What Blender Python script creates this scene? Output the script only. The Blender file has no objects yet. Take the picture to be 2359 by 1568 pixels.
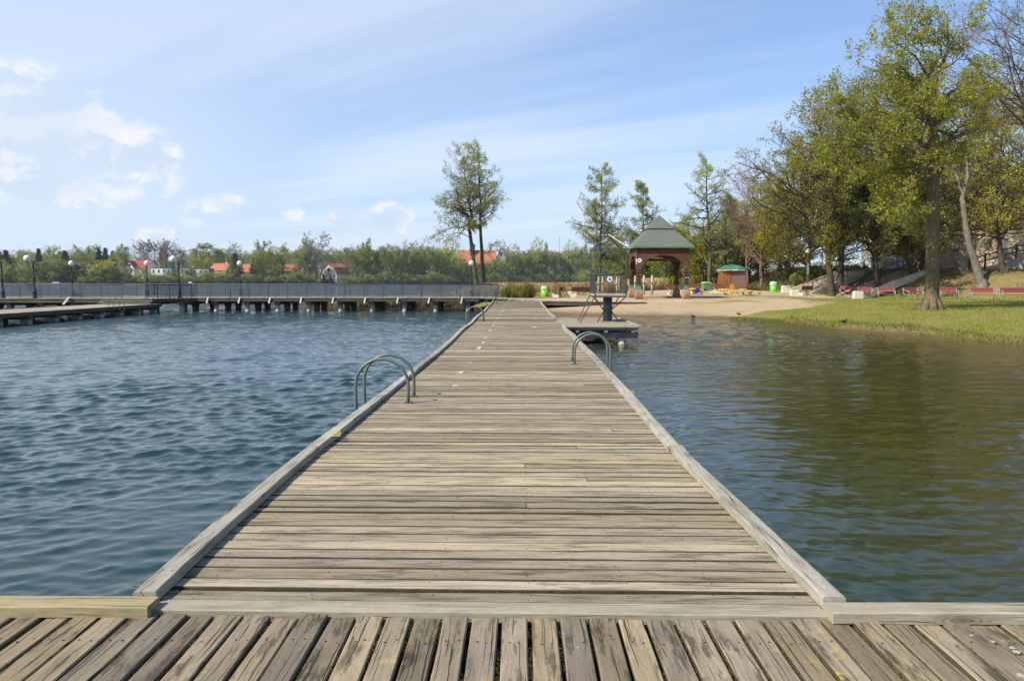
import bpy, math, random
import numpy as np
from mathutils import Vector, Matrix
R = math.radians
random.seed(7)
RNG = np.random.default_rng(11)
S = bpy.context.scene
COL = S.collection

# ------------------------------------------------------------------ camera
FPX = 1791.0; PW, PH = 2358.0, 1568.0          # photo measured at this size
PITCH = math.atan(137 / FPX); YAW = math.atan(17 / (FPX / math.cos(PITCH))); CH = 1.6
WATER = -0.64
cam = bpy.data.cameras.new('camera'); camo = bpy.data.objects.new('camera', cam); COL.objects.link(camo)
camo.location = (0, 0, CH); camo.rotation_euler = (R(90) - PITCH, 0, YAW)
cam.sensor_width = 36.0; cam.lens = 36.0 * FPX / PW; cam.clip_end = 9000; cam.clip_start = 0.05
S.camera = camo

def ray(x, y):
    u = x - PW / 2; v = PH / 2 - y
    Y = FPX * math.cos(PITCH) + v * math.sin(PITCH); Z = v * math.cos(PITCH) - FPX * math.sin(PITCH)
    return Vector((u * math.cos(YAW) - Y * math.sin(YAW), u * math.sin(YAW) + Y * math.cos(YAW), Z))
def at(x, y, Y):
    """world point seen at photo pixel (x,y) lying at forward distance Y"""
    d = ray(x, y); t = Y / d.y
    return Vector((d.x * t, Y, CH + d.z * t))
def onz(x, y, z=0.0):
    d = ray(x, y); t = (z - CH) / d.z
    return Vector((d.x * t, d.y * t, z))

# ------------------------------------------------------------------ objects
def tag(o, label=None, cat=None, group=None, kind=None):
    if label: o['label'] = label
    if cat: o['category'] = cat
    if group: o['group'] = group
    if kind: o['kind'] = kind
    return o
def empty(name, loc=(0, 0, 0), rz=0.0, label=None, cat=None, group=None):
    o = bpy.data.objects.new(name, None); COL.objects.link(o)
    o.location = loc; o.rotation_euler = (0, 0, rz); o.empty_display_size = 0.2
    return tag(o, label, cat, group)
def mesh_np(name, V, F, smooth=False):
    """V (n,3) float, F (m,k) int"""
    V = np.ascontiguousarray(V, dtype=np.float32); F = np.ascontiguousarray(F, dtype=np.int32)
    me = bpy.data.meshes.new(name); n, k = F.shape
    me.vertices.add(len(V)); me.vertices.foreach_set('co', V.ravel())
    me.loops.add(n * k); me.loops.foreach_set('vertex_index', F.ravel())
    me.polygons.add(n); me.polygons.foreach_set('loop_start', np.arange(0, n * k, k, dtype=np.int32))
    if smooth: me.polygons.foreach_set('use_smooth', np.ones(n, dtype=bool))
    me.update(calc_edges=True)
    return me
def obj(name, me, mat=None, parent=None, loc=None):
    if mat and not me.materials: me.materials.append(mat)
    o = bpy.data.objects.new(name, me); COL.objects.link(o)
    if parent: o.parent = parent
    if loc is not None: o.location = loc
    return o
def copy_tree(o, parent=None):
    c = o.copy(); COL.objects.link(c); c.parent = parent
    for ch in list(o.children): copy_tree(ch, c)
    return c

class MB:
    """collects shapes, then builds ONE mesh object"""
    def __init__(s): s.v = []; s.f = []; s.sm = []
    def add(s, V, F, smooth=False, M=None):
        b = len(s.v)
        for p in V:
            p = Vector(p)
            if M is not None: p = M @ p
            s.v.append(p)
        for f in F: s.f.append([i + b for i in f]); s.sm.append(smooth)
        return s
    def box(s, c, d, rz=0.0, ch=0.0, M=None):
        x, y, z = d[0] / 2, d[1] / 2, d[2] / 2
        if M is None: M = Matrix.Translation(c) @ Matrix.Rotation(rz, 4, 'Z')
        else: M = M @ Matrix.Translation(c) @ Matrix.Rotation(rz, 4, 'Z')
        V = [(sx * x, sy * y, sz * z) for sz in (-1, 1) for sx, sy in ((-1, -1), (1, -1), (1, 1), (-1, 1))]
        if ch:
            V = V[:4] + [(a, b, z - ch) for a, b, _ in V[4:]] + [(a - math.copysign(ch, a), b - math.copysign(ch, b), z) for a, b, _ in V[4:]]
            F = [(3, 2, 1, 0), (8, 9, 10, 11)] + [(i, (i + 1) % 4, 4 + (i + 1) % 4, 4 + i) for i in range(4)] + [(4 + i, 4 + (i + 1) % 4, 8 + (i + 1) % 4, 8 + i) for i in range(4)]
        else:
            F = [(3, 2, 1, 0), (4, 5, 6, 7)] + [(i, (i + 1) % 4, 4 + (i + 1) % 4, 4 + i) for i in range(4)]
        return s.add(V, F, False, M)
    def b2(s, a, b, ch=0.0):
        return s.box([(a[i] + b[i]) / 2 for i in range(3)], [abs(b[i] - a[i]) for i in range(3)], 0, ch)
    def tube(s, pts, r, n=8, cap=True, smooth=True):
        pts = [Vector(p) for p in pts]; rs = r if isinstance(r, (list, tuple)) else [r] * len(pts)
        base = len(s.v); ref = None
        for i, p in enumerate(pts):
            t = (pts[min(i + 1, len(pts) - 1)] - pts[max(i - 1, 0)])
            if t.length < 1e-9: t = Vector((0, 0, 1))
            t.normalize()
            if ref is None: ref = Vector((1, 0, 0)) if abs(t.x) < .8 else Vector((0, 1, 0))
            u = (ref - t * ref.dot(t)); u.normalize(); w = t.cross(u); ref = u
            for k in range(n):
                a = 2 * math.pi * k / n
                s.v.append(p + (u * math.cos(a) + w * math.sin(a)) * rs[i])
        for i in range(len(pts) - 1):
            for k in range(n):
                a = base + i * n + k; b = base + i * n + (k + 1) % n
                s.f.append([a, b, b + n, a + n]); s.sm.append(smooth)
        if cap:
            s.f.append([base + k for k in range(n)][::-1]); s.sm.append(False)
            s.f.append([base + (len(pts) - 1) * n + k for k in range(n)]); s.sm.append(False)
        return s
    def cyl(s, c, r, h, n=16, r2=None):
        c = Vector(c); return s.tube([c, c + Vector((0, 0, h))], [r, r if r2 is None else r2], n)
    def lathe(s, c, prof, n=20, smooth=True):
        c = Vector(c); return s.tube([c + Vector((0, 0, z + i * 1e-6)) for i, (r_, z) in enumerate(prof)], [max(q[0], 1e-4) for q in prof], n, True, smooth) if all(prof[i + 1][1] > prof[i][1] for i in range(len(prof) - 1)) else s._lathe(c, prof, n, smooth)
    def _lathe(s, c, prof, n, smooth):
        base = len(s.v)
        for r_, z in prof:
            for k in range(n):
                a = 2 * math.pi * k / n; s.v.append(c + Vector((r_ * math.cos(a), r_ * math.sin(a), z)))
        for i in range(len(prof) - 1):
            for k in range(n):
                a = base + i * n + k; b = base + i * n + (k + 1) % n
                s.f.append([a, b, b + n, a + n]); s.sm.append(smooth)
        return s
    def sphere(s, c, r, n=16, m=10, sc=(1, 1, 1)):
        c = Vector(c); base = len(s.v)
        for i in range(m + 1):
            t = math.pi * i / m
            for k in range(n):
                a = 2 * math.pi * k / n
                s.v.append(c + Vector((r * sc[0] * math.sin(t) * math.cos(a), r * sc[1] * math.sin(t) * math.sin(a), -r * sc[2] * math.cos(t))))
        for i in range(m):
            for k in range(n):
                a = base + i * n + k; b = base + i * n + (k + 1) % n
                s.f.append([a, b, b + n, a + n]); s.sm.append(True)
        return s
    def prism(s, poly, a, b, M=None):
        """poly: 2D (u,w) points -> extruded along local y from a to b (u=x, w=z)"""
        n = len(poly)
        V = [(u, a, w) for u, w in poly] + [(u, b, w) for u, w in poly]
        F = [list(range(n)), list(range(n, 2 * n))[::-1]] + [(i, i + n, (i + 1) % n + n, (i + 1) % n) for i in range(n)]
        return s.add(V, F, False, M)
    def build(s, name, mat, parent=None, loc=None):
        me = bpy.data.meshes.new(name); me.from_pydata([tuple(p) for p in s.v], [], s.f)
        me.polygons.foreach_set('use_smooth', s.sm); me.update()
        return obj(name, me, mat, parent, loc)

# ------------------------------------------------------------------ materials
def newmat(name):
    m = bpy.data.materials.new(name); m.use_nodes = True; nt = m.node_tree
    for n in list(nt.nodes): nt.nodes.remove(n)
    out = nt.nodes.new('ShaderNodeOutputMaterial')
    return m, nt, out
class NT:
    def __init__(s, nt): s.nt = nt
    def n(s, typ, **kw):
        nd = s.nt.nodes.new(typ); ins = kw.pop('ins', {})
        for k, v in kw.items(): setattr(nd, k, v)
        for k, v in ins.items(): s.set(nd, k, v)
        return nd
    def set(s, nd, k, v):
        i = nd.inputs[k]
        if isinstance(v, bpy.types.NodeSocket): s.nt.links.new(v, i)
        elif isinstance(v, bpy.types.Node): s.nt.links.new(v.outputs[0], i)
        else:
            if isinstance(v, (tuple, list)) and len(v) == 3 and i.type == 'RGBA': v = (*v, 1)
            i.default_value = v
    def math(s, op, a, b=0.0, c=0.0, clamp=False):
        nd = s.n('ShaderNodeMath', operation=op, use_clamp=clamp); s.set(nd, 0, a); s.set(nd, 1, b)
        if op in ('MULTIPLY_ADD', 'SMOOTH_MIN', 'WRAP'): s.set(nd, 2, c)
        return nd.outputs[0]
    def vmath(s, op, a, b=(0, 0, 0)):
        nd = s.n('ShaderNodeVectorMath', operation=op); s.set(nd, 0, a)
        if op != 'SCALE': s.set(nd, 1, b)
        else: s.set(nd, 3, b)
        return nd.outputs[0]
    def mix(s, f, a, b, blend='MIX'):
        nd = s.n('ShaderNodeMix', data_type='RGBA', blend_type=blend); s.set(nd, 0, f); s.set(nd, 6, a); s.set(nd, 7, b)
        return nd.outputs[2]
    def ramp(s, f, stops, interp='LINEAR'):
        nd = s.n('ShaderNodeValToRGB'); s.set(nd, 0, f); cr = nd.color_ramp; cr.interpolation = interp
        while len(cr.elements) < len(stops): cr.elements.new(0.5)
        for e, (p, c) in zip(cr.elements, stops):
            e.position = p; e.color = (c, c, c, 1) if isinstance(c, (int, float)) else (*c, 1)
        return nd.outputs[0]
    def mr(s, v, a, b, c=0.0, d=1.0, smooth=False):
        nd = s.n('ShaderNodeMapRange', interpolation_type='SMOOTHSTEP' if smooth else 'LINEAR')
        for k, x in enumerate((v, a, b, c, d)): s.set(nd, k, x)
        return nd.outputs[0]
    def noise(s, vec, scale, detail=4, rough=.55, dist=0.0):
        nd = s.n('ShaderNodeTexNoise'); s.set(nd, 'Vector', vec); s.set(nd, 'Scale', scale); s.set(nd, 'Detail', detail)
        s.set(nd, 'Roughness', rough); s.set(nd, 'Distortion', dist)
        return nd.outputs['Fac']
    def xyz(s, vec):
        nd = s.n('ShaderNodeSeparateXYZ'); s.set(nd, 0, vec); return nd.outputs
    def vec(s, x, y, z):
        nd = s.n('ShaderNodeCombineXYZ'); s.set(nd, 0, x); s.set(nd, 1, y); s.set(nd, 2, z); return nd.outputs[0]

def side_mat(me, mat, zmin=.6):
    """faces that do not look up get the second material: plank edges, darkened to paint in gap shade"""
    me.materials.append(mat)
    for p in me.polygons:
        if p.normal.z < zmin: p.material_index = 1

def plain(name, col, rough=.6, var=.25, scale=6.0, bump=.0, metal=0.0, island=0.0, spec=.4, dirt=None):
    m, nt, out = newmat(name); t = NT(nt)
    tc = t.n('ShaderNodeTexCoord'); P = tc.outputs['Object']
    nz = t.noise(P, scale, 6, .6)
    dark = tuple(c * (1 - var) for c in col); lite = tuple(min(1, c * (1 + var * .7)) for c in col)
    c = t.mix(t.mr(nz, .3, .7), dark, lite)
    if island:
        g = t.n('ShaderNodeNewGeometry'); rr = t.mr(g.outputs['Random Per Island'], 0, 1, 1 - island, 1 + island)
        c = t.mix(1.0, c, t.vec(rr, rr, rr), 'MULTIPLY')
    if dirt:
        c = t.mix(t.mr(t.noise(P, scale * .4, 5, .65), .5, .75), c, dirt)
    b = t.n('ShaderNodeBsdfPrincipled', ins={'Base Color': c, 'Roughness': rough, 'Metallic': metal, 'Specular IOR Level': spec})
    if bump:
        bp = t.n('ShaderNodeBump', ins={'Strength': bump, 'Distance': .01, 'Height': t.noise(P, scale * 5, 5, .6)}); t.set(b, 'Normal', bp)
    nt.links.new(b.outputs[0], out.inputs[0]); return m

def wood(name, axis='X', base=(.40, .335, .23), grey=(.30, .27, .215), dark=(.095, .08, .06), grain=1.0, moss=.0, lichen=0.0, bump=.6, light=(.50, .45, .35), stain=.5):
    """weathered board: grain runs along axis, every board (mesh island) has its own tone and figure"""
    m, nt, out = newmat(name); t = NT(nt)
    tc = t.n('ShaderNodeTexCoord'); g = t.n('ShaderNodeNewGeometry'); rnd = g.outputs['Random Per Island']
    x, y, z = t.xyz(tc.outputs['Object'])
    along, across = (x, y) if axis == 'X' else (y, x)
    across = t.math('ADD', across, t.math('MULTIPLY', z, .9))
    r2 = t.math('FRACT', t.math('MULTIPLY', rnd, 7.31)); r3 = t.math('FRACT', t.math('MULTIPLY', rnd, 31.7))
    off = t.math('MULTIPLY', rnd, 57.0)
    A = t.math('ADD', along, off)
    # knots bend the grain
    kv = t.vec(t.math('MULTIPLY', A, 1.6), t.math('MULTIPLY_ADD', across, 7.0, t.math('MULTIPLY', r2, 9)), z)
    vor = t.n('ShaderNodeTexVoronoi', ins={'Vector': kv, 'Scale': 1.0}); kd = vor.outputs['Distance']
    knot = t.mr(kd, .0, .13, 1, 0, True)
    halo = t.mr(kd, .05, .45, 1, 0, True)
    low = t.noise(t.vec(t.math('MULTIPLY', A, 1.3), t.math('MULTIPLY', across, 6), off), 1.0, 3, .5)
    wv = t.math('ADD', t.math('MULTIPLY', across, 1.0), t.math('MULTIPLY', t.math('SUBTRACT', low, .5), .055))
    wv = t.math('ADD', wv, t.math('MULTIPLY', halo, .016))
    fine = t.noise(t.vec(t.math('MULTIPLY', A, 6.0), t.math('MULTIPLY', wv, 210 * grain), off), 1.0, 5, .7)
    mid = t.noise(t.vec(t.math('MULTIPLY', A, 2.6), t.math('MULTIPLY', wv, 62 * grain), off), 1.0, 6, .7)
    tone = t.noise(t.vec(t.math('MULTIPLY', A, .9), t.math('MULTIPLY', across, 5), off), 1.0, 5, .65)
    crack = t.noise(t.vec(t.math('MULTIPLY', A, 1.5), t.math('MULTIPLY', wv, 120), off), 1.0, 2, .5)
    crk = t.mr(crack, .375, .335, 0, 1, True)
    c = t.mix(t.mr(r2, 0, 1), base, grey)
    c = t.mix(t.mr(tone, .42, .75), c, light)
    c = t.mix(t.mr(mid, .62, .35, 0, .55), c, t.mix(.5, c, dark))
    c = t.mix(t.mr(fine, .60, .38, 0, .6), c, t.mix(.35, c, dark))
    c = t.mix(t.mr(fine, .60, .75, 0, .45), c, light)
    ring = t.math('MULTIPLY', t.mr(t.math('SINE', t.math('MULTIPLY', kd, 95)), .1, .8, 0, 1), t.mr(kd, .08, .30, 1, 0, True))
    c = t.mix(t.math('MULTIPLY', ring, .55), c, dark)
    st = t.noise(t.vec(t.math('MULTIPLY', A, 2.6), t.math('MULTIPLY', across, 13), t.math('ADD', off, 5)), 1.0, 5, .7)
    c = t.mix(t.mr(st, .52, .64, 0, stain, True), c, dark)
    grit = t.noise(t.vec(t.math('MULTIPLY', A, 28), t.math('MULTIPLY', across, 70), off), 1.0, 4, .75)
    c = t.mix(t.mr(grit, .50, .36, 0, .45), c, t.mix(.4, c, dark)); c = t.mix(t.mr(grit, .58, .72, 0, .35), c, light)
    c = t.mix(t.math('MULTIPLY', t.math('MULTIPLY', halo, t.mr(grit, .35, .6)), .55), c, dark)
    c = t.mix(t.math('MULTIPLY', knot, .8), c, tuple(q * 1.1 for q in dark))
    c = t.mix(t.math('MULTIPLY', crk, .9), c, (.03, .025, .018))
    wpos = g.outputs['Position']
    big = t.noise(wpos, .45, 4, .6)
    c = t.mix(t.mr(big, .5, .72, 0, .35, True), c, (.25, .21, .15))
    if moss:
        mn = t.noise(wpos, 3.2, 6, .7)
        c = t.mix(t.mr(mn, .55, .75, 0, moss, True), c, (.16, .165, .045))
    if lichen:
        ln = t.noise(wpos, 9.0, 5, .7); lb = t.noise(wpos, 1.3, 2, .5)
        c = t.mix(t.math('MULTIPLY', t.mr(ln, .58, .63, 0, 1, True), t.mr(lb, .5, .62, 0, lichen, True)), c, (.50, .36, .05))
    vv = t.mr(r3, 0, 1, .66, 1.14)
    c = t.mix(1.0, c, t.vec(vv, vv, t.math('MULTIPLY', vv, t.mr(r2, 0, 1, .93, 1.06))), 'MULTIPLY')
    h = t.math('ADD', t.math('MULTIPLY', fine, .45), t.math('MULTIPLY', mid, .55))
    h = t.math('SUBTRACT', h, t.math('MULTIPLY', crk, 1.4))
    bp = t.n('ShaderNodeBump', ins={'Strength': bump, 'Distance': .004, 'Height': h})
    b = t.n('ShaderNodeBsdfPrincipled', ins={'Base Color': c, 'Roughness': .82, 'Specular IOR Level': .25, 'Normal': bp})
    nt.links.new(b.outputs[0], out.inputs[0]); return m

def leafmat(name, c1, c2, c3=None, trans=.35, yel=None):
    m, nt, out = newmat(name); t = NT(nt)
    g = t.n('ShaderNodeNewGeometry'); rnd = g.outputs['Random Per Island']
    nz = t.noise(g.outputs['Position'], .35, 3, .6)
    c = t.mix(t.mr(rnd, 0, 1), c1, c2)
    if c3: c = t.mix(t.mr(nz, .42, .62), c, c3)
    oi = t.n('ShaderNodeObjectInfo'); vv = t.mr(oi.outputs['Random'], 0, 1, .82, 1.15)
    c = t.mix(1.0, c, t.vec(vv, vv, vv), 'MULTIPLY')
    d = t.n('ShaderNodeBsdfPrincipled', ins={'Base Color': c, 'Roughness': .6, 'Specular IOR Level': .25})
    tr = t.n('ShaderNodeBsdfTranslucent', ins={'Color': c})
    mx = t.n('ShaderNodeMixShader', ins={0: trans, 1: d.outputs[0], 2: tr.outputs[0]})
    nt.links.new(mx.outputs[0], out.inputs[0]); return m

def barkmat(name, c1, c2, sc=1.0, bump=.8, green=0.0):
    m, nt, out = newmat(name); t = NT(nt)
    g = t.n('ShaderNodeNewGeometry'); P = g.outputs['Position']; x, y, z = t.xyz(P)
    v = t.vec(t.math('MULTIPLY', x, 14 * sc), t.math('MULTIPLY', y, 14 * sc), t.math('MULTIPLY', z, 3.5 * sc))
    n1 = t.noise(v, 1.0, 5, .65); n2 = t.noise(P, 1.2, 4, .6)
    c = t.mix(t.mr(n1, .35, .65), c1, c2); c = t.mix(t.mr(n2, .5, .8, 0, .5), c, tuple(q * .6 for q in c1))
    if green: c = t.mix(t.mr(n2, .35, .6, green, 0), c, (.09, .1, .03))
    bp = t.n('ShaderNodeBump', ins={'Strength': bump, 'Distance': .04, 'Height': n1})
    b = t.n('ShaderNodeBsdfPrincipled', ins={'Base Color': c, 'Roughness': .9, 'Specular IOR Level': .2, 'Normal': bp})
    nt.links.new(b.outputs[0], out.inputs[0]); return m
# ------------------------------------------------------------------ light
SUN_EL = 43.0
SHADOW = Vector((math.cos(R(31)), math.sin(R(31)), 0))       # shadows fall this way
sd = bpy.data.lights.new('sun', 'SUN'); sd.energy = 4.9; sd.angle = R(.53); sd.color = (1, .935, .82)
so = bpy.data.objects.new('sun', sd); COL.objects.link(so)
ldir = Vector((SHADOW.x * math.cos(R(SUN_EL)), SHADOW.y * math.cos(R(SUN_EL)), -math.sin(R(SUN_EL))))
so.rotation_euler = ldir.to_track_quat('-Z', 'Y').to_euler(); so.location = (-40, -20, 50)

W = bpy.data.worlds.new('World'); S.world = W; W.use_nodes = True
nt = W.node_tree
for n in list(nt.nodes): nt.nodes.remove(n)
t = NT(nt); out = nt.nodes.new('ShaderNodeOutputWorld')
sky = t.n('ShaderNodeTexSky', sky_type='NISHITA'); sky.sun_disc = False; sky.sun_elevation = R(SUN_EL)
sv = -ldir; sky.sun_rotation = math.atan2(sv.x, sv.y); sky.altitude = 0; sky.air_density = 1.0; sky.dust_density = .5; sky.ozone_density = 3.0
D = t.n('ShaderNodeTexCoord').outputs['Generated']; dx, dy, dz = t.xyz(D)
SKYK = .125
skyc = t.vmath('MULTIPLY', t.vmath('SCALE', sky.outputs[0], SKYK), (.74, .90, 1.09))
AZ = t.math('MULTIPLY', t.math('ARCTAN2', dx, dy), 57.2958); EL = t.math('MULTIPLY', t.math('ARCSINE', dz), 57.2958)
# high thin streaks on a flat cloud layer
dzc = t.math('MAXIMUM', t.math('ADD', dz, .06), .02)
px, py = t.math('DIVIDE', dx, dzc), t.math('DIVIDE', dy, dzc)
ca, sa = math.cos(R(57)), math.sin(R(57))
ua = t.math('SUBTRACT', t.math('MULTIPLY', px, sa), t.math('MULTIPLY', py, ca))      # along the streaks
ub = t.math('ADD', t.math('MULTIPLY', px, ca), t.math('MULTIPLY', py, sa))           # across
st1 = t.noise(t.vec(t.math('MULTIPLY', ua, .16), t.math('MULTIPLY', ub, .85), 3.1), 1.0, 5, .5, .4)
st2 = t.noise(t.vec(t.math('MULTIPLY', ua, .5), t.math('MULTIPLY', ub, 2.2), 8.0), 1.0, 5, .6, .8)
cir = t.math('ADD', t.math('MULTIPLY', st1, .8), t.math('MULTIPLY', st2, .2))
cirm = t.mr(cir, .38, .62, 0, 1, True)
side = t.math('MULTIPLY', t.mr(AZ, 36, 2, .22, 1.0), t.mr(EL, 30, 48, 1, .25))
cirm = t.math('MULTIPLY', t.math('MULTIPLY', cirm, side), .60)
# milky veil toward the upper left and the horizon
veil = t.math('MULTIPLY', t.mr(AZ, -4, -34, 0, .58, True), t.math('MULTIPLY', t.mr(t.noise(D, 2.2, 4, .5), .3, .6, .5, 1), t.mr(EL, 28, 45, 1, .1)))
hz = t.math('POWER', t.mr(EL, 34, 0, 0, 1), 1.5)
hzm = t.math('MULTIPLY', t.math('MULTIPLY', hz, .80), t.mr(AZ, 40, -5, .55, 1.0))
white = (.80, .84, .90)
c = t.mix(hzm, skyc, (.49, .585, .735))
c = t.mix(t.math('MAXIMUM', cirm, veil), c, (.62, .69, .81))
# cumulus: az, el, half width, half height (deg), density
blobs = [(-31.5, 9.4, 5.5, 3.6, 1.05), (-37, 9.6, 5, 3.0, 1.0), (-28.6, 8.8, 3.0, 3.0, .85), (-30.5, 6.1, 4.8, 1.7, 1.0), (-28.2, 6.6, 3.6, 1.6, .7), (-36, 8.5, 5, 2.6, .8), (-25.2, 8.2, 1.9, 1.7, 1.0),
         (-23.6, 6.3, 2.0, 2.2, .4), (-22.6, 4.6, 1.7, 1.5, .45), (-20.6, 5.2, 1.7, .75, .95), (-16.2, 4.6, 1.2, .8, .6), (-12.6, 4.4, 1.5, .9, .75), (-9.2, 4.5, 1.55, 1.2, 1.1),
         (-24.8, 3.0, 1.9, .7, .7), (-28.7, 4.1, 1.1, .45, .6), (-31, 3.2, 1.3, .6, .4), (-17.3, 6.3, .6, .4, .5), (-15.5, 3, 1.2, .6, .35), (3.6, 4.5, 1.3, .6, .35)]
nv = t.vec(t.math('MULTIPLY', AZ, .105), t.math('MULTIPLY', EL, .15), 1.7)
nz1 = t.noise(nv, 2.0, 8, .58); nz2 = t.noise(t.vmath('ADD', nv, (-.05, .10, 0)), 2.0, 8, .58)
field = None
for (a, e, w, h, k) in blobs:
    q = t.math('ADD', t.math('POWER', t.math('ABSOLUTE', t.math('DIVIDE', t.math('SUBTRACT', AZ, a), w)), 2.0), t.math('POWER', t.math('ABSOLUTE', t.math('DIVIDE', t.math('SUBTRACT', EL, e), h)), 2.0))
    q = t.math('MULTIPLY', t.math('EXPONENT', t.math('MULTIPLY', q, -1.0)), k)
    field = q if field is None else t.math('MAXIMUM', field, q)
dens = t.math('MULTIPLY', t.math('POWER', field, .7), t.mr(nz1, .28, .60, .25, 1.5))
cm = t.mr(dens, .48, .95, 0, .72, True)
lit = t.mr(t.math('SUBTRACT', nz1, nz2), -.05, .07, 0, 1, True)
bot = t.mr(t.math('SUBTRACT', field, t.math('MULTIPLY', nz1, .8)), 0, .5, 1, .35)
cc = t.mix(t.math('MULTIPLY', lit, bot), (.50, .585, .70), (.78, .76, .75))
c = t.mix(cm, c, cc)
bg = t.n('ShaderNodeBackground', ins={'Color': c, 'Strength': 1.0}); nt.links.new(bg.outputs[0], out.inputs[0])
S.view_settings.view_transform = 'Standard'; S.view_settings.look = 'None'; S.view_settings.exposure = 0.42; S.view_settings.gamma = 1.0

# ------------------------------------------------------------------ terrain
LAKE = np.array([(24.6, -60), (22, 5), (18.6, 20), (17.3, 28), (17.1, 31), (16.6, 34), (15.2, 37), (14.4, 42.6), (12.6, 46), (10.6, 48.2), (6.7, 49.7), (2.4, 51.8), (-.6, 56), (-4.5, 66), (-9, 74), (-8, 80), (-1, 84),
                 (8, 88), (18, 93), (27, 101), (34, 120), (45, 190), (110, 420), (250, 640), (160, 760), (40, 720), (-60, 600), (-160, 515), (-290, 440), (-420, 410), (-900, 380), (-1200, -60)], float)
def lake_sd(X, Y):
    """signed distance to the shoreline, + on land"""
    X = np.asarray(X, float); Y = np.asarray(Y, float)
    best = np.full(X.shape, 1e9); ins = np.zeros(X.shape, bool); n = len(LAKE)
    for i in range(n):
        ax, ay = LAKE[i]; bx, by = LAKE[(i + 1) % n]; ex, ey = bx - ax, by - ay
        tt = np.clip(((X - ax) * ex + (Y - ay) * ey) / (ex * ex + ey * ey), 0, 1)
        best = np.minimum(best, np.hypot(X - ax - tt * ex, Y - ay - tt * ey))
        cr = ((ay > Y) != (by > Y)); xx = ax + (Y - ay) / (ey if ey else 1e-9) * ex
        ins ^= cr & (X < xx)
    return np.where(ins, -best, best)
def sst(v): v = np.clip(v, 0, 1); return v * v * (3 - 2 * v)
def vnoise(X, Y, s, seed=0):
    return (np.sin(X / s * 1.7 + seed) * np.cos(Y / s * 1.3 - seed * 1.7) + np.sin(X / s * .6 - Y / s * 1.1 + seed * 2.3) + np.sin((X + Y) / s * 2.9 + seed) * .5) / 2.5
TOE = [(24.5, 90), (26.5, 74), (29.5, 67), (33.5, 62.5), (37.5, 58.5), (40.5, 50), (43, 38), (45, 0)]
def toe_s(X, Y):
    ys = np.array([p[1] for p in TOE][::-1], float); xs = np.array([p[0] for p in TOE][::-1], float)
    return X - np.interp(Y, ys, xs)
def H(X, Y):
    X = np.asarray(X, float); Y = np.asarray(Y, float)
    d = lake_sd(X, Y) + vnoise(X, Y, 2.2, 1) * .22 + vnoise(X, Y, .7, 4) * .07
    beach = WATER + (.070 + .20 * sst((Y - 58) / 4)) * d
    beach = np.minimum(beach, .14 + .01 * np.clip(d, 0, 30))
    bank = WATER + .30 * (1 - np.exp(-np.clip(d, 0, 99) / .35)) + .052 * d
    bank = np.minimum(bank, .08 + .004 * np.clip(d, 0, 30))
    g = sst((X - 12.8 - .45 * (47 - Y) * (Y < 47)) / 2.5) * sst((50 - Y) / 3) ; g = np.where(Y < 43, np.maximum(g, sst((X - 13) / 2)), g)
    g2 = sst((X - 21) / 4)
    g = np.maximum(g, g2)
    land = beach * (1 - g) + bank * g
    land += .45 * sst((Y - 63) / 14) * sst((X - 6) / 9) * (Y < 300)
    s = toe_s(X, Y)
    top = 2.15 + np.clip((s - 7) * .03, 0, 1.5)
    land += np.where(Y < 260, top * sst(s / 7.5), 0)
    land += vnoise(X, Y, 3.0, 2) * .03 + vnoise(X, Y, 1.1, 5) * .012
    far = WATER + .35 + .055 * np.clip(d, 0, 130) + .02 * np.clip(d - 130, 0, 400)
    far += vnoise(X, Y, 60, 3) * .8 * sst(d / 40)
    land = np.where(Y > 300, far, land)
    lake = WATER + np.minimum(.10 * d, -.02 + .05 * d)
    return np.where(d > 0, land, np.maximum(lake, -3.2))
def h1(x, y): return float(H(np.array([x]), np.array([y]))[0])
def gp(x, y):
    """terrain point seen at a photo pixel"""
    d = ray(x, y)
    ys = np.concatenate([np.arange(20, 110, .1), np.arange(110, 1500, 1.0)]); tt = ys / d.y
    X = d.x * tt; Z = CH + d.z * tt; hh = np.maximum(H(X, ys), WATER)
    k = np.argmax(Z <= hh)
    if not (Z <= hh).any(): k = len(ys) - 1
    return Vector((X[k], ys[k], float(hh[k])))
def gat(x, Y):
    """point on the ground in the photo column x at distance Y"""
    p = at(x, 700, Y); return Vector((p.x, Y, h1(p.x, Y)))

def lines(segs):
    o = [segs[0][0]]
    for a, b, st in segs:
        n = max(1, int(round((b - a) / st))); o += list(a + (b - a) * (np.arange(n) + 1) / n)
    return np.array(o)
def gridmesh(name, xs, ys, fn, smooth=True):
    X, Y = np.meshgrid(xs, ys); nx, ny = len(xs), len(ys)
    P = fn(X, Y); V = np.stack([q.ravel() for q in P], 1)
    i = np.arange((ny - 1) * (nx - 1)); a = (i // (nx - 1)) * nx + i % (nx - 1)
    F = np.stack([a, a + 1, a + nx + 1, a + nx], 1)
    return mesh_np(name, V, F, smooth), X, Y

gx = lines([(-4000, -1200, 400), (-1200, -400, 60), (-400, -60, 20), (-60, -14, 3), (-14, 0, .6), (0, 46, .3), (46, 80, 2), (80, 300, 14), (300, 1200, 75), (1200, 4000, 400)])
gy = lines([(-300, 0, 40), (0, 22, 2), (22, 76, .3), (76, 115, 1.0), (115, 300, 12), (300, 900, 9), (900, 1500, 60), (1500, 6000, 500)])
gme, GX, GY = gridmesh('ground', gx, gy, lambda X, Y: (X, Y, H(X, Y)))
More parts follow.
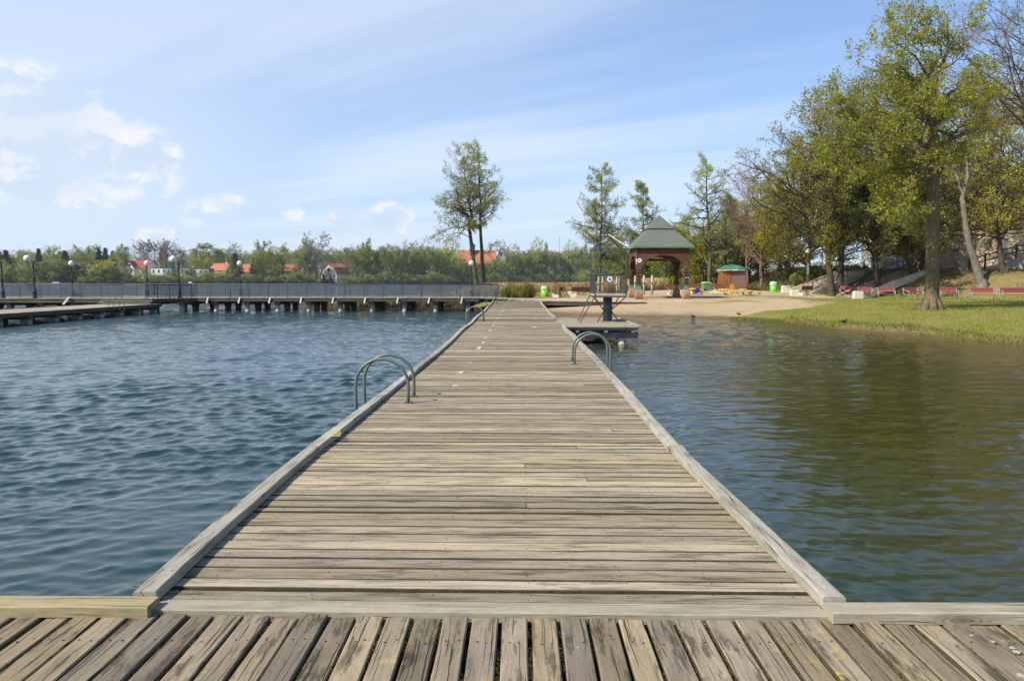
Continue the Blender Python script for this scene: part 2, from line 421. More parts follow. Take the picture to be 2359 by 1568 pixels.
# what covers the soil: r = sand, g = grass, b = leaf litter, a = paving
dsh = lake_sd(GX, GY); sl = toe_s(GX, GY)
nzz = vnoise(GX, GY, 2.0, 7) * .5 + vnoise(GX, GY, .8, 9) * .3
sandm = sst((dsh + .2) / .4) * (1 - sst((GX - 19 - nzz * 2 + np.clip(53 - GY, 0, 9) * 1.2) / 4.5)) * sst((GY - 46.2 + (GX < 11) * 6 + nzz) / 1.6)
play = sst((GY - 64.5 + nzz * .6) / 1.2) * (1 - sst((GY - 76 + nzz) / 3)) * (1 - sst((GX - 25.5 + nzz) / 2)) * sst((GX - 3) / 2)
strip = np.exp(-((GY - 57.2 - .1 * (GX - 16)) / 1.5) ** 2) * sst((GX - 7) / 8) * np.clip(.5 + nzz, 0, 1)
sandm = np.clip(sandm * (1 - .8 * strip), 0, 1) * (GY < 64) + play * (GY >= 64)
pave = sst((1.25 - np.abs(GY - 61.8 - .03 * (GX - 12))) / .35) * sst((GX - 8.4) / .5) * (1 - sst((GX - 25) / 1.5))
litter = sst((sl - .3) / 2.2) * (GY < 300) + sst((GY - 78) / 4) * (GY < 300); litter = np.clip(litter, 0, 1)
grass = np.clip(1 - sandm, 0, 1)
ca_ = gme.color_attributes.new('cover', 'FLOAT_COLOR', 'POINT')
ca_.data.foreach_set('color', np.stack([sandm.ravel(), grass.ravel(), litter.ravel(), pave.ravel()], 1).astype(np.float32).ravel())
def groundmat():
    m, nt, out = newmat('ground_cover'); t = NT(nt)
    a = t.n('ShaderNodeVertexColor'); a.layer_name = 'cover'
    cs = t.n('ShaderNodeSeparateColor'); t.set(cs, 0, a.outputs['Color']); sand, gr, lit = cs.outputs[0], cs.outputs[1], cs.outputs[2]
    P = t.n('ShaderNodeNewGeometry').outputs['Position']
    f1 = t.noise(P, 7, 6, .7); f2 = t.noise(P, .9, 5, .6); f3 = t.noise(P, 28, 4, .7); f0 = t.noise(P, .22, 4, .55)
    sc = t.mix(t.mr(f1, .3, .7), (.44, .32, .19), (.60, .455, .285)); sc = t.mix(t.mr(f2, .48, .7, 0, .5), sc, (.36, .265, .155)); sc = t.mix(t.mr(f3, .62, .75, 0, .5), sc, (.2, .15, .09))
    gc = t.mix(t.mr(f1, .3, .7), (.15, .165, .02), (.29, .29, .05)); gc = t.mix(t.mr(f2, .42, .68, 0, .75), gc, (.30, .265, .09)); gc = t.mix(t.mr(f3, .55, .72, 0, .45), gc, (.075, .095, .02))
    gc = t.mix(t.mr(f0, .47, .62, 0, .65), gc, (.30, .25, .10))
    z0 = t.xyz(P)[1]; gc = t.mix(t.mr(z0, 300, 340, 0, .8), gc, (.05, .06, .02))
    lc = t.mix(t.mr(f1, .3, .7), (.20, .14, .065), (.35, .26, .14)); lc = t.mix(t.mr(f2, .45, .62, 0, .8), lc, (.19, .19, .04)); lc = t.mix(t.mr(f3, .55, .7, 0, .5), lc, (.30, .215, .125))
    c = gc
    c = t.mix(t.mr(t.math('ADD', lit, t.math('MULTIPLY', t.math('SUBTRACT', f1, .5), .9)), .3, .7, 0, 1, True), c, lc)
    c = t.mix(t.mr(t.math('ADD', sand, t.math('MULTIPLY', t.math('SUBTRACT', f1, .5), 1.1)), .35, .65, 0, 1, True), c, sc)
    c = t.mix(t.mr(t.math('ADD', a.outputs['Alpha'], t.math('MULTIPLY', t.math('SUBTRACT', f1, .5), .3)), .4, .6, 0, 1), c, t.mix(t.mr(f1, .3, .7), (.29, .245, .185), (.40, .35, .27)))
    z = t.xyz(P)[2]
    wet = t.mr(z, WATER + .03, WATER + .13, 1, 0, True)
    c = t.mix(t.math('MULTIPLY', t.mr(z, WATER + .10, WATER + .24, 1, 0, True), t.mr(f2, .4, .55, .2, .9)), c, (.30, .22, .12)); c = t.mix(t.math('MULTIPLY', wet, .75), c, (.15, .105, .05))
    bp = t.n('ShaderNodeBump', ins={'Strength': .9, 'Distance': .10, 'Height': t.math('ADD', t.math('ADD', f1, t.noise(P, 2.4, 3, .6)), t.math('MULTIPLY', f3, .5))})
    b = t.n('ShaderNodeBsdfPrincipled', ins={'Base Color': c, 'Roughness': .95, 'Specular IOR Level': .15, 'Normal': bp})
    nt.links.new(b.outputs[0], out.inputs[0]); return m
tag(obj('ground', gme, groundmat()), kind='structure')

# ------------------------------------------------------------------ water
wx = lines([(-3000, -400, 200), (-400, -60, 20), (-60, -30, .5), (-30, -12, .13), (-12, -9, .08), (-9, 8, .045), (8, 22, .09), (22, 60, 3), (60, 400, 30)])
ylist = [-30.0, -10, 0, 2.6]
while ylist[-1] < 70: ylist.append(ylist[-1] + max(.038, .0050 * ylist[-1]))
while ylist[-1] < 900: ylist.append(ylist[-1] * 1.06)
wy = np.array(ylist)
def waves(X, Y):
    rg = np.random.default_rng(5); Z = np.zeros_like(X); DX = np.zeros_like(X); DY = np.zeros_like(X)
    step = np.clip(.0055 * Y, .045, 5.0)
    step = np.where((X < -12) | (X > 10), np.maximum(step, .10), step)
    calm = 1 - .45 * sst((X - 1) / 3)
    far = 1 - .1 * sst((Y - 25) / 30)
    patch = .80 + .40 * vnoise(X, Y, 4.0, 3) + .25 * vnoise(X, Y, 1.3, 8)
    # shallower, slower water on the beach side
    sh = sst(-lake_sd(X, Y) / 2.0)
    N = 150
    for i in range(N):
        lam = .105 * (14.0 ** (rg.random() ** 1.3)); th = R(102) + rg.normal() * R(30); k = 2 * math.pi / lam
        amp = .0185 * lam ** .88 * (.4 + rg.random() * .9) / math.sqrt(N / 26) * (1.0 if lam < .36 else .36 / lam)
        att = sst((lam / step - 1.5) / 1.8)
        if lam < .38: att = att * (1 - .4 * sst((X - 1) / 2))
        ph = k * (X * math.cos(th) + Y * math.sin(th)) + rg.random() * 6.28
        a = amp * att * calm * far * patch * sh
        Z += a * np.sin(ph); q = a * np.cos(ph) * .85
        DX += q * math.cos(th); DY += q * math.sin(th)
    return X + DX, Y + DY, Z + WATER
wme, _, _ = gridmesh('lake_water', wx, wy, waves)
def watermat():
    m, nt, out = newmat('lake_water'); t = NT(nt)
    P = t.n('ShaderNodeNewGeometry').outputs['Position']; x, y, z = t.xyz(P)
    n1 = t.noise(t.vec(t.math('MULTIPLY', x, 4.5), t.math('MULTIPLY', y, 8.5), 0.0), 1.0, 4, .6, .3)
    n2 = t.noise(t.vec(t.math('MULTIPLY', x, 1.0), t.math('MULTIPLY', y, 2.2), 4.0), 1.0, 3, .55, .3)
    n3 = t.noise(t.vec(t.math('MULTIPLY', x, .28), t.math('MULTIPLY', y, .5), 9.0), 1.0, 3, .6)
    h = t.math('ADD', t.math('MULTIPLY', n1, .35), t.math('MULTIPLY', n2, 1.0))
    dist = t.mr(y, 12, 60, 0, 1)
    st = t.math('MULTIPLY', t.mr(dist, 0, 1, .25, 1.0), t.mr(x, 0, 4, 1.0, .6))
    bp = t.n('ShaderNodeBump', ins={'Strength': st, 'Distance': t.mr(dist, 0, 1, .045, .55), 'Height': h})
    body = t.mix(t.mr(x, .5, 5), (.016, .042, .042), (.040, .040, .008))
    # sandy bottom showing through near the bank
    sx = t.mr(t.math('ADD', x, t.math('MULTIPLY', t.math('SUBTRACT', n3, .5), 4)), 11.0, 17.5)
    sy = t.math('MULTIPLY', t.mr(t.math('ADD', y, t.math('MULTIPLY', x, .35)), 44, 52), t.mr(x, 1.5, 3.0))
    sy = t.math('MULTIPLY', sy, t.mr(y, 60, 55))
    body = t.mix(t.math('MULTIPLY', t.math('MAXIMUM', sx, sy), .75), body, (.15, .095, .03))
    b = t.n('ShaderNodeBsdfPrincipled', ins={'Base Color': body, 'Roughness': .03, 'IOR': 1.333, 'Specular IOR Level': .5, 'Normal': bp})
    nt.links.new(b.outputs[0], out.inputs[0]); return m
tag(obj('lake_water', wme, watermat()), kind='structure')
# ------------------------------------------------------------------ wood materials
M_deckX = wood('deck_wood_across', 'X', base=(.455, .365, .235), grey=(.36, .30, .21), light=(.57, .48, .33), dark=(.10, .075, .045), moss=.35, stain=.62)
M_gapside = plain('algae_and_gap_shade', (.060, .052, .022), .9, .4, 14, .3)  # algae tone on board sides, with the shade of the gaps painted in
M_deckY = wood('deck_wood_along', 'Y', base=(.335, .258, .16), grey=(.245, .203, .14), light=(.44, .36, .245), dark=(.06, .046, .03), moss=.25, lichen=.55, bump=1.0, stain=.8)
M_kerbY = wood('edge_wood_along', 'Y', base=(.44, .40, .325), grey=(.38, .355, .305), light=(.55, .51, .43), moss=.3, stain=.3, bump=.5)
M_kerbX = wood('edge_wood_across', 'X', base=(.45, .395, .29), grey=(.39, .35, .28), light=(.54, .485, .37), moss=.12, stain=.3, bump=.5)
M_under = wood('under_wood', 'X', base=(.12, .09, .06), grey=(.095, .078, .058), light=(.18, .145, .105), moss=.4)
M_bleach = wood('bleached_deck', 'X', base=(.47, .415, .31), grey=(.42, .38, .30), light=(.56, .51, .41), stain=.35, grain=.6)
M_conc = plain('weathered_concrete', (.40, .38, .34), .9, .35, 3, .5, dirt=(.13, .12, .08))
M_concd = plain('dark_concrete', (.17, .15, .12), .9, .4, 3, .5, dirt=(.06, .06, .035))  # darker concrete tone for cross beams and rear piles
M_steelg = plain('green_grey_painted_steel', (.105, .135, .118), .42, .22, 14, .15, 0.0, spec=.5, dirt=(.17, .12, .08))
M_steeld = plain('dark_painted_steel', (.035, .05, .055), .45, .2, 6, .1, .0, spec=.5)
M_nail = plain('rusty_nail', (.06, .04, .03), .6, .2, 30)
M_white = plain('white_paint', (.72, .72, .69), .6, .12, 5, .1)
M_moss = plain('moss', (.10, .088, .026), .95, .5, 30, .5, island=.5)

rg = np.random.default_rng(3)
def board(mb, axis, a0, a1, c0, c1, ztop, th=.035, seg=6, wob=.0025, ch=.004, dz=0.0, ragged=.0):
    """one plank: runs a0..a1 along axis, c0..c1 across, slightly warped and chamfered"""
    prof_n = 6; V = []; tilt = rg.normal() * .0018
    for i in range(seg + 1):
        f = i / seg; a = a0 + (a1 - a0) * f
        zz = ztop + dz + rg.normal() * wob * .5; sh0 = rg.normal() * wob; sh1 = rg.normal() * wob
        p0, p1 = c0 + sh0, c1 + sh1
        if i in (0, seg): a += rg.normal() * ragged
        pr = [(p0, zz - th), (p0, zz - ch - tilt), (p0 + ch, zz - tilt), (p1 - ch, zz + tilt), (p1, zz - ch + tilt), (p1, zz - th)]
        for c_, z_ in pr: V.append((a, c_, z_) if axis == 'X' else (c_, a, z_))
    F = []
    for i in range(seg):
        for k in range(prof_n):
            q = (i * prof_n + k, i * prof_n + (k + 1) % prof_n, (i + 1) * prof_n + (k + 1) % prof_n, (i + 1) * prof_n + k)
            F.append(q[::-1] if axis == 'X' else q)
    e0 = [k for k in range(prof_n)]; e1 = [seg * prof_n + k for k in range(prof_n)]
    F.append(e0 if axis == 'X' else e0[::-1]); F.append(e1[::-1] if axis == 'X' else e1)
    mb.add(V, F)
def deckz(y):     # the pier climbs slightly to meet the promenade
    return .13 * float(sst(np.array([(y - 44) / 14.0]))[0])

# ------------------------------------------------------------------ long pier
XL, XR = -1.80, 1.47
pier = empty('wooden_pier', (-.15, 30, -.2), 0, 'long weathered plank pier running straight out from the viewer to the shore promenade', 'pier')
pier.location = (0, 0, 0)
mb = MB(); nails = MB(); moss_pts = []
y = 3.765; PX0, PX1, PY0, PY1 = 1.5, 4.2, 27.4, 33.6
joists = [-1.65, -1.05, -.45, .05, .55, 1.0, 1.4]
i = 0
while y < 57.4:
    w = .130 + rg.normal() * .004; gap = .014 + abs(rg.normal()) * .004
    if rg.random() < .06: gap += .006
    z = deckz(y)
    xr = XR + .10; xl = XL - .14
    dzb = rg.normal() * .0013
    seg = 7 if y < 14 else (4 if y < 30 else 2)
    cuts = []
    if rg.random() < .11 and y > 4.9: cuts = sorted([rg.choice([-.45, .05, .55, 1.0])])
    if rg.random() < .03: cuts = [-.45, 1.0]
    xs_ = [xl] + cuts + [xr]
    for a, b in zip(xs_[:-1], xs_[1:]):
        dd = rg.normal() * .0022 if cuts else dzb
        board(mb, 'X', a + (.003 if a != xl else 0), b - (.003 if b != xr else 0), y, y + w, z, .035, seg, .0022 if y < 20 else .001, .005, dd)
    if y < 13:
        for jx in joists:
            for q in (.3, .72):
                if rg.random() < .85: nails.cyl((jx + rg.normal() * .012, y + w * q + rg.normal() * .006, z + .0005), .0036, .0022, 6)
    moss_pts.append((y + w + gap / 2, z, gap)); y += w + gap; i += 1
for p_ in mb.v: p_.y -= .012 * p_.x
deck = mb.build('deck_boards', M_deckX, pier); side_mat(deck.data, M_gapside, .86)  # chamfers take the dark colour too, so every gap reads as a shaded line
tag(nails.build('nails', M_nail, pier), kind='stuff')
# first sill board, paler
mb = MB(); board(mb, 'X', -1.79, 1.475, 3.625, 3.757, .010, .05, 8, .0015, .004)
for p_ in mb.v: p_.y -= .012 * p_.x
mb.build('end_sill', M_kerbX, pier)
# edge kerbs following the slight wander of the pier
def kerb(name, pts, w, h, z0, mat, parent, axis='Y', seglen=3.2):
    """pts: list of (along, inner position, dir) interpolated"""
    mb = MB(); A = [p[0] for p in pts]; Cc = [p[1] for p in pts]; a = A[0]
    while a < A[-1] - .2:
        b = min(a + seglen + rg.normal() * .35, A[-1]); n = 6
        if A[-1] - b < 1: b = A[-1]
        sh = rg.normal() * .006; zs = rg.normal() * .004; V = []; F = []
        for i in range(n + 1):
            s_ = a + .005 + (b - a - .010) * i / n; c_ = float(np.interp(s_, A, Cc)) + sh + rg.normal() * .002
            zz = z0 + (deckz(s_) if axis == 'Y' else 0)
            hh = h + zs + rg.normal() * .001; ch = .006
            for cc_, z_ in ((c_, zz), (c_, zz + hh - ch), (c_ + ch, zz + hh), (c_ + w - ch, zz + hh), (c_ + w, zz + hh - ch), (c_ + w, zz)):
                V.append((cc_, s_, z_) if axis == 'Y' else (s_, cc_, z_))
        for i in range(n):
            for k in range(6):
                q = (i * 6 + k, i * 6 + (k + 1) % 6, (i + 1) * 6 + (k + 1) % 6, (i + 1) * 6 + k)
                F.append(q if axis == 'Y' else q[::-1])
        e0 = list(range(6)); e1 = [n * 6 + k for k in range(6)]
        F.append(e0[::-1] if axis == 'Y' else e0); F.append(e1 if axis == 'Y' else e1[::-1])
        mb.add(V, F)
        a = b
    o = mb.build(name, mat, parent); q = MB()
    for s_ in np.arange(A[0] + .25, min(A[-1], 16), .62):
        for dd in (.25, .72):
            yy = s_ + rg.normal() * .05; q.cyl((float(np.interp(yy, A, Cc)) + w * dd, yy, z0 + h + .0015), .0042, .002, 6)
    if len(q.v): tag(q.build('nails', M_nail, parent), kind='stuff')
    return o
LK = [(3.73, -1.915), (4.6, -1.955), (6.7, -1.985), (8.5, -1.96), (10.6, -1.93), (13, -1.90), (16, -1.865), (20, -1.86), (25, -1.91), (29, -1.86), (34, -1.93), (40, -1.88), (46, -1.95), (52, -1.9), (57.3, -1.95)]
RK = [(3.69, 1.475), (4.8, 1.44), (6.6, 1.40), (8.6, 1.415), (10.5, 1.44), (13, 1.46), (15.4, 1.485), (18, 1.47), (22.4, 1.49), (25, 1.43), (27.5, 1.50)]
RK2 = [(33.5, 1.49), (38, 1.42), (44, 1.47), (50, 1.42), (57.3, 1.45)]
kerb('edge_beam', LK, .115, .056, .008, M_kerbY, pier)
kerb('edge_beam', RK, .110, .056, .008, M_kerbY, pier)
kerb('edge_beam', RK2, .110, .056, .008, M_kerbY, pier)
# carrying beams and piles
for x_ in (-1.75, -1.0, -.2, .6, 1.36): mb = MB(); mb.b2((x_ - .05, 3.75, -.20), (x_ + .05, 57.3, -.040)); mb.build('joist', M_under, pier)
for y_ in np.arange(4.4, 57.5, 2.35): mb = MB(); mb.b2((-1.9, y_ - .09, -.40), (1.6, y_ + .09, -.203)); mb.build('cross_beam', M_under, pier)
for y_ in np.arange(4.4, 57.5, 4.7):
    for x_ in (-1.55, 1.2):
        p = MB(); p.cyl((x_, y_, -2.4), .13, 1.998, 12); p.build('pile', M_concd, pier)
# painted pale squares worn along the deck
mk = MB(); M_chip = plain('worn_white_paint', (.47, .445, .38), .8, .35, 20, .2)
marks = [(1062, 858, 15, 6), (1049, 889, 15, 3), (1082, 836, 10, 2), (1103, 802, 13, 7), (1112, 789.5, 10, 5), (1118, 778, 8, 3), (1129, 762, 9, 2.6), (1135, 750, 8, 2.2), (1141, 742, 7, 2), (1147, 733.5, 7, 1.8), (1152, 725, 6, 1.7), (1157, 717, 6, 1.6), (1160, 710, 6, 1.5), (1163, 703, 6, 1.4), (1287, 741, 14, 1.6), (1232, 753, 10, 1.5)]
for (x_, y_, w_, h_) in marks:
    a = onz(x_ - w_ / 2, y_ + h_ / 2); b = onz(x_ + w_ / 2, y_ - h_ / 2); z = deckz(a.y) + .009
    n = 5
    for k in range(n):
        u0 = a.x + (b.x - a.x) * k / n
        y0 = a.y + rg.random() * .03; y1 = b.y - rg.random() * .03
        if rg.random() < .97: mk.b2((u0, y0, z - .004), (u0 + (b.x - a.x) / n * .96, y1, z))
    mk.build('paint_mark', M_chip, pier); mk = MB()
mk = MB()
M_ymk = plain('yellow_paint', (.50, .40, .07), .8, .3, 30, .2)
for (x_, y_, w_, h_) in ((773, 998.5, 26, 6), (1451, 904, 17, 4.5)):
    for k in range(3):
        yy = y_ + (k - 1) * h_ * .75; c = onz(x_ + (k % 2) * 2, yy, .066); a = onz(x_ - w_ / 2, yy, .066); b = onz(x_ + w_ / 2, yy, .066)
        a.x = max(a.x, c.x - .05); b.x = min(b.x, c.x + .05)
        mk.b2((c.x - .05, c.y - .025, .0668), (c.x + .05, c.y + .02, .0685)); mk.build('yellow_paint_mark', M_ymk, pier); mk = MB()

# viewing platform under the lifeguard chair
mb = MB(); y = PY0 + .02
while y < PY1 - .05:
    board(mb, 'X', 1.56, 4.15, y, y + .137, 0, .035, 3, .001, .004, rg.normal() * .002); y += .146
mb.build('platform_boards', M_deckX, pier)
mb = MB()
board(mb, 'X', 1.62, 4.28, PY0 - .12, PY0 + .0, .015, .05, 3, .001); board(mb, 'X', 1.62, 4.2, PY0 - .05, PY0 - .02, -.03, .10, 3, .001)
mb.build('platform_trim', M_kerbX, pier)
mb = MB(); board(mb, 'X', 1.60, 4.28, PY1 - .03, PY1 + .08, .03, .05, 3, .001); mb.build('platform_trim', M_kerbX, pier)
mb = MB(); board(mb, 'Y', PY0 - .10, PY1 - .1, 4.17, 4.29, .045, .05, 8, .002); mb.build('platform_edge', M_kerbY, pier)
mb = MB()
for x_ in (2.05, 3.05, 4.0): mb.b2((x_ - .06, PY0 - .06, -.21), (x_ + .06, PY1, -.056))
for y_ in (PY0 + .3, PY0 + 3.0, PY1 - .3): mb.b2((1.6, y_ - .12, -.43), (4.22, y_ + .12, -.213))
mb.build('platform_beams', plain('grey_beam', (.20, .19, .165), .9, .35, 4, .4), pier)
for x_, y_ in ((3.62, PY0 + .3), (3.1, PY0 + 3.0), (2.2, PY0 + 3), (3.62, PY1 - .3), (2.2, PY1 - .3)):
    p = MB(); p.cyl((x_, y_, -2.3), .145, 1.868, 16); p.build('pile', M_conc, pier)

# ------------------------------------------------------------------ cross deck the viewer stands on
fg = empty('plank_deck', (0, 0, 0), 0, 'near deck of rough planks running away from the viewer, between two kerb beams', 'deck')
mb = MB(); nails = MB(); x = -6.0 - .02; k = 0; gapx = []
x = .065 - .137 * 44
while x < 6.4:
    w = .120 + rg.normal() * .003; dzb = rg.normal() * .004
    end = 3.607 - .012 * x + rg.normal() * .006
    if -1.75 < x < 1.4: pass
    else: end = 3.66
    board(mb, 'Y', -.6, end, x, x + w, .0 - .006, .045, 10, .002, .006, dzb, .004)
    for yy in (3.36, 3.30 - .55):
        for q in (.28, .7): nails.cyl((x + w * q + rg.normal() * .006, yy + rg.normal() * .01, -.006 + dzb), .0052, .0025, 7)
    gapx.append(x + w + .008); x += .137 + rg.normal() * .002
side_mat(mb.build('deck_planks', M_deckY, fg).data, plain('gap_shade_plank_edge', (.10, .085, .045), .9, .4, 14, .4)); tag(nails.build('nails', M_nail, fg), kind='stuff')  # plank sides coloured darker to put shade into the gaps
mb = MB()
board(mb, 'X', -6.5, -1.775, 3.585, 3.715, .052, .056, 12, .002, .007); mb.build('edge_beam', wood('edge_wood_yellowed', 'X', base=(.45, .375, .20), grey=(.40, .33, .185), light=(.53, .46, .285), moss=.3, stain=.25, bump=.5), fg)
mb = MB()
board(mb, 'X', 1.475, 6.6, 3.555, 3.685, .052, .056, 12, .002, .007); mb.build('edge_beam', M_kerbX, fg)
for xs in ((1.60, 1.76), (2.36, 2.50), (3.3, 3.4), (2.9, 2.96)):
    pass
for ya, yb, xa, xb, zb_ in ((3.30, 3.42, -6.5, 6.6, -.24), (1.8, 1.92, -6.5, 6.6, -.24), (.2, .32, -6.5, 6.6, -.24), (3.50, 3.59, -1.9, 1.6, -.30)): mb = MB(); mb.b2((xa, ya, zb_), (xb, yb, -.06)); mb.build('joist', M_under, fg)
for x_ in (-5, -2.5, 0, 2.5, 5):
    p = MB(); p.cyl((x_, 3.0, -2.4), .14, 2.155, 12); p.build('pile', M_concd, fg)
# moss tufts in the gaps: uncountable
V = []; F = []
def tuft(x, y, z, s):
    b = len(V); a = rg.random() * 6.28; c_, s_ = math.cos(a) * s, math.sin(a) * s
    V.extend([(x - c_, y - s_, z - s * .4), (x + c_, y + s_, z - s * .4), (x + rg.normal() * s * .3, y + rg.normal() * s * .3, z + s * (.4 + rg.random() * .9))]); F.append((b, b + 1, b + 2))
for (yy, z, gap) in moss_pts:
    if yy > 13: break
    n = int(420 if yy < 7 else 160); lo = rg.random() * .8
    xs_ = rg.random(n) * (XR - XL) + XL
    dn = np.clip(vnoise(xs_, np.full(n, yy), .35, 6) + .3 + .4 * vnoise(xs_, np.full(n, yy), 1.9, 8), 0, 1)
    for xq, dq in zip(xs_, dn):
        if rg.random() < dq * .8: tuft(xq, yy + rg.normal() * gap * .35, z - .004 + rg.normal() * .003, .0045)
for gx_ in gapx:
    if abs(gx_) > 3.6: continue
    n = 1300; ys_ = 2.3 + rg.random(n) * 1.35; dn = np.clip(vnoise(np.full(n, gx_ * 3), ys_, .22, 2) * .9 + .15 + .35 * (gx_ > .8), 0, 1)
    for yq, dq in zip(ys_, dn):
        if rg.random() < dq: tuft(gx_ + (rg.random() - .5) * .022, yq, -.020 + rg.normal() * .006, .0042)
tag(obj('moss', mesh_np('moss', np.array(V), np.array(F)), M_moss), kind='stuff')
# pale lichen scabs
V = []; 
mb = MB()
def scab(x, y, z, s):
    n = 9; pts = [(x + math.cos(2 * math.pi * k / n) * s * (.45 + .8 * rg.random()), y + math.sin(2 * math.pi * k / n) * s * (.4 + .7 * rg.random()), z) for k in range(n)]
    mb.add([(p[0], p[1], z - .003) for p in pts] + pts, [list(range(n, 2 * n))] + [(k, (k + 1) % n, n + (k + 1) % n, n + k) for k in range(n)])
for (px_, py_, s) in ((2040, 1478, .016), (2050, 1503, .018), (2078, 1522, .016), (2116, 1531, .014), (2085, 1540, .009), (2090, 1549, .009), (2012, 1430, .012), (2034, 1430, .013), (2285, 1476, .015), (2238, 1462, .012), (2330, 1490, .016), (2340, 1500, .02), (2352, 1555, .02), (1888, 1345, .010), (1330, 1490, .008)):
    p = onz(px_, py_, 0); scab(p.x, p.y, .001, s)
for (px_, py_, s) in ((1866, 1336, .018), (1842, 1292, .012), (1893, 1355, .012), (1820, 1289, .01)):
    p = onz(px_, py_, 0); scab(p.x, p.y, .004, s)
tag(mb.build('lichen', plain('pale_lichen', (.40, .37, .25), .9, .3, 60, .4), fg), kind='stuff')

# ------------------------------------------------------------------ ladders
def ladder(x_in, x_out, y0, y1, z, label, low=False, zr=.58):
    s = 1 if x_out > x_in else -1
    r_ = abs(x_out - x_in) / 2; cx = (x_in + x_out) / 2
    L = empty('swim_ladder', (x_in, (y0 + y1) / 2, z), 0, label, 'ladder', 'tubular swim ladders hooked over the pier edges')
    o = Vector(L.location)
    for yy in (y0, y1):
        pts = [Vector((x_in, yy, z))] + [Vector((x_in, yy, z + (zr - r_) * f)) for f in (.5, 1)]
        for k in range(1, 16):
            a = math.pi * k / 16; pts.append(Vector((cx - s * r_ * math.cos(a), yy, z + (zr - r_) + r_ * math.sin(a))))
        pts += [Vector((x_out, yy, z + (zr - r_))), Vector((x_out, yy, z - .25)), Vector((x_out, yy, WATER - .25)), Vector((x_out - s * .0, yy, WATER - .9))]
        mb = MB(); mb.tube([p - o for p in pts], .0215, 14); mb.build('handrail', M_steelg, L)
        mb = MB(); mb.b2((x_in - .055 - o.x, yy - .045 - o.y, .001 + .004), (x_in + .055 - o.x, yy + .045 - o.y, .012))
        for a_, b_ in ((-.04, -.03), (.04, -.03), (-.04, .03), (.04, .03)): mb.cyl((x_in + a_ - o.x, yy + b_ - o.y, .012), .008, .008, 6)
        mb.build('foot_plate', M_steelg, L)
    for zz in (-.30, -.55, -.80, -1.05):
        mb = MB(); mb.b2((x_out - .04 - o.x, y0 + .02 - o.y, zz - .015 - 0), (x_out + .04 - o.x, y1 - .02 - o.y, zz + .015)); mb.build('rung', M_steelg, L)
    return L
ladder(-1.46, -2.15, 10.13, 10.69, 0, 'grey-green ladder hoops on the left edge nearest the viewer')
ladder(1.065, 1.76, 14.93, 15.50, 0, 'grey-green ladder hoops on the right edge of the long pier')
ladder(-1.43, -2.12, 30.8, 31.35, 0, 'second ladder along the left edge, halfway down the long pier')
ladder(-1.49, -2.18, 51.3, 51.9, deckz(51.6), 'smallest ladder hoops on the left edge where the long pier meets the promenade')
ladder(-25.95, -25.25, 48.9, 49.5, 0, 'ladder hoops on the pale low side pier at the left')

# ------------------------------------------------------------------ low side pier
lp = empty('low_pier', (0, 0, 0), 0, 'low bleached plank pier on concrete piles branching off the promenade toward the left edge', 'pier')
mb = MB(); y = 31.0
while y < 54.9:
    board(mb, 'X', -29.0, -25.4, y, y + .137, 0, .035, 2, .001, .004, rg.normal() * .002); y += .146
mb.build('deck_boards', M_bleach, lp)
mb = MB(); mb.b2((-25.55, 31, -.22), (-25.36, 55, -.04)); mb.b2((-29.05, 31, -.22), (-28.9, 55, -.04))
mb.b2((-29.03, 31, .002), (-28.93, 54.5, .05)); mb.build('edge_beam', M_under, lp)
for y_ in np.arange(33.3, 56, 2.35): mb = MB(); mb.b2((-29.0, y_ - .15, -.42), (-25.5, y_ + .15, -.223)); mb.build('cross_beam', M_concd, lp)
for y_ in np.arange(33.3, 56, 2.35):
    for x_ in (-28.6, -27.1, -25.75):
        p = MB(); p.b2((x_ - .2, y_ - .2, -2.6), (x_ + .2, y_ + .2, -.423), .0); p.build('pile', M_conc if x_ > -26 or rg.random() < .3 else M_concd, lp)

# ------------------------------------------------------------------ promenade
DZ = .38
pm = empty('promenade', (0, 0, 0), 0, 'raised plank promenade on rows of concrete piles crossing behind the long pier', 'boardwalk')
def pz(x): return float(np.interp(x, [-60, -3.2, 1.2, 9.2], [DZ, DZ, .135, .05]))
mb = MB(); x = -47.0
while x < 9.3:
    y0 = 54.2 if x < -26.2 else (57.0 if x < -1.9 else 57.45)
    if -26.2 <= x < -23.8: y0 = 54.2 + (x + 26.2) / 2.4 * 2.8
    y1 = 63.0 if x < -3 else (63.0 if x < 9.2 else 63)
    z = pz(x)
    board(mb, 'Y', y0, y1, x, x + .185, z, .05, 3, .002, .005, rg.normal() * .003); x += .2
mb.build('deck_boards', wood('promenade_deck', 'Y', base=(.42, .38, .30), grey=(.36, .33, .27), light=(.5, .46, .38), stain=.4), pm)
mb = MB()
mb.b2((-47, 54.25, DZ - .30), (-26.25, 54.4, DZ - .06)); mb.b2((-23.85, 57.03, DZ - .28), (-3.0, 57.2, DZ - .055))
mb.add([(-26.2, 54.28, DZ - .28), (-23.8, 57.06, DZ - .28), (-23.8, 57.06, DZ - .055), (-26.2, 54.28, DZ - .055), (-26.2, 54.45, DZ - .28), (-23.8, 57.25, DZ - .28), (-23.8, 57.25, DZ - .055), (-26.2, 54.45, DZ - .055)], [(0, 1, 2, 3), (7, 6, 5, 4), (0, 4, 5, 1), (3, 2, 6, 7), (0, 3, 7, 4), (1, 5, 6, 2)])
for a, b in ((-3.0, 1.2), (1.2, 9.0)):
    n = 10
    for k in range(n):
        u = a + (b - a) * k / n; v = a + (b - a) * (k + 1) / n; z = pz((u + v) / 2); mb.b2((u, 57.5, z - .30), (v, 57.65, z - .065))
mb.b2((-47, 62.8, DZ - .28), (-2, 62.95, DZ - .056))
mb.build('edge_beam', M_under, pm)
mb = MB()
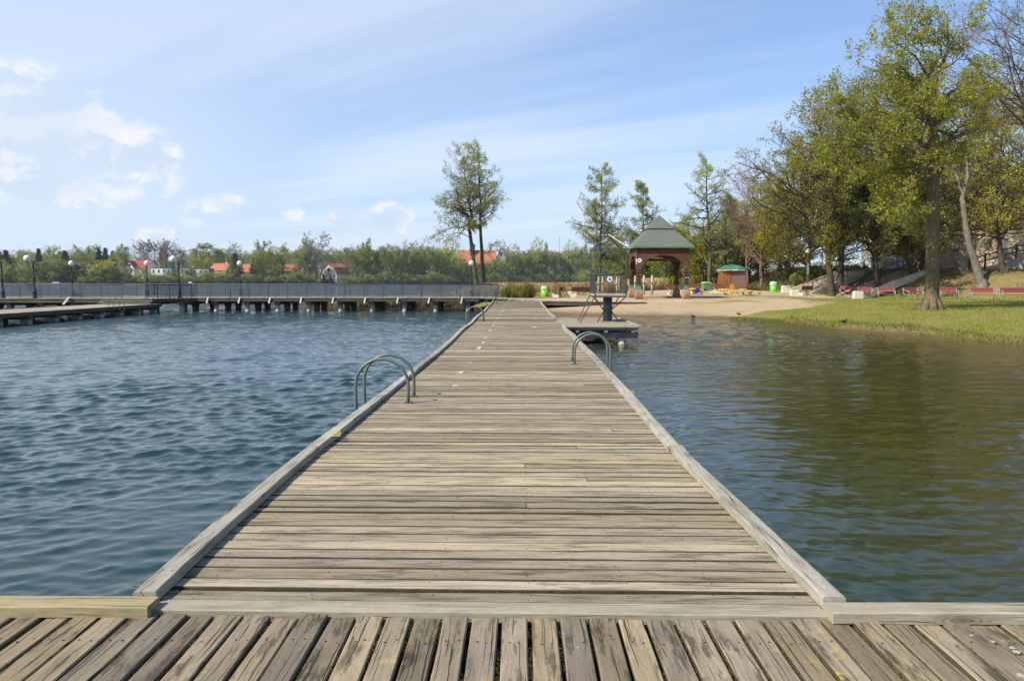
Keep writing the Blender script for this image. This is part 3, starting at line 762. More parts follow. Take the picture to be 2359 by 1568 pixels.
rows = [-20.15 - 2.33 * 1, -20.15, -17.9, -15.6, -13.25, -10.9, -8.5, -6.2, -3.8]
rows_l = list(np.arange(-45.5, -23.5, 2.33))
for i_, x_ in enumerate(rows + rows_l):
    yf = 57.5 if x_ > -23.5 else (54.9 if x_ < -26 else 56.4)
    mb = MB(); mb.b2((x_ - .19, yf - .25, DZ - .52), (x_ + .19, 62.7, DZ - .283)); mb.build('cross_beam', M_concd, pm)
for x_ in rows + rows_l:
    yf = 57.5 if x_ > -23.5 else (54.9 if x_ < -26 else 56.4)
    for j, yy in enumerate((yf, yf + 2.35, 62.1)):
        p = MB(); p.cyl((x_, yy, -2.6), .165, 2.6 + DZ - .523, 14)
        if j == 0: p.build('pile', M_conc, pm)
        else:
            # haunched square pier
            q = MB(); w_ = .18; z1 = DZ - .523
            q.prism([(-w_, -2.6), (w_, -2.6), (w_, z1 - .30), (w_ + .10, z1 - .12), (w_ + .16, z1), (-w_ - .16, z1), (-w_ - .10, z1 - .12), (-w_, z1 - .30)], -.18, .18, Matrix.Translation((x_, yy, 0)) @ Matrix.Rotation(R(90), 4, 'Z'))
            q.build('pile', M_concd, pm)
for x_ in rows:
    mb = MB(); mb.add([(x_ - .42, 56.93, DZ + .02), (x_ - .32, 56.93, DZ + .02), (x_ - .44, 56.93, DZ - .43), (x_ - .54, 56.93, DZ - .40), (x_ - .42, 57.0, DZ + .02), (x_ - .32, 57.0, DZ + .02), (x_ - .44, 57.0, DZ - .43), (x_ - .54, 57.0, DZ - .40)], [(0, 3, 2, 1), (4, 5, 6, 7), (0, 1, 5, 4), (1, 2, 6, 5), (2, 3, 7, 6), (3, 0, 4, 7)]); mb.build('edge_bracket', M_white, pm)
for x_ in rows_l[:8:3]:
    mb = MB(); mb.add([(x_, 54.10, DZ + .1), (x_ + .14, 54.10, DZ + .1), (x_ - .3, 54.10, DZ - .43), (x_ - .44, 54.10, DZ - .40), (x_, 54.16, DZ + .1), (x_ + .14, 54.16, DZ + .1), (x_ - .3, 54.16, DZ - .43), (x_ - .44, 54.16, DZ - .40)], [(0, 3, 2, 1), (4, 5, 6, 7), (0, 1, 5, 4), (1, 2, 6, 5), (2, 3, 7, 6), (3, 0, 4, 7)]); mb.build('edge_bracket', M_white, pm)
mb = MB()
for k, (ya, yb, zz) in enumerate(((54.0, 54.25, .24), (53.7, 53.98, .12))): mb.b2((-29.2, ya, zz - .05), (-25.6, yb, zz))
mb.build('steps', M_bleach, pm)

M_rail = plain('blue_grey_steel', (.055, .070, .085), .5, .15, 5, 0, .0, spec=.4)
M_railbar = plain('grey_mesh_steel', (.10, .115, .135), .5, .15, 5, 0, .0, spec=.4)
def railing(p0, p1, label, inward=1, step=1.42, grp='mesh railings along the promenade', zf=None):
    p0 = Vector(p0); p1 = Vector(p1); d = p1 - p0; L = Vector((d.x, d.y, 0)).length; u = Vector((d.x, d.y, 0)).normalized(); nn = Vector((-u.y, u.x, 0)) * inward
    rl = empty('railing', p0, math.atan2(u.y, u.x), label, 'railing', grp)
    n = max(1, round(L / step)); st = L / n; Hh = .97
    mb = MB()
    mb.tube([(0, 0, Hh), (L, 0, Hh)], .028, 8); mb.build('handrail', M_rail, rl)
    for i in range(n + 1):
        q = MB(); x_ = i * st; q.b2((x_ - .025, -.018, 0), (x_ + .025, .018, Hh - .02)); q.build('post', M_rail, rl)
        if i % 2 == 0 and 0 < i < n:
            q = MB(); q.tube([(x_ + .03, inward * .02, Hh * .75), (x_ - .10, inward * .38, .0)], .018, 6); q.build('brace', M_rail, rl)
    mb = MB()
    k = 0; x_ = .05
    while x_ < L: mb.b2((x_ - .010, -.007, .08), (x_ + .010, .007, Hh - .03)); x_ += .062
    for zz in (.08, .93): mb.b2((0, -.012, zz - .015), (L, .012, zz + .015))
    for zz in np.arange(.16, .92, .1): mb.b2((0, -.004, zz - .006), (L, .004, zz + .006))
    mb.build('mesh_panel', M_railbar, rl)
    return rl
railing((-37.9, 56.4, DZ), (-28.9, 56.4, DZ), 'grey mesh railing left of the opening to the low side pier')
railing((-26.3, 54.6, DZ), (-24.1, 57.1, DZ), 'short slanting piece of mesh railing beside the two-globe lamp right of the opening', step=.8)
railing((-24.1, 57.1, DZ), (-1.5, 57.1, DZ), 'long grey mesh railing along the near edge of the promenade, right of the opening')
railing((-44.0, 62.9, DZ), (-2.2, 62.9, DZ), 'grey mesh railing along the far edge of the promenade')

M_globe = plain('milky_globe', (.80, .76, .62), .25, .04, 3, 0, spec=.5)
M_pole = plain('dark_green_cast_iron', (.012, .025, .028), .35, .2, 8, .1, spec=.5)
def prom_lamp(x, y, arm, label, grp='globe lamps standing on the promenade'):
    z = DZ
    L = empty('street_lamp', (x, y, z), 0, label, 'street lamp', grp)
    mb = MB(); top = 2.66 if arm else 2.42
    mb.lathe((0, 0, 0), [(.17, 0), (.17, .05), (.14, .10), (.13, .42), (.15, .46), (.11, .52), (.095, .62), (.075, .66), (.065, 1.4), (.075, 1.42), (.058, 1.46), (.048, top - .1), (.06, top - .06), (.03, top)], 12)
    mb.build('pole', M_pole, L)
    if arm:
        mb = MB(); pts = [Vector((0, 0, 2.52))]
        for k in range(9):
            a = math.pi * 1.0 * k / 8; pts.append(Vector((-.20 + .20 * math.cos(a) * 1.0, 0, 2.34 - .14 * math.sin(a))))
        pts.append(Vector((-.41, 0, 2.50)))
        mb.tube(pts, .03, 8); mb.lathe((-.41, 0, 2.50), [(.03, 0), (.09, .03), (.11, .07)], 12); mb.build('arm', M_pole, L)
        gx_, gz = -.41, 2.80
    else:
        gx_, gz = 0, 2.64
        mb = MB(); mb.lathe((0, 0, 2.42), [(.03, 0), (.08, .02), (.09, .04)], 12); mb.build('collar', M_pole, L)
    g = MB(); g.sphere((gx_, 0, gz), .235 if arm else .205, 24, 16); g.build('globe', M_globe, L)
    return L
prom_lamp(-36.9, 55.3, True, 'dark lamp post cut off by the left edge of the picture')
prom_lamp(-34.3, 54.8, True, 'curved-arm globe lamp on the near edge of the promenade, far left')
prom_lamp(-24.75, 56.5, True, 'curved-arm globe lamp beside the railing corner, right of the opening')
prom_lamp(-36.1, 62.6, False, 'plain globe lamp behind the left railing, between the leftmost curved-arm lamp and the opening')
prom_lamp(-30.0, 62.6, False, 'plain globe lamp seen in the gap between the railings')
prom_lamp(-22.5, 62.6, False, 'plain globe lamp in front of the spruce between the orange roofs')
prom_lamp(-3.85, 62.6, False, 'plain globe lamp in front of the twin alder trunks')

# ------------------------------------------------------------------ lifeguard chair
tw = empty('lifeguard_tower', (3.5, 30.9, 0), 0, 'steel lifeguard tower with open roof frame on a thick pipe column', 'lifeguard tower')
M_tw = plain('olive_grey_steel', (.055, .066, .055), .45, .2, 8, .1, spec=.5)
M_col = plain('slate_blue_pipe', (.055, .075, .085), .45, .15, 5, .1, spec=.5)
X0, X1, Yn, Yf, ZF = -.60, .60, -.95, .85, 1.06
mb = MB(); mb.cyl((0, 0, 0), .20, .03, 24); mb.cyl((0, 0, .03), .178, 1.0, 24); mb.cyl((0, 0, .44), .192, .03, 24); mb.cyl((0, 0, .10), .19, .02, 24); mb.build('column', M_col, tw)
mb = MB(); mb.b2((X0, Yn, ZF - .03), (X1, Yf, ZF + .035)); mb.build('floor', plain('pale_floor_boards', (.42, .37, .27), .8, .3, 8, .2), tw)
mb = MB()
for x_ in (X0, X1):
    mb.b2((x_ - .02, Yn, ZF - .09), (x_ + .02, Yf, ZF - .033))
for y_ in (Yn, Yf): mb.b2((X0 + .02, y_ - .02, ZF - .09), (X1 - .02, y_ + .02, ZF - .033))
mb.build('floor_frame', M_tw, tw)
for x_ in (X0, X1):
    for y_ in (Yn, Yf):
        q = MB(); q.b2((x_ - .023, y_ - .023, ZF - .09), (x_ + .023, y_ + .023, 2.808)); q.build('corner_post', M_tw, tw)
mb = MB()
for y_ in (Yn, Yf): mb.b2((X0 - .02, y_ - .02, 2.81), (X1 + .02, y_ + .02, 2.85))
for x_ in (X0, X1): mb.b2((x_ - .02, Yn + .02, 2.81), (x_ + .02, Yf - .02, 2.85))
for x_ in (X0 - .03, X1 + .06):
    for y_ in (Yn, Yf): mb.tube([(x_, y_, 2.83), (-.02, 0, 3.40)], .022, 6)
mb.tube([(-.02, 0, 3.38), (-.02, 0, 3.95)], .014, 6)
mb.build('roof_frame', M_tw, tw)
mb = MB()
mb.add([(X1 + .07, Yn - .01, 2.852), (X1 + .09, Yn - .01, 2.866), (.01, -.01, 3.435), (-.01, -.01, 3.42), (X1 + .07, Yn + .01, 2.852), (X1 + .09, Yn + .01, 2.866), (.01, .01, 3.435), (-.01, .01, 3.42)], [(0, 1, 2, 3), (7, 6, 5, 4), (0, 4, 5, 1), (1, 5, 6, 2), (2, 6, 7, 3), (3, 7, 4, 0)])
mb.build('roof_trim', plain('dull_white_trim', (.5, .5, .48), .6), tw)
mb = MB()
def cagebars(mb, a, b, skip=None):
    a = Vector(a); b = Vector(b); n = round((b - a).length / .13)
    for i in range(1, n):
        p = a + (b - a) * i / n; mb.b2((p.x - .006, p.y - .006, ZF + .05), (p.x + .006, p.y + .006, 1.85))
    for zz in (1.86, ZF + .10):
        d = (b - a); mb.tube([a + Vector((0, 0, zz)), b + Vector((0, 0, zz))], .016, 6)
cagebars(mb, (X0, Yn, 0), (X1, Yn, 0)); cagebars(mb, (X0, Yf, 0), (X1, Yf, 0)); cagebars(mb, (X0, Yn, 0), (X0, Yf, 0)); cagebars(mb, (X1, Yn, 0), (X1, Yf, 0))
mb.build('guard_bars', M_tw, tw)
mb = MB()
for (a, b) in (((X0 + .0, Yn + .05, ZF - .06), (-1.12, -.55, .0)), ((X0 - .05, Yf - .1, ZF - .06), (-1.16, .15, .0)), ((X0, Yn + .03, ZF - .06), (-.16, -.12, .42)), ((X0 + .04, Yf - .05, ZF - .06), (-.17, .1, .50)), ((X1, Yn + .03, ZF - .06), (.17, -.10, .48)), ((X1 - .02, Yf - .05, ZF - .06), (.17, .1, .50)),
               ((-.15, -.1, .40), (-.45, -.40, .0)), ((-.15, .1, .40), (-.40, -.2, .0)), ((.15, -.1, .40), (.40, -.5, .0)), ((.15, .1, .40), (.50, .35, .0))):
    mb.tube([a, b], .02, 6)
mb.build('struts', M_tw, tw)
M_dark = plain('dark_blue_print', (.015, .025, .07), .5, .1); M_panel = plain('grey_blue_board', (.10, .125, .15), .5, .15)
mb = MB(); mb.b2((-.22, Yn - .045, 1.53), (.09, Yn - .025, 1.80)); mb.build('sign_board', M_panel, tw)
def cross(mb, c, s, w, y0, y1, scl=1):
    x_, z_ = c
    P_ = [(-w, -s), (w, -s), (w, -w), (s, -w), (s, w), (w, w), (w, s), (-w, s), (-w, w), (-s, w), (-s, -w), (-w, -w)]
    mb.prism([(x_ + a, z_ + b) for a, b in P_], y0, y1)
def disc(mb, c, r, y0, y1, n=28):
    mb.prism([(c[0] + r * math.cos(2 * math.pi * k / n), c[1] + r * math.sin(2 * math.pi * k / n)) for k in range(n)], y0, y1)
q = MB(); disc(q, (-.04, 1.665), .105, Yn - .052, Yn - .046); so_ = q.build('sign_disc', M_white, tw)
q = MB(); cross(q, (-.04, 1.665), .05, .017, Yn - .058, Yn - .053); q.build('cross_emblem', M_dark, so_)

# ------------------------------------------------------------------ gazebo
GX0, GX1, GY0, GY1 = 8.86, 12.84, 59.0, 63.1; gcx, gcy = (GX0 + GX1) / 2, (GY0 + GY1) / 2; hw, hd = (GX1 - GX0) / 2, (GY1 - GY0) / 2
gz = h1(gcx, gcy) + .0
gb = empty('gazebo', (gcx, gcy, 0), 0, 'square reddish-brown timber gazebo with arches and a two-tier green shingle roof', 'gazebo')
M_red = wood('red_brown_boards', 'X', base=(.120, .043, .026), grey=(.10, .036, .022), light=(.165, .068, .042), dark=(.06, .02, .015), stain=.4, bump=.4)
M_redY = wood('red_brown_boards_side', 'Y', base=(.135, .048, .028), grey=(.105, .038, .024), light=(.175, .07, .044), dark=(.06, .02, .015), stain=.4, bump=.4)
M_nat = plain('bare_split_timber', (.33, .19, .105), .85, .35, 5, .6)
M_gpan = plain('sea_green_paint', (.08, .25, .17), .6, .15, 5)
def archwall(half, inner, m, name, M, zb=2.47, ztop=4.06, rise=1.05, aw=1.63):
    """wall of horizontal boards with an elliptical arch; each board is its own strip"""
    mb = MB(); bh = .145; z = zb
    while z < ztop - .01:
        z1 = min(z + bh - .006, ztop)
        def half_open(zz): return aw * math.sqrt(max(0.0, 1 - ((zz - zb) / rise) ** 2)) if zz < zb + rise else 0
        a0, a1 = half_open(z), half_open(z1)
        yo = .0 if int((z - zb) / bh) % 2 == 0 else .006
        if a0 <= .02: mb.prism([(-half, z), (half, z), (half, z1), (-half, z1)], -inner + yo, 0 + yo, M)
        elif a1 > 0:
            zs = [z + (z1 - z) * k / 4 for k in range(5)]
            mb.prism([(-half, z)] + [(-half_open(q_), q_) for q_ in zs] + [(-half, z1)], -inner + yo, yo, M)
            mb.prism([(half, z1)] + [(half_open(q_), q_) for q_ in zs[::-1]] + [(half, z)], -inner + yo, yo, M)
        else:
            zs = [z + (zb + rise - z) * (1 - (1 - k / 8) ** 2) for k in range(9)]
            mb.prism([(-half, z)] + [(-half_open(q_), q_) for q_ in zs] + [(half_open(q_), q_) for q_ in zs[-2::-1]] + [(half, z), (half, z1), (-half, z1)], -inner + yo, yo, M)
        z += bh
    return mb.build(name, m, gb)
archwall(hw, .06, M_red, 'front_wall', Matrix.Translation((0, -hd + .06, 0)))
archwall(hw, .06, M_red, 'rear_wall', Matrix.Translation((0, hd, 0)))
archwall(hd - .07, .06, M_redY, 'side_wall', Matrix.Translation((-hw + .06, 0, 0)) @ Matrix.Rotation(R(-90), 4, 'Z'))
archwall(hd - .07, .06, M_redY, 'side_wall', Matrix.Translation((hw, 0, 0)) @ Matrix.Rotation(R(-90), 4, 'Z'))
for sx in (-1, 1):
    for sy in (-1, 1):
        px_, py_ = sx * (hw - .19), sy * (hd - .19); zg = h1(gcx + px_, gcy + py_)
        pst = MB(); z = 1.29
        k = 0
        while z < 2.48:
            w_ = .185 if k % 2 == 0 else .135; pst.b2((px_ - w_, py_ - w_, z), (px_ + w_, py_ + w_, min(z + .115, 2.467))); z += .117; k += 1
        if sx * sy < 99:
            z = 2.0; 
            for e in range(4): pst.b2((px_ - sx * (.19 + .13 + e * .07), py_ - .08, 2.02 + e * .12), (px_ - sx * .14, py_ + .08, 2.10 + e * .12))
            for e in range(4): pst.b2((px_ - .08, py_ - sy * (.19 + .13 + e * .07), 2.02 + e * .12), (px_ + .08, py_ - sy * .14, 2.10 + e * .12))
        po = pst.build('post', M_red, gb)
        q = MB(); q.b2((px_ - .15, py_ - .15, .955), (px_ + .15, py_ + .15, 1.288)); q.build('painted_band', M_gpan, po)
        q = MB(); zb_ = zg - .15
        w0, w1 = .30, .185
        q.add([(px_ - w0, py_ - w0, zb_), (px_ + w0, py_ - w0, zb_), (px_ + w0, py_ + w0, zb_), (px_ - w0, py_ + w0, zb_), (px_ - w1, py_ - w1, .953), (px_ + w1, py_ - w1, .953), (px_ + w1, py_ + w1, .953), (px_ - w1, py_ + w1, .953)],
              [(3, 2, 1, 0), (4, 5, 6, 7)] + [(i, (i + 1) % 4, 4 + (i + 1) % 4, 4 + i) for i in range(4)])
        for j in range(7):
            f = (j + .5) / 7 - .5
            for sgn in (-1, 1):
                q.tube([(px_ + f * 2 * w0, py_ + sgn * w0 * 1.0, zb_), (px_ + f * 2 * w1, py_ + sgn * w1 * 1.0, .95)], .035, 6)
                q.tube([(px_ + sgn * w0, py_ + f * 2 * w0, zb_), (px_ + sgn * w1, py_ + f * 2 * w1, .95)], .035, 6)
        q.build('flared_base', M_nat, po)
mb = MB()
for y_ in (-1.0, 0, 1.0): mb.b2((-hw + .07, y_ - .06, 3.15), (hw - .07, y_ + .06, 3.30)); mb.b2((-hw + .07, y_ - .06, 3.75), (hw - .07, y_ + .06, 3.9))
mb.build('tie_beams', M_red, gb)
def shingles():
    m, nt, out = newmat('shingles'); t = NT(nt); tc = t.n('ShaderNodeTexCoord'); x, y, z = t.xyz(tc.outputs['Object'])
    g = t.n('ShaderNodeNewGeometry'); nx, ny, nz_ = t.xyz(g.outputs['Normal'])
    h = t.math('ADD', t.math('MULTIPLY', x, t.math('GREATER_THAN', t.math('ABSOLUTE', ny), t.math('ABSOLUTE', nx))), t.math('MULTIPLY', y, t.math('GREATER_THAN', t.math('ABSOLUTE', nx), t.math('ABSOLUTE', ny))))
    br = t.n('ShaderNodeTexBrick', ins={'Vector': t.vec(h, t.math('MULTIPLY', z, 1.0), 0.0), 'Scale': 1.0, 'Brick Width': .30, 'Row Height': .095, 'Mortar Size': .008, 'Color1': (.135, .15, .125, 1), 'Color2': (.165, .175, .15, 1), 'Mortar': (.07, .08, .065, 1), 'Bias': .1})
    c = t.mix(t.mr(t.noise(tc.outputs['Object'], 2.5, 5, .6), .4, .7, 0, .5), br.outputs[0], (.115, .12, .095))
    b = t.n('ShaderNodeBsdfPrincipled', ins={'Base Color': c, 'Roughness': .9, 'Specular IOR Level': .2, 'Normal': t.n('ShaderNodeBump', ins={'Strength': .6, 'Distance': .02, 'Height': br.outputs['Fac']})})
    nt.links.new(b.outputs[0], out.inputs[0]); return m
M_sh = shingles()
def frustum(mb, a, z0, b, z1, thick=None):
    V = [(-a, -a, z0), (a, -a, z0), (a, a, z0), (-a, a, z0), (-b, -b, z1), (b, -b, z1), (b, b, z1), (-b, b, z1)]
    mb.add(V, [(3, 2, 1, 0), (4, 5, 6, 7)] + [(i, (i + 1) % 4, 4 + (i + 1) % 4, 4 + i) for i in range(4)])
mb = MB(); frustum(mb, 2.27, 4.20, .93, 5.60); rf = mb.build('roof', M_sh, gb)
mb = MB(); frustum(mb, 1.05, 5.60 + .005, .015, 6.68); mb.build('roof_cap', M_sh, rf)
mb = MB(); frustum(mb, 1.06, 5.54, 1.06, 5.602); mb.build('cap_eave', plain('dark_green_eave', (.04, .06, .04), .7), rf)
mb = MB()
for s in (-1, 1): mb.b2((-2.29, s * 2.27 - .02, 4.075), (2.29, s * 2.27 + .02, 4.21)); mb.b2((s * 2.27 - .02, -2.245, 4.075), (s * 2.27 + .02, 2.245, 4.21))
mb.b2((-2.24, -2.24, 4.10), (2.24, 2.24, 4.19))
mb.build('eave_board', plain('green_eave_paint', (.085, .20, .10), .6, .15, 4), gb)
q = MB(); disc(q, (9.06 - gcx, 3.13), .165, -hd - .03, -hd - .005); sg = q.build('sign_disc', M_white, gb)
q = MB(); c0 = (9.06 - gcx, 3.13); cross(q, c0, .055, .017, -hd - .038, -hd - .031); q.prism([(c0[0], c0[1] + .075), (c0[0] + .03, c0[1] + .03), (c0[0], c0[1] - .075), (c0[0] - .03, c0[1] + .03)], -hd - .044, -hd - .039); q.build('emblem', M_dark, sg)
q = MB(); q.b2((-hw - .035, -hd + .10, 2.86), (-hw - .005, -hd + .28, 3.28)); q.build('notice', M_white, gb)
q = MB(); px_ = hw - .19; q.b2((px_ - .17, -hd - .05, 1.74), (px_ + .19, -hd - .02, 1.93)); q.b2((px_ + .192, -hd - .04, 1.74), (px_ + .21, -hd + .2, 1.93)); bs = q.build('sign_plate', plain('blue_enamel', (.02, .035, .22), .4, .05), gb)
def text(s, size, loc, rot, mat, parent, name='lettering', ext=.003):
    cu = bpy.data.curves.new(name, 'FONT'); cu.body = s; cu.size = size; cu.extrude = ext; cu.align_x = 'CENTER'; cu.align_y = 'CENTER'
    tmp = bpy.data.objects.new(name, cu); dg = bpy.context.evaluated_depsgraph_get(); COL.objects.link(tmp)
    dg.update(); me = bpy.data.meshes.new_from_object(tmp.evaluated_get(bpy.context.evaluated_depsgraph_get())); bpy.data.objects.remove(tmp)
    me.materials.clear(); o = obj(name, me, mat, parent); o.location = loc; o.rotation_euler = rot; return o
text('WC', .13, (px_ - .06, -hd - .056, 1.835), (R(90), 0, 0), M_white, bs)
q = MB(); disc(q, (px_ + .10, 1.835), .035, -hd - .058, -hd - .051, 12); q.build('mark', M_white, bs)
# low back seats seen inside are separate benches
# ------------------------------------------------------------------ benches, bins, playground
M_slat = wood('varnished_slats', 'X', base=(.22, .09, .035), grey=(.18, .075, .03), light=(.27, .12, .055), dark=(.08, .03, .015), stain=.3, bump=.3)
M_cream = plain('cream_concrete', (.62, .58, .47), .85, .15, 5, .3)
M_rslat = wood('red_slats', 'X', base=(.34, .08, .085), grey=(.29, .075, .08), light=(.44, .15, .15), dark=(.20, .02, .02), stain=.25, bump=.2)
M_tube = plain('grey_tube_steel', (.30, .31, .29), .4, .12, 6, 0, .3)
def slat_bench(loc, rz, label, L=1.8, grp='slatted benches on concrete feet'):
    b = empty('park_bench', loc, rz, label, 'bench', grp)
    mb = MB()
    for k in range(4): mb.b2((-L / 2, -.24 + k * .12, .41), (L / 2, -.14 + k * .12, .45))
    mb.build('seat', M_slat, b)
    mb = MB()
    for k in range(3):
        z = .50 + k * .125; y = .27 + k * .045
        mb.add([(-L / 2, y, z), (L / 2, y, z), (L / 2, y + .04, z + .115), (-L / 2, y + .04, z + .115), (-L / 2, y + .035, z - .01), (L / 2, y + .035, z - .01), (L / 2, y + .075, z + .105), (-L / 2, y + .075, z + .105)],
               [(0, 1, 2, 3), (7, 6, 5, 4), (0, 4, 5, 1), (3, 2, 6, 7), (0, 3, 7, 4), (1, 5, 6, 2)])
    mb.build('backrest', M_slat, b)
    for s in (-1, 1):
        q = MB(); x_ = s * (L / 2 - .22)
        q.prism([(-.26, -.1), (.28, -.1), (.24, .405), (-.24, .405)], x_ - .06, x_ + .06, Matrix.Rotation(R(90), 4, 'Z') @ Matrix.Scale(-1, 4, (0, 1, 0)))
        q.b2((x_ - .03, .22, .38), (x_ + .03, .26, .52)); q.build('leg', M_cream, b)
    return b
# back of bench faces +y locally; people face -y
p = gp(1283, 684); slat_bench(p, R(255), 'brown slatted bench seen end-on, beside the green bin with eye holes', 1.7)
p = gp(1341, 685); slat_bench(p, R(183), 'brown slatted bench seen from behind, just left of the lifeguard tower', 1.9)
p = gp(1553, 677.5); slat_bench(p, R(4), 'long brown bench seen through the gazebo arch, left of the right rear post', p.y * 38 / 1791)
p = gp(1602, 676); slat_bench(p, R(4), 'brown bench behind the right front post of the gazebo', p.y * 26 / 1791)
p = gp(1660, 675.5); slat_bench(p, R(2), 'dark brown bench standing in front of the little wooden hut', p.y * 42 / 1791)
p = gp(1852, 681); slat_bench(p, R(200), 'brown bench seen from behind at the foot of the left stairs', 1.15)
def block(x, y, w, h, d, label):
    p = gp(x, y); b = MB(); b.box((0, 0, h / 2 - .05), (w, d, h + .1), 0, .02); b.box((0, 0, h + .003), (w * .8, d * .8, .03))
    o = b.build('concrete_planter', M_cream, None, p); tag(o, label, 'planter'); return o
block(1317, 683.5, .75, .45, .5, 'low pale concrete block beside the end-on bench left of the tower')
block(1829, 681.5, .62, .5, .5, 'white concrete block at the left end of the bench by the stairs')
block(1809, 674.0, .68, .62, .5, 'white concrete block at the foot of the stair railing')
block(1975, 687.5, .70, .58, .45, 'square white stone block between the two leftmost red benches')

M_lime = plain('lime_green_plastic', (.12, .47, .025), .35, .06, 4, spec=.5); M_wht = plain('white_plastic', (.70, .73, .66), .4, .05, 4, spec=.5); M_mint = plain('mint_green_plastic', (.25, .55, .25), .4, .05, 4, spec=.5)
M_blk = plain('black', (.01, .01, .01), .5, 0)
def bin_(loc, r, h, label, rz=0):
    b = empty('litter_bin', loc, rz, label, 'litter bin', 'round green litter bins')
    q = MB(); q.lathe((0, 0, -.05), [(r * .92, 0), (r * .97, .1), (r, h * .66)], 24); q.build('body', M_lime, b)
    q = MB(); q.cyl((0, 0, h * .612), r * 1.02, h * .24, 24); q.build('collar', M_wht, b)
    q = MB(); q.lathe((0, 0, h * .855), [(r * 1.07, 0), (r * 1.07, h * .03), (r * .95, h * .09), (r * .5, h * .13), (.01, h * .14)], 24); q.build('lid', M_mint, b)
    for a in (-115, -55):
        q = MB(); q.sphere((r * 1.0 * math.cos(R(a)), r * 1.0 * math.sin(R(a)), h * .74), .07, 10, 8, (1, 1, .7)); q.build('opening', M_blk, b)
    q = MB(); q.sphere((r * .98 * math.cos(R(-112)), r * .98 * math.sin(R(-112)), h * .52), .05, 8, 6, (1, .5, 1.4)); q.build('sticker', plain('yellow_sticker', (.7, .7, .05), .5), b)
    return b
bin_(gp(1254.5, 683), .33, .98, 'green and white litter bin at the end of the promenade, right of the shrubs', R(6))
bin_(gp(1781, 672), .33, .98, 'round green and white litter bin on the grass left of the stairs', R(10))
# wheeled container
p = gp(1626, 669.5); D_ = p.y; sc = D_ * 18 / 1791
dm = empty('waste_container', p, R(5), 'green wheeled waste container left of the wooden hut', 'container')
q = MB(); w_ = sc / 2; hh = D_ * 20 / 1791
q.add([(-w_ * .85, -.35, 0), (w_ * .85, -.35, 0), (w_ * .85, .35, 0), (-w_ * .85, .35, 0), (-w_, -.42, hh * .82), (w_, -.42, hh * .82), (w_, .42, hh * .82), (-w_, .42, hh * .82)], [(3, 2, 1, 0), (4, 5, 6, 7)] + [(i, (i + 1) % 4, 4 + (i + 1) % 4, 4 + i) for i in range(4)]); q.build('body', plain('dull_green_plastic', (.10, .24, .09), .5, .1, 4), dm)
q = MB(); q.b2((-w_ * 1.08, -.46, hh * .825), (w_ * 1.08, .44, hh * .93)); q.tube([(-w_, -.1, hh * .93), (w_, -.1, hh * .93)], .07, 10); q.build('lid', plain('pale_green_lid', (.30, .47, .24), .5, .1, 4), dm)
for s in (-1, 1):
    q = MB(); q.tube([(s * w_ * .7 - .03, .3, .05), (s * w_ * .7 + .03, .3, .05)], .1, 12); q.build('wheel', M_blk, dm)
# hut: barrel shaped wooden kiosk with green canopy
p = gat(1684, 79.5); HY = p.y; k = HY / 1791.0
hut = empty('wooden_hut', (p.x, HY, p.z), R(-14), 'rounded orange-brown wooden hut under a green canopy roof', 'hut')
M_hut = wood('orange_boards', 'Y', base=(.34, .125, .045), grey=(.28, .10, .04), light=(.40, .16, .07), dark=(.13, .04, .02), stain=.25, bump=.2)
M_hutd = plain('brown_shutter_board', (.16, .095, .075), .7, .2, 5, .2); M_hutn = plain('navy_side_panel', (.025, .028, .05), .6, .2, 4)
wh = 33 * k; hh = 46 * k; dep = 26 * k
prof = lambda f: wh * (1.0 - .17 * f ** 2.2)
n = 8; q = MB(); V = []; F = []
for i in range(n + 1):
    f = i / n; w_ = prof(f); V += [(-w_, -dep, hh * f), (w_, -dep, hh * f), (w_ * .98, dep, hh * f), (-w_ * .98, dep, hh * f)]
for i in range(n):
    for j in range(4): F.append((i * 4 + j, i * 4 + (j + 1) % 4, (i + 1) * 4 + (j + 1) % 4, (i + 1) * 4 + j))
F.append((3, 2, 1, 0)); F.append((n * 4, n * 4 + 1, n * 4 + 2, n * 4 + 3)); q.add(V, F); q.build('wall', M_hut, hut)
q = MB()   # shutter front, right two thirds
V = []; F = []
for i in range(n + 1):
    f = i / n * .97; w_ = prof(f); V += [(.02 * wh, -dep - .03, hh * f), (w_ - .12, -dep - .03, hh * f)]
for i in range(n): F.append((2 * i, 2 * i + 1, 2 * i + 3, 2 * i + 2))
q.add(V + [(a, b + .02, c) for a, b, c in V], F + [tuple(x + len(V) for x in f[::-1]) for f in F]); q.build('shutter', M_hutd, hut)
q = MB(); q.b2((-.52 * wh, -dep - .05, 0), (-.12 * wh, -dep - .005, hh * .86)); dr = q.build('door', M_hut, hut)
q = MB()
for a in (-.52, -.32, -.12): q.b2((a * wh - .03, -dep - .075, 0), (a * wh + .03, -dep - .052, hh * .86))
for a in (.02, .42, .84): q.b2((-.52 * wh, -dep - .072, hh * a), (-.12 * wh, -dep - .055, hh * (a + .025)))
q.build('door_trim', M_hut, dr)
q = MB(); V = []; F = []
for i in range(n + 1):
    f = i / n * .97; w_ = prof(f); V += [(w_ + .02, -dep + .15, hh * f), (w_ * .98 + .02, dep, hh * f)]
for i in range(n): F.append((2 * i, 2 * i + 1, 2 * i + 3, 2 * i + 2))
q.add(V + [(a + .03, b, c) for a, b, c in V], F + [tuple(x + len(V) for x in f[::-1]) for f in F]); q.build('side_panel', M_hutn, hut)
q = MB(); q.b2((.95 * wh, -dep * .3, .1), (1.0 * wh + .13, dep * .1, .75)); q.build('poster', M_white, hut)
q = MB(); V = []; nn = 12; 
ov = wh * 1.04; 
ring = []
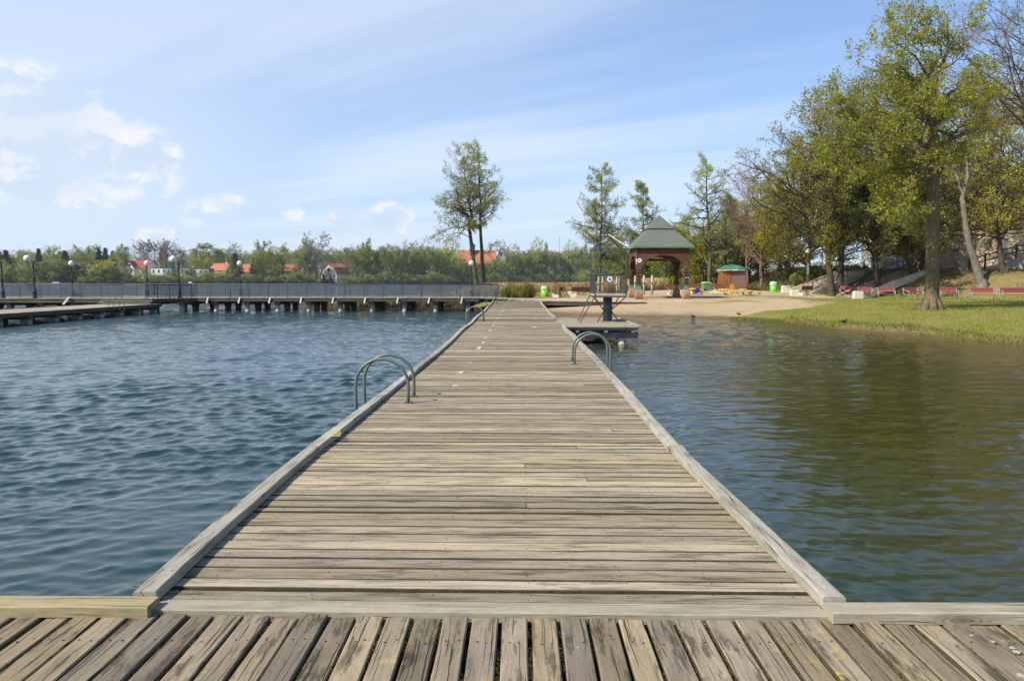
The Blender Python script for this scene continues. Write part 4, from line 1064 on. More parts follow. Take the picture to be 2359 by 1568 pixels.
for i in range(nn):
    a = 2 * math.pi * i / nn; cx_, cy_ = math.cos(a), math.sin(a); m_ = max(abs(cx_), abs(cy_)); ring.append((cx_ / m_ * ov * .98, cy_ / m_ * (dep + .35)))
V = [(x_, y_, hh * .97 + (.08 if j % 3 else -.05)) for j, (x_, y_) in enumerate(ring)] + [(x_ * .55, y_ * .5, hh * 1.19) for x_, y_ in ring] + [(0, 0, hh * 1.25)]
F = [(i, (i + 1) % nn, nn + (i + 1) % nn, nn + i) for i in range(nn)] + [(nn + i, nn + (i + 1) % nn, 2 * nn) for i in range(nn)] + [tuple(range(nn))[::-1]]
q.add(V, F); q.build('canopy', plain('green_tarpaulin', (.05, .16, .095), .5, .2, 2, .3), hut)
q = MB()
for i in range(nn):
    a, b = ring[i], ring[(i + 1) % nn]; q.tube([(a[0], a[1], hh * .95), (b[0], b[1], hh * .95)], .045, 6)
q.build('canopy_hem', plain('cream_hem', (.62, .6, .45), .7, .3, 8), hut)

# climbing poles of the playground
def pole(x, yb, ytop, label, pegs=4, r=.085):
    b = gp(x, yb); top = at(x, ytop, b.y).z
    o = empty('play_post', b, 0, label, 'post', 'round timber posts of the rope playground')
    q = MB(); q.tube([(0, 0, -.1), (0, 0, top - b.z)], [r, r * .92], 12); q.build('pole', plain('pale_round_timber', (.42, .38, .29), .8, .25, 4, .3), o)
    for i in range(pegs):
        a = i * 2.2; z = .4 + i * (top - b.z - .8) / max(1, pegs - 1)
        q = MB(); q.sphere((r * math.cos(a), r * math.sin(a), z), .07, 8, 6); q.build('peg', M_blk, o)
for i, (x, yt, yb, lb) in enumerate(((1378, 637, 680, 'leftmost timber play post seen through the tower cage'), (1387, 636, 680, 'thin timber play post behind the left half of the cage'), (1420, 637, 680.5, 'timber play post behind the right half of the cage'), (1427, 636, 680, 'timber play post at the right side of the cage'),
        (1457, 634, 676, 'timber play post behind the left rear leg of the gazebo'), (1462, 634, 678, 'timber play post just left of the front left gazebo leg'), (1482.5, 634, 679, 'left of the two bare play posts under the gazebo arch'), (1501, 633.5, 679, 'right of the two bare play posts under the gazebo arch'))):
    pole(x, yb, yt, lb)
# tangle of pink rope netting between the posts
for (xa, xb, lb) in ((1376, 1400, 'reddish rope climbing net behind the left side of the tower cage'), (1418, 1458, 'reddish rope climbing net between tower and gazebo')):
    a = gp(xa, 680); b = gp(xb, 680); b.y = a.y; w_ = b.x - a.x; hgt = 1.25
    nrope = empty('rope_net', a, 0, lb, 'climbing net')
    q = MB()
    for i in range(9):
        u = w_ * i / 8; q.tube([(u, 0, .1), (u * .9 + w_ * .05 + random.uniform(-.05, .05), 0, hgt + .12 * math.sin(i))], .022, 5)
    for j in range(6):
        z = .15 + j * (hgt - .15) / 5; q.tube([(w_ * i / 6, .0, z + .06 * math.sin(i * 1.3 + j)) for i in range(7)], .022, 5)
    for i in range(6): q.tube([(w_ * i / 6, .03, .1), (w_ * (i + 1) / 6, .03, hgt)], .02, 5)
    q.build('ropes', plain('faded_red_rope', (.50, .20, .13), .8, .2, 5), nrope)

M_yw = plain('yellow_play_wood', (.62, .42, .13), .6, .2, 4, .1); M_or = plain('orange_play_panel', (.62, .23, .03), .5, .08, 4)
def playtable(x, yb, w, h, label, r=.10):
    b = gp(x, yb); o = empty('play_stool', b, 0, label, 'stool', 'round-topped play stools')
    q = MB(); q.cyl((0, 0, h - .1), w / 2, .1, 20); q.build('top', M_yw, o); q = MB(); q.lathe((0, 0, -.05), [(r, 0), (r * 1.0, h * .6), (w / 2 * .8, h - .06)], 12); q.build('stem', M_yw, o)
playtable(1596.5, 679, .75, .55, 'mushroom-shaped yellow stool right of the gazebo leg'); playtable(1711, 679.5, .75, .50, 'mushroom-shaped yellow stool under the long yellow beam'); playtable(1726, 681, .48, .42, 'smaller mushroom stool at the right end of the yellow beam')
def beam(x0, x1, yt, yb, label, col=M_yw, th=.14, dep_=.35):
    a = gp(x0, yb); k_ = a.y / 1791; w_ = (x1 - x0) * k_; h_ = (yb - yt) * k_
    o = empty('play_beam', a, 0, label, 'play beam'); q = MB(); q.b2((0, -dep_ / 2, h_ - th), (w_, dep_ / 2, h_)); q.build('beam', col, o)
    for f in (.12, .88):
        q = MB(); q.b2((w_ * f - .08, -.10, -.05), (w_ * f + .08, .10, h_ - th - .002)); q.build('leg', col, o)
beam(1693, 1730, 669, 680.5, 'long yellow beam seat left of the orange rocking figure'); beam(1724, 1752, 670.5, 679, 'yellow beam seat nearest the green bin')
beam(1636, 1676, 671.5, 679, 'white and yellow play beam in front of the hut', plain('cream_play_wood', (.68, .62, .42), .6, .15, 4)); beam(1537, 1582, 670.5, 678, 'pale plank seat seen under the gazebo arch', plain('pale_play_wood', (.6, .5, .3), .6, .15, 4))
# orange rocking figure
b = gp(1685, 680.5); k = b.y / 1791; o = empty('play_rocker', b, 0, 'upright orange rounded play panel on short legs', 'play figure')
q = MB(); hgt = 27 * k; w_ = 5.2 * k
q.prism([(-w_, hgt * .3), (w_, hgt * .3)] + [(w_ * math.cos(a), hgt * .62 + hgt * .36 * math.sin(a)) for a in [math.pi * i / 12 for i in range(13)]], -.05, .05); q.build('panel', M_or, o)
q = MB(); disc(q, (0, hgt * .36), w_ * .8, -.09, -.052); q.build('seat', M_yw, o)
for s in (-1, 1):
    q = MB(); q.b2((s * w_ * .75 - .05, -.06, -.05), (s * w_ * .75 + .05, .06, hgt * .3 - .002)); q.build('leg', M_yw, o)
# blue and yellow spring animal
b = gp(1606 + 4, 679.5); k = b.y / 1791; o = empty('spring_rider', b, R(10), 'blue and yellow spring toy left of the hut', 'spring toy')
q = MB(); disc(q, (14 * k, 12 * k), 3.2 * k, -.1, .1); q.build('wheel', plain('blue_play_panel_small', (.02, .04, .26), .4), o)
q = MB(); disc(q, (-5 * k, 10 * k), 6 * k, -.10, .10); q.build('wheel', plain('blue_play_panel', (.02, .04, .26), .4), o)
q = MB(); disc(q, (5.5 * k, 10 * k), 5 * k, -.06, .06); q.build('body', plain('mustard_play_panel', (.55, .38, .06), .5), o)
q = MB(); q.tube([(5 * k + .09 * math.cos(a * 1.0), .09 * math.sin(a), a * .012) for a in np.arange(0, 26, .6)], .02, 5); q.build('spring', M_or, o)
b = gp(1666, 680); k = b.y / 1791; o = empty('merry_go_round', b, 0, 'small yellow spoked roundabout in the sand before the hut', 'roundabout')
q = MB()
for i in range(6):
    a = math.pi * i / 3; q.tube([(0, 0, .35), (9 * k * math.cos(a), 9 * k * math.sin(a), .40)], .03, 5); q.sphere((9 * k * math.cos(a), 9 * k * math.sin(a), .45), .10, 8, 6)
q.cyl((0, 0, -.05), .08, .6, 10); q.build('spokes', M_yw, o)

# red benches under the trees
def red_bench(x, yb, L, rz, label):
    p_ = gp(x, yb); b = empty('park_bench', p_, rz, label, 'bench', 'red benches with curved steel arms along the foot of the slope')
    q = MB()
    for i in range(4): q.b2((-L / 2, -.26 + i * .125, .40), (L / 2, -.155 + i * .125, .43))
    q.build('seat', M_rslat, b)
    q = MB()
    for i in range(2):
        z = .60 + i * .17; y = .30 + i * .05
        q.add([(-L / 2, y, z), (L / 2, y, z), (L / 2, y + .04, z + .16), (-L / 2, y + .04, z + .16), (-L / 2, y + .03, z - .008), (L / 2, y + .03, z - .008), (L / 2, y + .07, z + .152), (-L / 2, y + .07, z + .152)], [(0, 1, 2, 3), (7, 6, 5, 4), (0, 4, 5, 1), (3, 2, 6, 7), (0, 3, 7, 4), (1, 5, 6, 2)])
    q.build('backrest', M_rslat, b)
    for s in (-1, 1):
        x_ = s * (L / 2 + .03); pts = [Vector((x_, -.30, -.08)), Vector((x_, -.30, .42))]
        for i in range(1, 8):
            a = math.pi / 2 * i / 7; pts.append(Vector((x_, -.30 + .22 * (1 - math.cos(a)), .42 + .26 * math.sin(a))))
        pts += [Vector((x_, .15, .70)), Vector((x_, .36, .74)), Vector((x_, .37, .90))]
        q = MB(); q.tube(pts, .028, 8); q.tube([(x_, .34, .72), (x_, .22, .38), (x_, .30, -.08)], .024, 8); q.tube([(x_, -.30, .38), (x_, .26, .38)], .02, 6); q.build('arm_frame', M_tube, b)
for (x, yb, L, rz, lb) in ((1952, 683, 1.15, -30, 'leftmost red bench, partly behind the white stone block'), (1991, 687, 1.0, -22, 'red bench just right of the white stone block'), (2041, 689.5, 1.1, -16, 'red bench right of the thin leaning tree at the stairs'),
        (2103, 690.5, 1.2, 14, 'red bench directly left of the big oak trunk'), (2184, 689, 1.2, -12, 'red bench directly right of the big oak trunk'), (2263, 692, 1.5, -16, 'red bench in front of the leaning pale trunk on the slope'), (2337, 693, 1.75, -8, 'large red bench cut off by the right edge')):
    red_bench(x, yb, L, R(rz), lb)

# park lamps
def park_lamp(x, yb, yg, label, green=False, r=.2):
    b = gp(x, yb); k = b.y / 1791; top = at(x, yg, b.y).z - b.z
    o = empty('street_lamp', b, 0, label, 'street lamp', 'globe lamps among the trees')
    q = MB(); q.lathe((0, 0, -.1), [(.09, 0), (.09, 1.3), (.05, 1.35), (.035, top - r + .1)], 10); q.build('pole', plain('green_pole', (.02, .09, .07), .5) if green else M_pole, o)
    q = MB(); q.sphere((0, 0, top), r, 20, 14); q.build('globe', M_globe, o)
    if green:
        q = MB(); q.b2((-.10, -.12, 1.55), (.10, -.09, 2.55)); q.build('sign', plain('pale_green_notice', (.45, .62, .5), .5), o)
park_lamp(1858, 670, 578, 'green lamp post carrying a narrow notice beside the left stairs', True, .23)
park_lamp(1834, 668, 594, 'thin dark globe lamp left of the green lamp post', False, .19)
park_lamp(1892, 650, 544, 'globe lamp half hidden in the olive foliage above the left stairs', False, .27)

# stairs and hand rails
M_step = plain('worn_stone_steps', (.33, .27, .20), .9, .3, 4, .4); M_curb = plain('pale_stair_curb', (.55, .48, .38), .9, .2, 4, .3)
M_rust = plain('brown_painted_rail', (.07, .04, .03), .6, .2, 6)
def stairs(foot, top, width, nstep, label, rails, curb=True):
    foot = Vector(foot); top = Vector(top); d = Vector((top.x - foot.x, top.y - foot.y, 0)); L = d.length; rz = math.atan2(d.y, d.x); rise = top.z - foot.z
    o = empty('stairs', foot, rz, label, 'stairs')
    q = MB()
    for i in range(nstep):
        x0 = L * i / nstep; z1 = rise * (i + 1) / nstep + .04; q.b2((x0, -width / 2, z1 - .9), (x0 + L / nstep - .002, width / 2, z1 - .03)); q.b2((x0 - .03, -width / 2 + .002, z1 - .028), (x0 + L / nstep - .034, width / 2 - .002, z1))
    q.build('steps', M_step, o)
    if curb:
        for s in (-1, 1):
            q = MB(); q.add([(-.3, s * (width / 2 + .03), -.5), (L, s * (width / 2 + .03), rise - .5), (L, s * (width / 2 + .03), rise + .12), (-.3, s * (width / 2 + .03), .10), (-.3, s * (width / 2 + .28), -.5), (L, s * (width / 2 + .28), rise - .5), (L, s * (width / 2 + .28), rise + .12), (-.3, s * (width / 2 + .28), .10)],
                            [(0, 1, 2, 3), (7, 6, 5, 4), (0, 4, 5, 1), (3, 2, 6, 7), (0, 3, 7, 4), (1, 5, 6, 2)]); q.build('curb', M_curb, o)
    for (s, lo) in rails:
        yy = s * (width / 2 + .15); q = MB(); npost = 4
        q.tube([(-.2, yy, .95), (L + .1, yy, rise + .98)], .03, 6)
        if lo: q.tube([(-.2, yy, .5), (L + .1, yy, rise + .53)], .022, 6)
        q.build('handrail', M_rust, o)
        for i in range(npost):
            x_ = L * i / (npost - 1); q = MB(); q.b2((x_ - .03, yy - .03, rise * i / (npost - 1) - .3), (x_ + .03, yy + .03, rise * i / (npost - 1) + .95)); q.build('rail_post', M_rust, o)
    return o
f1 = gp(1840, 675); t1 = Vector((f1.x + 5.6, f1.y + 2.5, 0)); t1.z = h1(t1.x + 1, t1.y); stairs(f1, t1, 3.0, 12, 'left wide flight of worn steps beside the green lamp post', [(1, False), (-1, False)])
f2 = gp(1950, 684); t2 = Vector((f2.x + 6.6, f2.y + 2.0, 0)); t2.z = h1(t2.x + 1, t2.y); stairs(f2, t2, 2.2, 13, 'right flight of steps with pale side curbs leading up to the painted wall', [(1, True), (-1, False)])
# painted wall
a = gat(2002, 74); b = gat(2094, 72.5); zt = at(2050, 597, 73).z; za = min(a.z, b.z) - .6
pw = empty('painted_wall', (a.x, a.y, 0), math.atan2(b.y - a.y, b.x - a.x), 'low wall with blue and white painted panels at the top of the steps', 'wall')
L = (b - a).length; q = MB(); q.b2((0, 0, za), (L, .25, zt)); q.build('wall', plain('pale_grey_plaster', (.55, .58, .60), .8, .15, 2), pw)
def graffiti():
    m, nt, out = newmat('mural_paint'); t = NT(nt); P = t.n('ShaderNodeTexCoord').outputs['Object']
    n1 = t.noise(P, 1.1, 3, .5, 1.2); n2 = t.noise(t.vmath('ADD', P, (7, 3, 2)), .9, 3, .5, .8)
    c = t.ramp(n1, [(0, (.05, .12, .45)), (.42, (.10, .3, .6)), (.47, (.72, .74, .78)), (.60, (.75, .75, .74)), (.66, (.75, .3, .08)), (1, (.6, .12, .06))], 'EASE')
    c = t.mix(t.mr(n2, .60, .63), c, (.05, .13, .5))
    b_ = t.n('ShaderNodeBsdfPrincipled', ins={'Base Color': c, 'Roughness': .7}); nt.links.new(b_.outputs[0], out.inputs[0]); return m
mg = graffiti()
for i in range(5):
    q = MB(); x0 = L * (i / 5) + .12; q.b2((x0, -.03, max(a.z, b.z) + .05), (x0 + L / 5 - .2, -.004, zt - .12)); q.build('mural_panel', mg if i >= 2 else plain('blue_grey_panel', (.28, .36, .45), .8, .15), pw)
# field stone retaining wall
def stonemat():
    m, nt, out = newmat('field_stone'); t = NT(nt); P = t.n('ShaderNodeTexCoord').outputs['Object']
    Pd = t.vmath('ADD', P, t.vmath('SCALE', t.n('ShaderNodeTexNoise', ins={'Vector': P, 'Scale': 2.0}).outputs['Color'], .18))
    v = t.n('ShaderNodeTexVoronoi', ins={'Vector': Pd, 'Scale': 2.3, 'Randomness': .9}); e = t.n('ShaderNodeTexVoronoi', feature='DISTANCE_TO_EDGE', ins={'Vector': Pd, 'Scale': 2.3, 'Randomness': .9})
    cx = t.n('ShaderNodeSeparateColor', ins={0: v.outputs['Color']})
    c = t.ramp(cx.outputs[0], [(0, (.34, .28, .22)), (.3, (.44, .35, .27)), (.5, (.50, .29, .21)), (.7, (.38, .35, .30)), (.85, (.56, .33, .23)), (1, (.54, .46, .36))])
    c = t.mix(t.mr(t.noise(P, 14, 4, .6), .35, .7, 0, .4), c, (.20, .16, .12))
    c = t.mix(t.mr(e.outputs['Distance'], .03, .06, 1, 0), c, (.62, .50, .36))
    bp = t.n('ShaderNodeBump', ins={'Strength': .9, 'Distance': .06, 'Height': t.mr(e.outputs['Distance'], 0, .2)})
    b_ = t.n('ShaderNodeBsdfPrincipled', ins={'Base Color': c, 'Roughness': .9, 'Normal': bp}); nt.links.new(b_.outputs[0], out.inputs[0]); return m
WY = 71.0
wa = gat(2096, WY + 1.5); wb = gat(2420, WY - 3.0)
sw = empty('stone_wall', (wa.x, wa.y, 0), math.atan2(wb.y - wa.y, wb.x - wa.x), 'tall field stone retaining wall with pale coping behind the slope', 'wall')
L = (Vector((wb.x, wb.y, 0)) - Vector((wa.x, wa.y, 0))).length; zt = at(2200, 539, WY).z
q = MB(); q.b2((0, 0, 1.0), (L, .6, zt)); q.build('wall', stonemat(), sw)
q = MB(); q.b2((-.1, -.1, zt + .002), (L, .65, zt + .20)); q.build('coping', plain('pale_coping', (.55, .48, .38), .9, .2, 3, .3), sw)
q = MB(); bx = L * .30; bz = at(2172, 576, WY).z; q.b2((bx, -.03, bz - .14), (bx + .42, -.005, bz + .12)); q.build('plaque', plain('blue_plaque', (.05, .07, .35), .5), sw)
q = MB()
for i in range(26): x_ = L * i / 25; q.b2((x_ - .02, .25, zt + .203), (x_ + .02, .29, zt + 1.15))
for z_ in (zt + 1.15, zt + .7): q.tube([(0, .27, z_), (L, .27, z_)], .025, 6)
q.build('guard_rail', M_steeld, sw)
# hillside behind the wall top is carried by the terrain; ramp fence to the right
def fence(pts, label, name='wooden_fence', mat=None, hgt=1.0, cat='fence'):
    P_ = [Vector(p) for p in pts]; o = empty(name, P_[0], 0, label, cat); mat = mat or M_rust; O = P_[0]
    for p_ in P_:
        q = MB(); r_ = p_ - O; q.b2((r_.x - .06, r_.y - .06, r_.z - .3), (r_.x + .06, r_.y + .06, r_.z + hgt)); q.build('post', mat, o)
    for z_ in (.45, .88):
        q = MB(); q.tube([p_ - O + Vector((0, -.07, z_ * hgt)) for p_ in P_], .05, 6, True, False); q.build('rail', mat, o)
    return o
fy = 66.5
fence([at(x, y, fy - i * .15) for i, (x, y) in enumerate(((2232, 663 - 40), (2268, 613), (2306, 602), (2340, 592), (2358 + 12, 588), (2400, 586)))], 'dark brown two-rail fence climbing the ramp in front of the stone wall', hgt=1.05)
q = MB(); pa, pb = at(2228, 628, fy + .4), at(2400, 594, fy - .6)
q.add([(pa.x, pa.y, pa.z - .8), (pb.x, pb.y, pb.z - 1.2), (pb.x, pb.y, pb.z + .05), (pa.x, pa.y, pa.z), (pa.x, pa.y + 2, pa.z - .8), (pb.x, pb.y + 2, pb.z - 1.2), (pb.x, pb.y + 2, pb.z + .05), (pa.x, pa.y + 2, pa.z)], [(0, 1, 2, 3), (7, 6, 5, 4), (0, 4, 5, 1), (3, 2, 6, 7), (0, 3, 7, 4), (1, 5, 6, 2)])
tag(q.build('ramp', plain('pale_ramp_concrete', (.42, .37, .30), .9, .25, 3, .3)), 'pale concrete ramp below the brown fence', 'ramp')
b = at(2219, 627, 67.1); q = MB(); q.box((0, 0, .35), (1.1, .7, 1.3), 0, .03); q.box((0, 0, 1.02), (1.2, .8, .06)); tag(q.build('concrete_box', plain('grey_box', (.33, .31, .28), .9, .2, 3, .3), None, b), 'grey concrete box at the lower end of the brown fence', 'utility box')
# notice board on a post
fb = at(2309, 622, 65.5); o = empty('notice_board', (fb.x, 65.5, fb.z), R(-6), 'white notice board on a thin post in front of the stone wall', 'sign')
q = MB(); q.tube([(0, 0, -.4), (0, 0, 1.9)], .035, 8); q.build('post', M_tube, o)
q = MB(); q.b2((-.30, -.05, 1.85), (.30, -.038, 2.58)); q.build('board', M_white, o)
# orange building glimpsed behind the trees
bb = at(2316, 520, 96); zb = at(2316, 545, 96).z - 3
ob = empty('orange_building', (bb.x, 96, zb), R(-8), 'orange plastered building glimpsed between the trees above the stone wall', 'building')
q = MB(); q.b2((0, 0, 0), (7, 9, 9.5)); q.build('wall', plain('orange_plaster', (.62, .30, .08), .85, .12, 2), ob)
q = MB(); q.b2((-.4, -.4, 9.502), (7.4, 9.4, 9.8)); q.prism([(-.4, 9.803), (7.4, 9.803), (3.5, 12.2)], -.4, 9.4); q.build('roof', plain('brown_tiles', (.18, .09, .06), .85, .2, 3), ob)
for i in range(3):
    for j in range(2):
        q = MB(); q.b2((1 + i * 2.1, -.03, 2 + j * 3.6), (2 + i * 2.1, -.004, 3.6 + j * 3.6)); q.build('window', plain('dark_glass', (.03, .04, .05), .15), ob)
# glass roofed pavilion edge behind the v tree
pb_ = at(2066, 530, 84); q = MB()
bo = empty('blue_roof_building', (pb_.x, 84, at(2066, 575, 84).z - 1.5), R(6), 'building with a grey-blue roof glimpsed behind the dark yew and the forked tree', 'building')
q = MB(); q.b2((0, 0, 0), (9, 7, 3.6)); q.build('wall', plain('grey_wall', (.42, .42, .40), .8, .15, 2), bo)
q = MB(); q.prism([(-.4, 3.603), (9.4, 3.603), (4.5, 6.2)], -.4, 7.4); q.build('roof', plain('grey_blue_roof', (.20, .27, .36), .6, .15, 2), bo)

# ducks
def duck(x, y, label, col=(.09, .06, .04), rz=0.0, onwater=True, s=1.0):
    s *= .62
    p_ = gp(x, y); p_.z = WATER + .015 if onwater else p_.z
    o = empty('duck', p_, rz, label, 'duck', 'mallard ducks by the shore')
    m_ = plain('duck_feathers', col, .8, .4, 20, .2)
    body = MB(); pts = [(-.24, 0, .13), (-.19, 0, .11), (-.10, 0, .085), (0, 0, .08), (.09, 0, .09), (.145, 0, .125), (.165, 0, .18), (.175, 0, .225), (.20, 0, .25), (.245, 0, .245)]
    rad = [.008, .03, .075, .095, .085, .055, .035, .036, .042, .015]
    if not onwater: pts = [(a, b, c + .09) for a, b, c in pts]
    body.tube([tuple(c * s for c in q_) for q_ in pts], [r * s for r in rad], 12); bd = body.build('body', m_, o)
    q = MB(); zo = .09 if not onwater else 0
    q.add([(.235 * s, -.018 * s, (.238 + zo) * s), (.235 * s, .018 * s, (.238 + zo) * s), (.30 * s, .014 * s, (.225 + zo) * s), (.30 * s, -.014 * s, (.225 + zo) * s), (.235 * s, 0, (.256 + zo) * s), (.30 * s, 0, (.232 + zo) * s)], [(0, 3, 2, 1), (0, 4, 5, 3), (1, 2, 5, 4), (0, 1, 4), (2, 3, 5)])
    q.build('bill', plain('duck_bill', (.45, .30, .06), .5), o)
    for sg in (-1, 1):
        q = MB(); q.sphere((-.03 * s, sg * .078 * s, (.12 + zo) * s), .1 * s, 10, 6, (1.25, .22, .55)); q.build('wing', plain('duck_wing', tuple(c * .7 for c in col), .8, .4, 20), o)
        if not onwater:
            q = MB(); q.tube([(0, sg * .04 * s, .1 * s), (0.01, sg * .04 * s, .0)], .012 * s, 6); q.build('leg', plain('duck_leg', (.5, .25, .05), .6), o)
duck(1596, 731.5, 'brown duck swimming just off the sandy beach', rz=R(200), s=1.25)
duck(1701, 727, 'dark duck standing on the edge of the grass at the beach', (.05, .06, .04), R(170), False, 1.0)
duck(1943, 746.5, 'dark green-headed duck sitting on the grass bank', (.03, .045, .035), R(10), False, 1.1)
# low hedge
# ------------------------------------------------------------------ vegetation
def segs_mesh(name, segs, smooth=True):
    """tapered limb pieces; thick ones get more sides"""
    Vs = []; Fs = []; base = 0
    A = np.array([s[0] for s in segs], float); B = np.array([s[1] for s in segs], float); ra = np.array([s[2] for s in segs]); rb = np.array([s[3] for s in segs])
    for lo, hi, n in ((.09, 9, 12), (.025, .09, 6), (0, .025, 3)):
        m = (ra >= lo) & (ra < hi)
        if not m.any(): continue
        a, b, r0, r1 = A[m], B[m], ra[m], rb[m]; d = b - a; L = np.linalg.norm(d, axis=1, keepdims=True) + 1e-9; t_ = d / L
        a = a - t_ * (r0[:, None] * .25)
        ref = np.where(np.abs(t_[:, 2:3]) < .9, np.array([[0, 0, 1.0]]), np.array([[1.0, 0, 0]]))
        u = np.cross(ref, t_); u /= np.linalg.norm(u, axis=1, keepdims=True); w = np.cross(t_, u)
        ang = np.arange(n) * 2 * math.pi / n
        ring = u[:, None, :] * np.cos(ang)[None, :, None] + w[:, None, :] * np.sin(ang)[None, :, None]
        V = np.concatenate([a[:, None, :] + ring * r0[:, None, None], b[:, None, :] + ring * r1[:, None, None]], 1)
        k = len(a); i0 = (np.arange(k) * 2 * n)[:, None]; j = np.arange(n)[None, :]; j2 = (j + 1) % n
        F = np.stack([i0 + j, i0 + j2, i0 + n + j2, i0 + n + j], 2).reshape(-1, 4) + base
        Vs.append(V.reshape(-1, 3)); Fs.append(F); base += k * 2 * n
    return mesh_np(name, np.concatenate(Vs), np.concatenate(Fs), smooth)
def leaves_mesh(name, P, size, rgn, flat=.5, aspect=.6, droop=0.0):
    """one small folded diamond per point"""
    P = np.asarray(P, float); n = len(P)
    a = rgn.normal(size=(n, 3)); a[:, 2] *= (1 - flat); a /= np.linalg.norm(a, axis=1, keepdims=True)
    nrm = rgn.normal(size=(n, 3)) * (1 - flat) + np.array([0, 0, 1.0]) * flat * 1.6; b = np.cross(nrm, a); b /= np.linalg.norm(b, axis=1, keepdims=True) + 1e-9
    s = size * (.55 + .9 * rgn.random((n, 1)))
    if droop: a[:, 2] -= droop; a /= np.linalg.norm(a, axis=1, keepdims=True)
    V = np.stack([P - a * s * .5, P + b * s * .5 * aspect, P + a * s * .5, P - b * s * .5 * aspect], 1).reshape(-1, 3)
    F = np.arange(n * 4).reshape(n, 4)
    return mesh_np(name, V, F)

def perp(d, rgn):
    v = Vector(rgn.normal(size=3)); v = v - d * v.dot(d); v.normalize(); return v
class Tree:
    def __init__(s, seed): s.r = np.random.default_rng(seed); s.segs = []; s.tips = []
    def path(s, pts, r0, r1, power=1.0):
        n = len(pts)
        for i in range(n - 1):
            a = r0 + (r1 - r0) * (i / (n - 1)) ** power; b = r0 + (r1 - r0) * ((i + 1) / (n - 1)) ** power; s.segs.append((tuple(pts[i]), tuple(pts[i + 1]), a, b))
    def smooth(s, pts, k=4, jit=0.0):
        pts = [Vector(p) for p in pts]; out = []
        for i in range(len(pts) - 1):
            p0, p1, p2, p3 = pts[max(i - 1, 0)], pts[i], pts[i + 1], pts[min(i + 2, len(pts) - 1)]
            for j in range(k):
                u = j / k; q = .5 * ((2 * p1) + (p2 - p0) * u + (2 * p0 - 5 * p1 + 4 * p2 - p3) * u * u + (3 * p1 - p0 - 3 * p2 + p3) * u ** 3)
                if jit and (i or j): q = q + Vector(s.r.normal(size=3)) * jit
                out.append(q)
        out.append(pts[-1]); return out
    def grow(s, p, d, L, r, lev, spec, up=None):
        """spec: list per level of (nseg, gnarl, up, nchild, child_len, ang, t0)"""
        nseg, gn, upb, nch, cl, ang, t0 = spec[lev]
        pts = [Vector(p)]; d = Vector(d).normalized()
        for i in range(nseg):
            d = d + Vector(s.r.normal(size=3)) * gn + Vector((0, 0, upb)); d.normalize(); pts.append(pts[-1] + d * (L / nseg))
        s.path(pts, r, r * .35 if nch else r * .5)
        s.kids(pts, L, r, lev, spec)
    def kids(s, pts, L, r, lev, spec, shape=None, taper=.35):
        nseg_, gn, upb, nch, cl, ang, t0 = spec[lev]
        n = len(pts) - 1
        if nch == 0 or lev + 1 >= len(spec):
            for i in range(n): s.tips.append((pts[i], pts[i + 1]))
            return
        for c in range(nch):
            f = t0 + (1 - t0) * (c + s.r.random()) / nch; f = min(f, .999)
            i = int(f * n); q = pts[i].lerp(pts[i + 1], f * n - i); dd = (pts[i + 1] - pts[i]).normalized()
            a = R(ang) * (.75 + .5 * s.r.random())
            cd = dd * math.cos(a) + perp(dd, s.r) * math.sin(a)
            ll = L * cl * (shape(f) if shape else (1.15 - .55 * f)) * (.7 + .6 * s.r.random())
            rr = r * (1 - (1 - taper) * f) * .62
            if ll > .05: s.grow(q, cd, ll, min(rr, max(.004, ll * .035)), lev + 1, spec)
        # leader tip
        s.tips.append((pts[-2], pts[-1]))
    def leafpts(s, per, spread, keep=1.0):
        P = []
        if not s.tips: return np.zeros((0, 3))
        A = np.array([t_[0] for t_ in s.tips]); B = np.array([t_[1] for t_ in s.tips])
        n = len(A); k = per; u = s.r.random((n, k, 1)); P = A[:, None, :] * (1 - u) + B[:, None, :] * u + s.r.normal(size=(n, k, 3)) * spread
        P = P.reshape(-1, 3)
        if keep < 1: P = P[s.r.random(len(P)) < keep]
        return P
    def place(s, label, bark, leaf, size, per, spread, keep=1.0, name='tree', cat='tree', group=None, flat=.2, base=None, extra=None, aspect=.6, droop=0):
        o0 = Vector(base) if base is not None else Vector(s.segs[0][0])
        o = empty(name, o0, 0, label, cat, group)
        me = segs_mesh('trunk', s.segs); ob = obj('trunk', me, bark, o); ob.matrix_parent_inverse = Matrix.Translation(-o0)
        if leaf:
            P = s.leafpts(per, spread, keep)
            me = leaves_mesh('crown', P, size, s.r, flat, aspect, droop); ob = obj('crown', me, leaf, o); ob.matrix_parent_inverse = Matrix.Translation(-o0)
        return o

B_oak = barkmat('oak_bark', (.10, .074, .042), (.225, .17, .10), 1.0, 1.0, .3)
B_dark = barkmat('dark_bark', (.05, .04, .03), (.12, .095, .07), 1.0, .8)
B_alder = barkmat('alder_bark', (.07, .068, .05), (.15, .14, .105), 1.4, .6, .3)
B_pale = barkmat('pale_bark', (.13, .11, .085), (.27, .235, .185), 1.4, .6)
B_twig = barkmat('twig_bark', (.10, .075, .055), (.19, .15, .115), 1.4, .3)
B_pink = barkmat('pinkish_twigs', (.17, .105, .08), (.28, .19, .15), 1.4, .3)
LF_oak = leafmat('young_oak_leaves', (.31, .305, .025), (.43, .415, .055), (.25, .27, .035), .55)
LF_alder = leafmat('alder_leaves', (.38, .42, .12), (.50, .52, .19), (.37, .39, .16), .55)
LF_olive = leafmat('olive_catkins', (.33, .30, .028), (.45, .40, .05), (.27, .26, .035), .55)
LF_dark = leafmat('yew_needles', (.07, .085, .024), (.12, .13, .038), (.09, .10, .03), .25)
LF_yg = leafmat('yellow_green_leaves', (.42, .39, .05), (.55, .49, .09), (.34, .33, .05), .5)
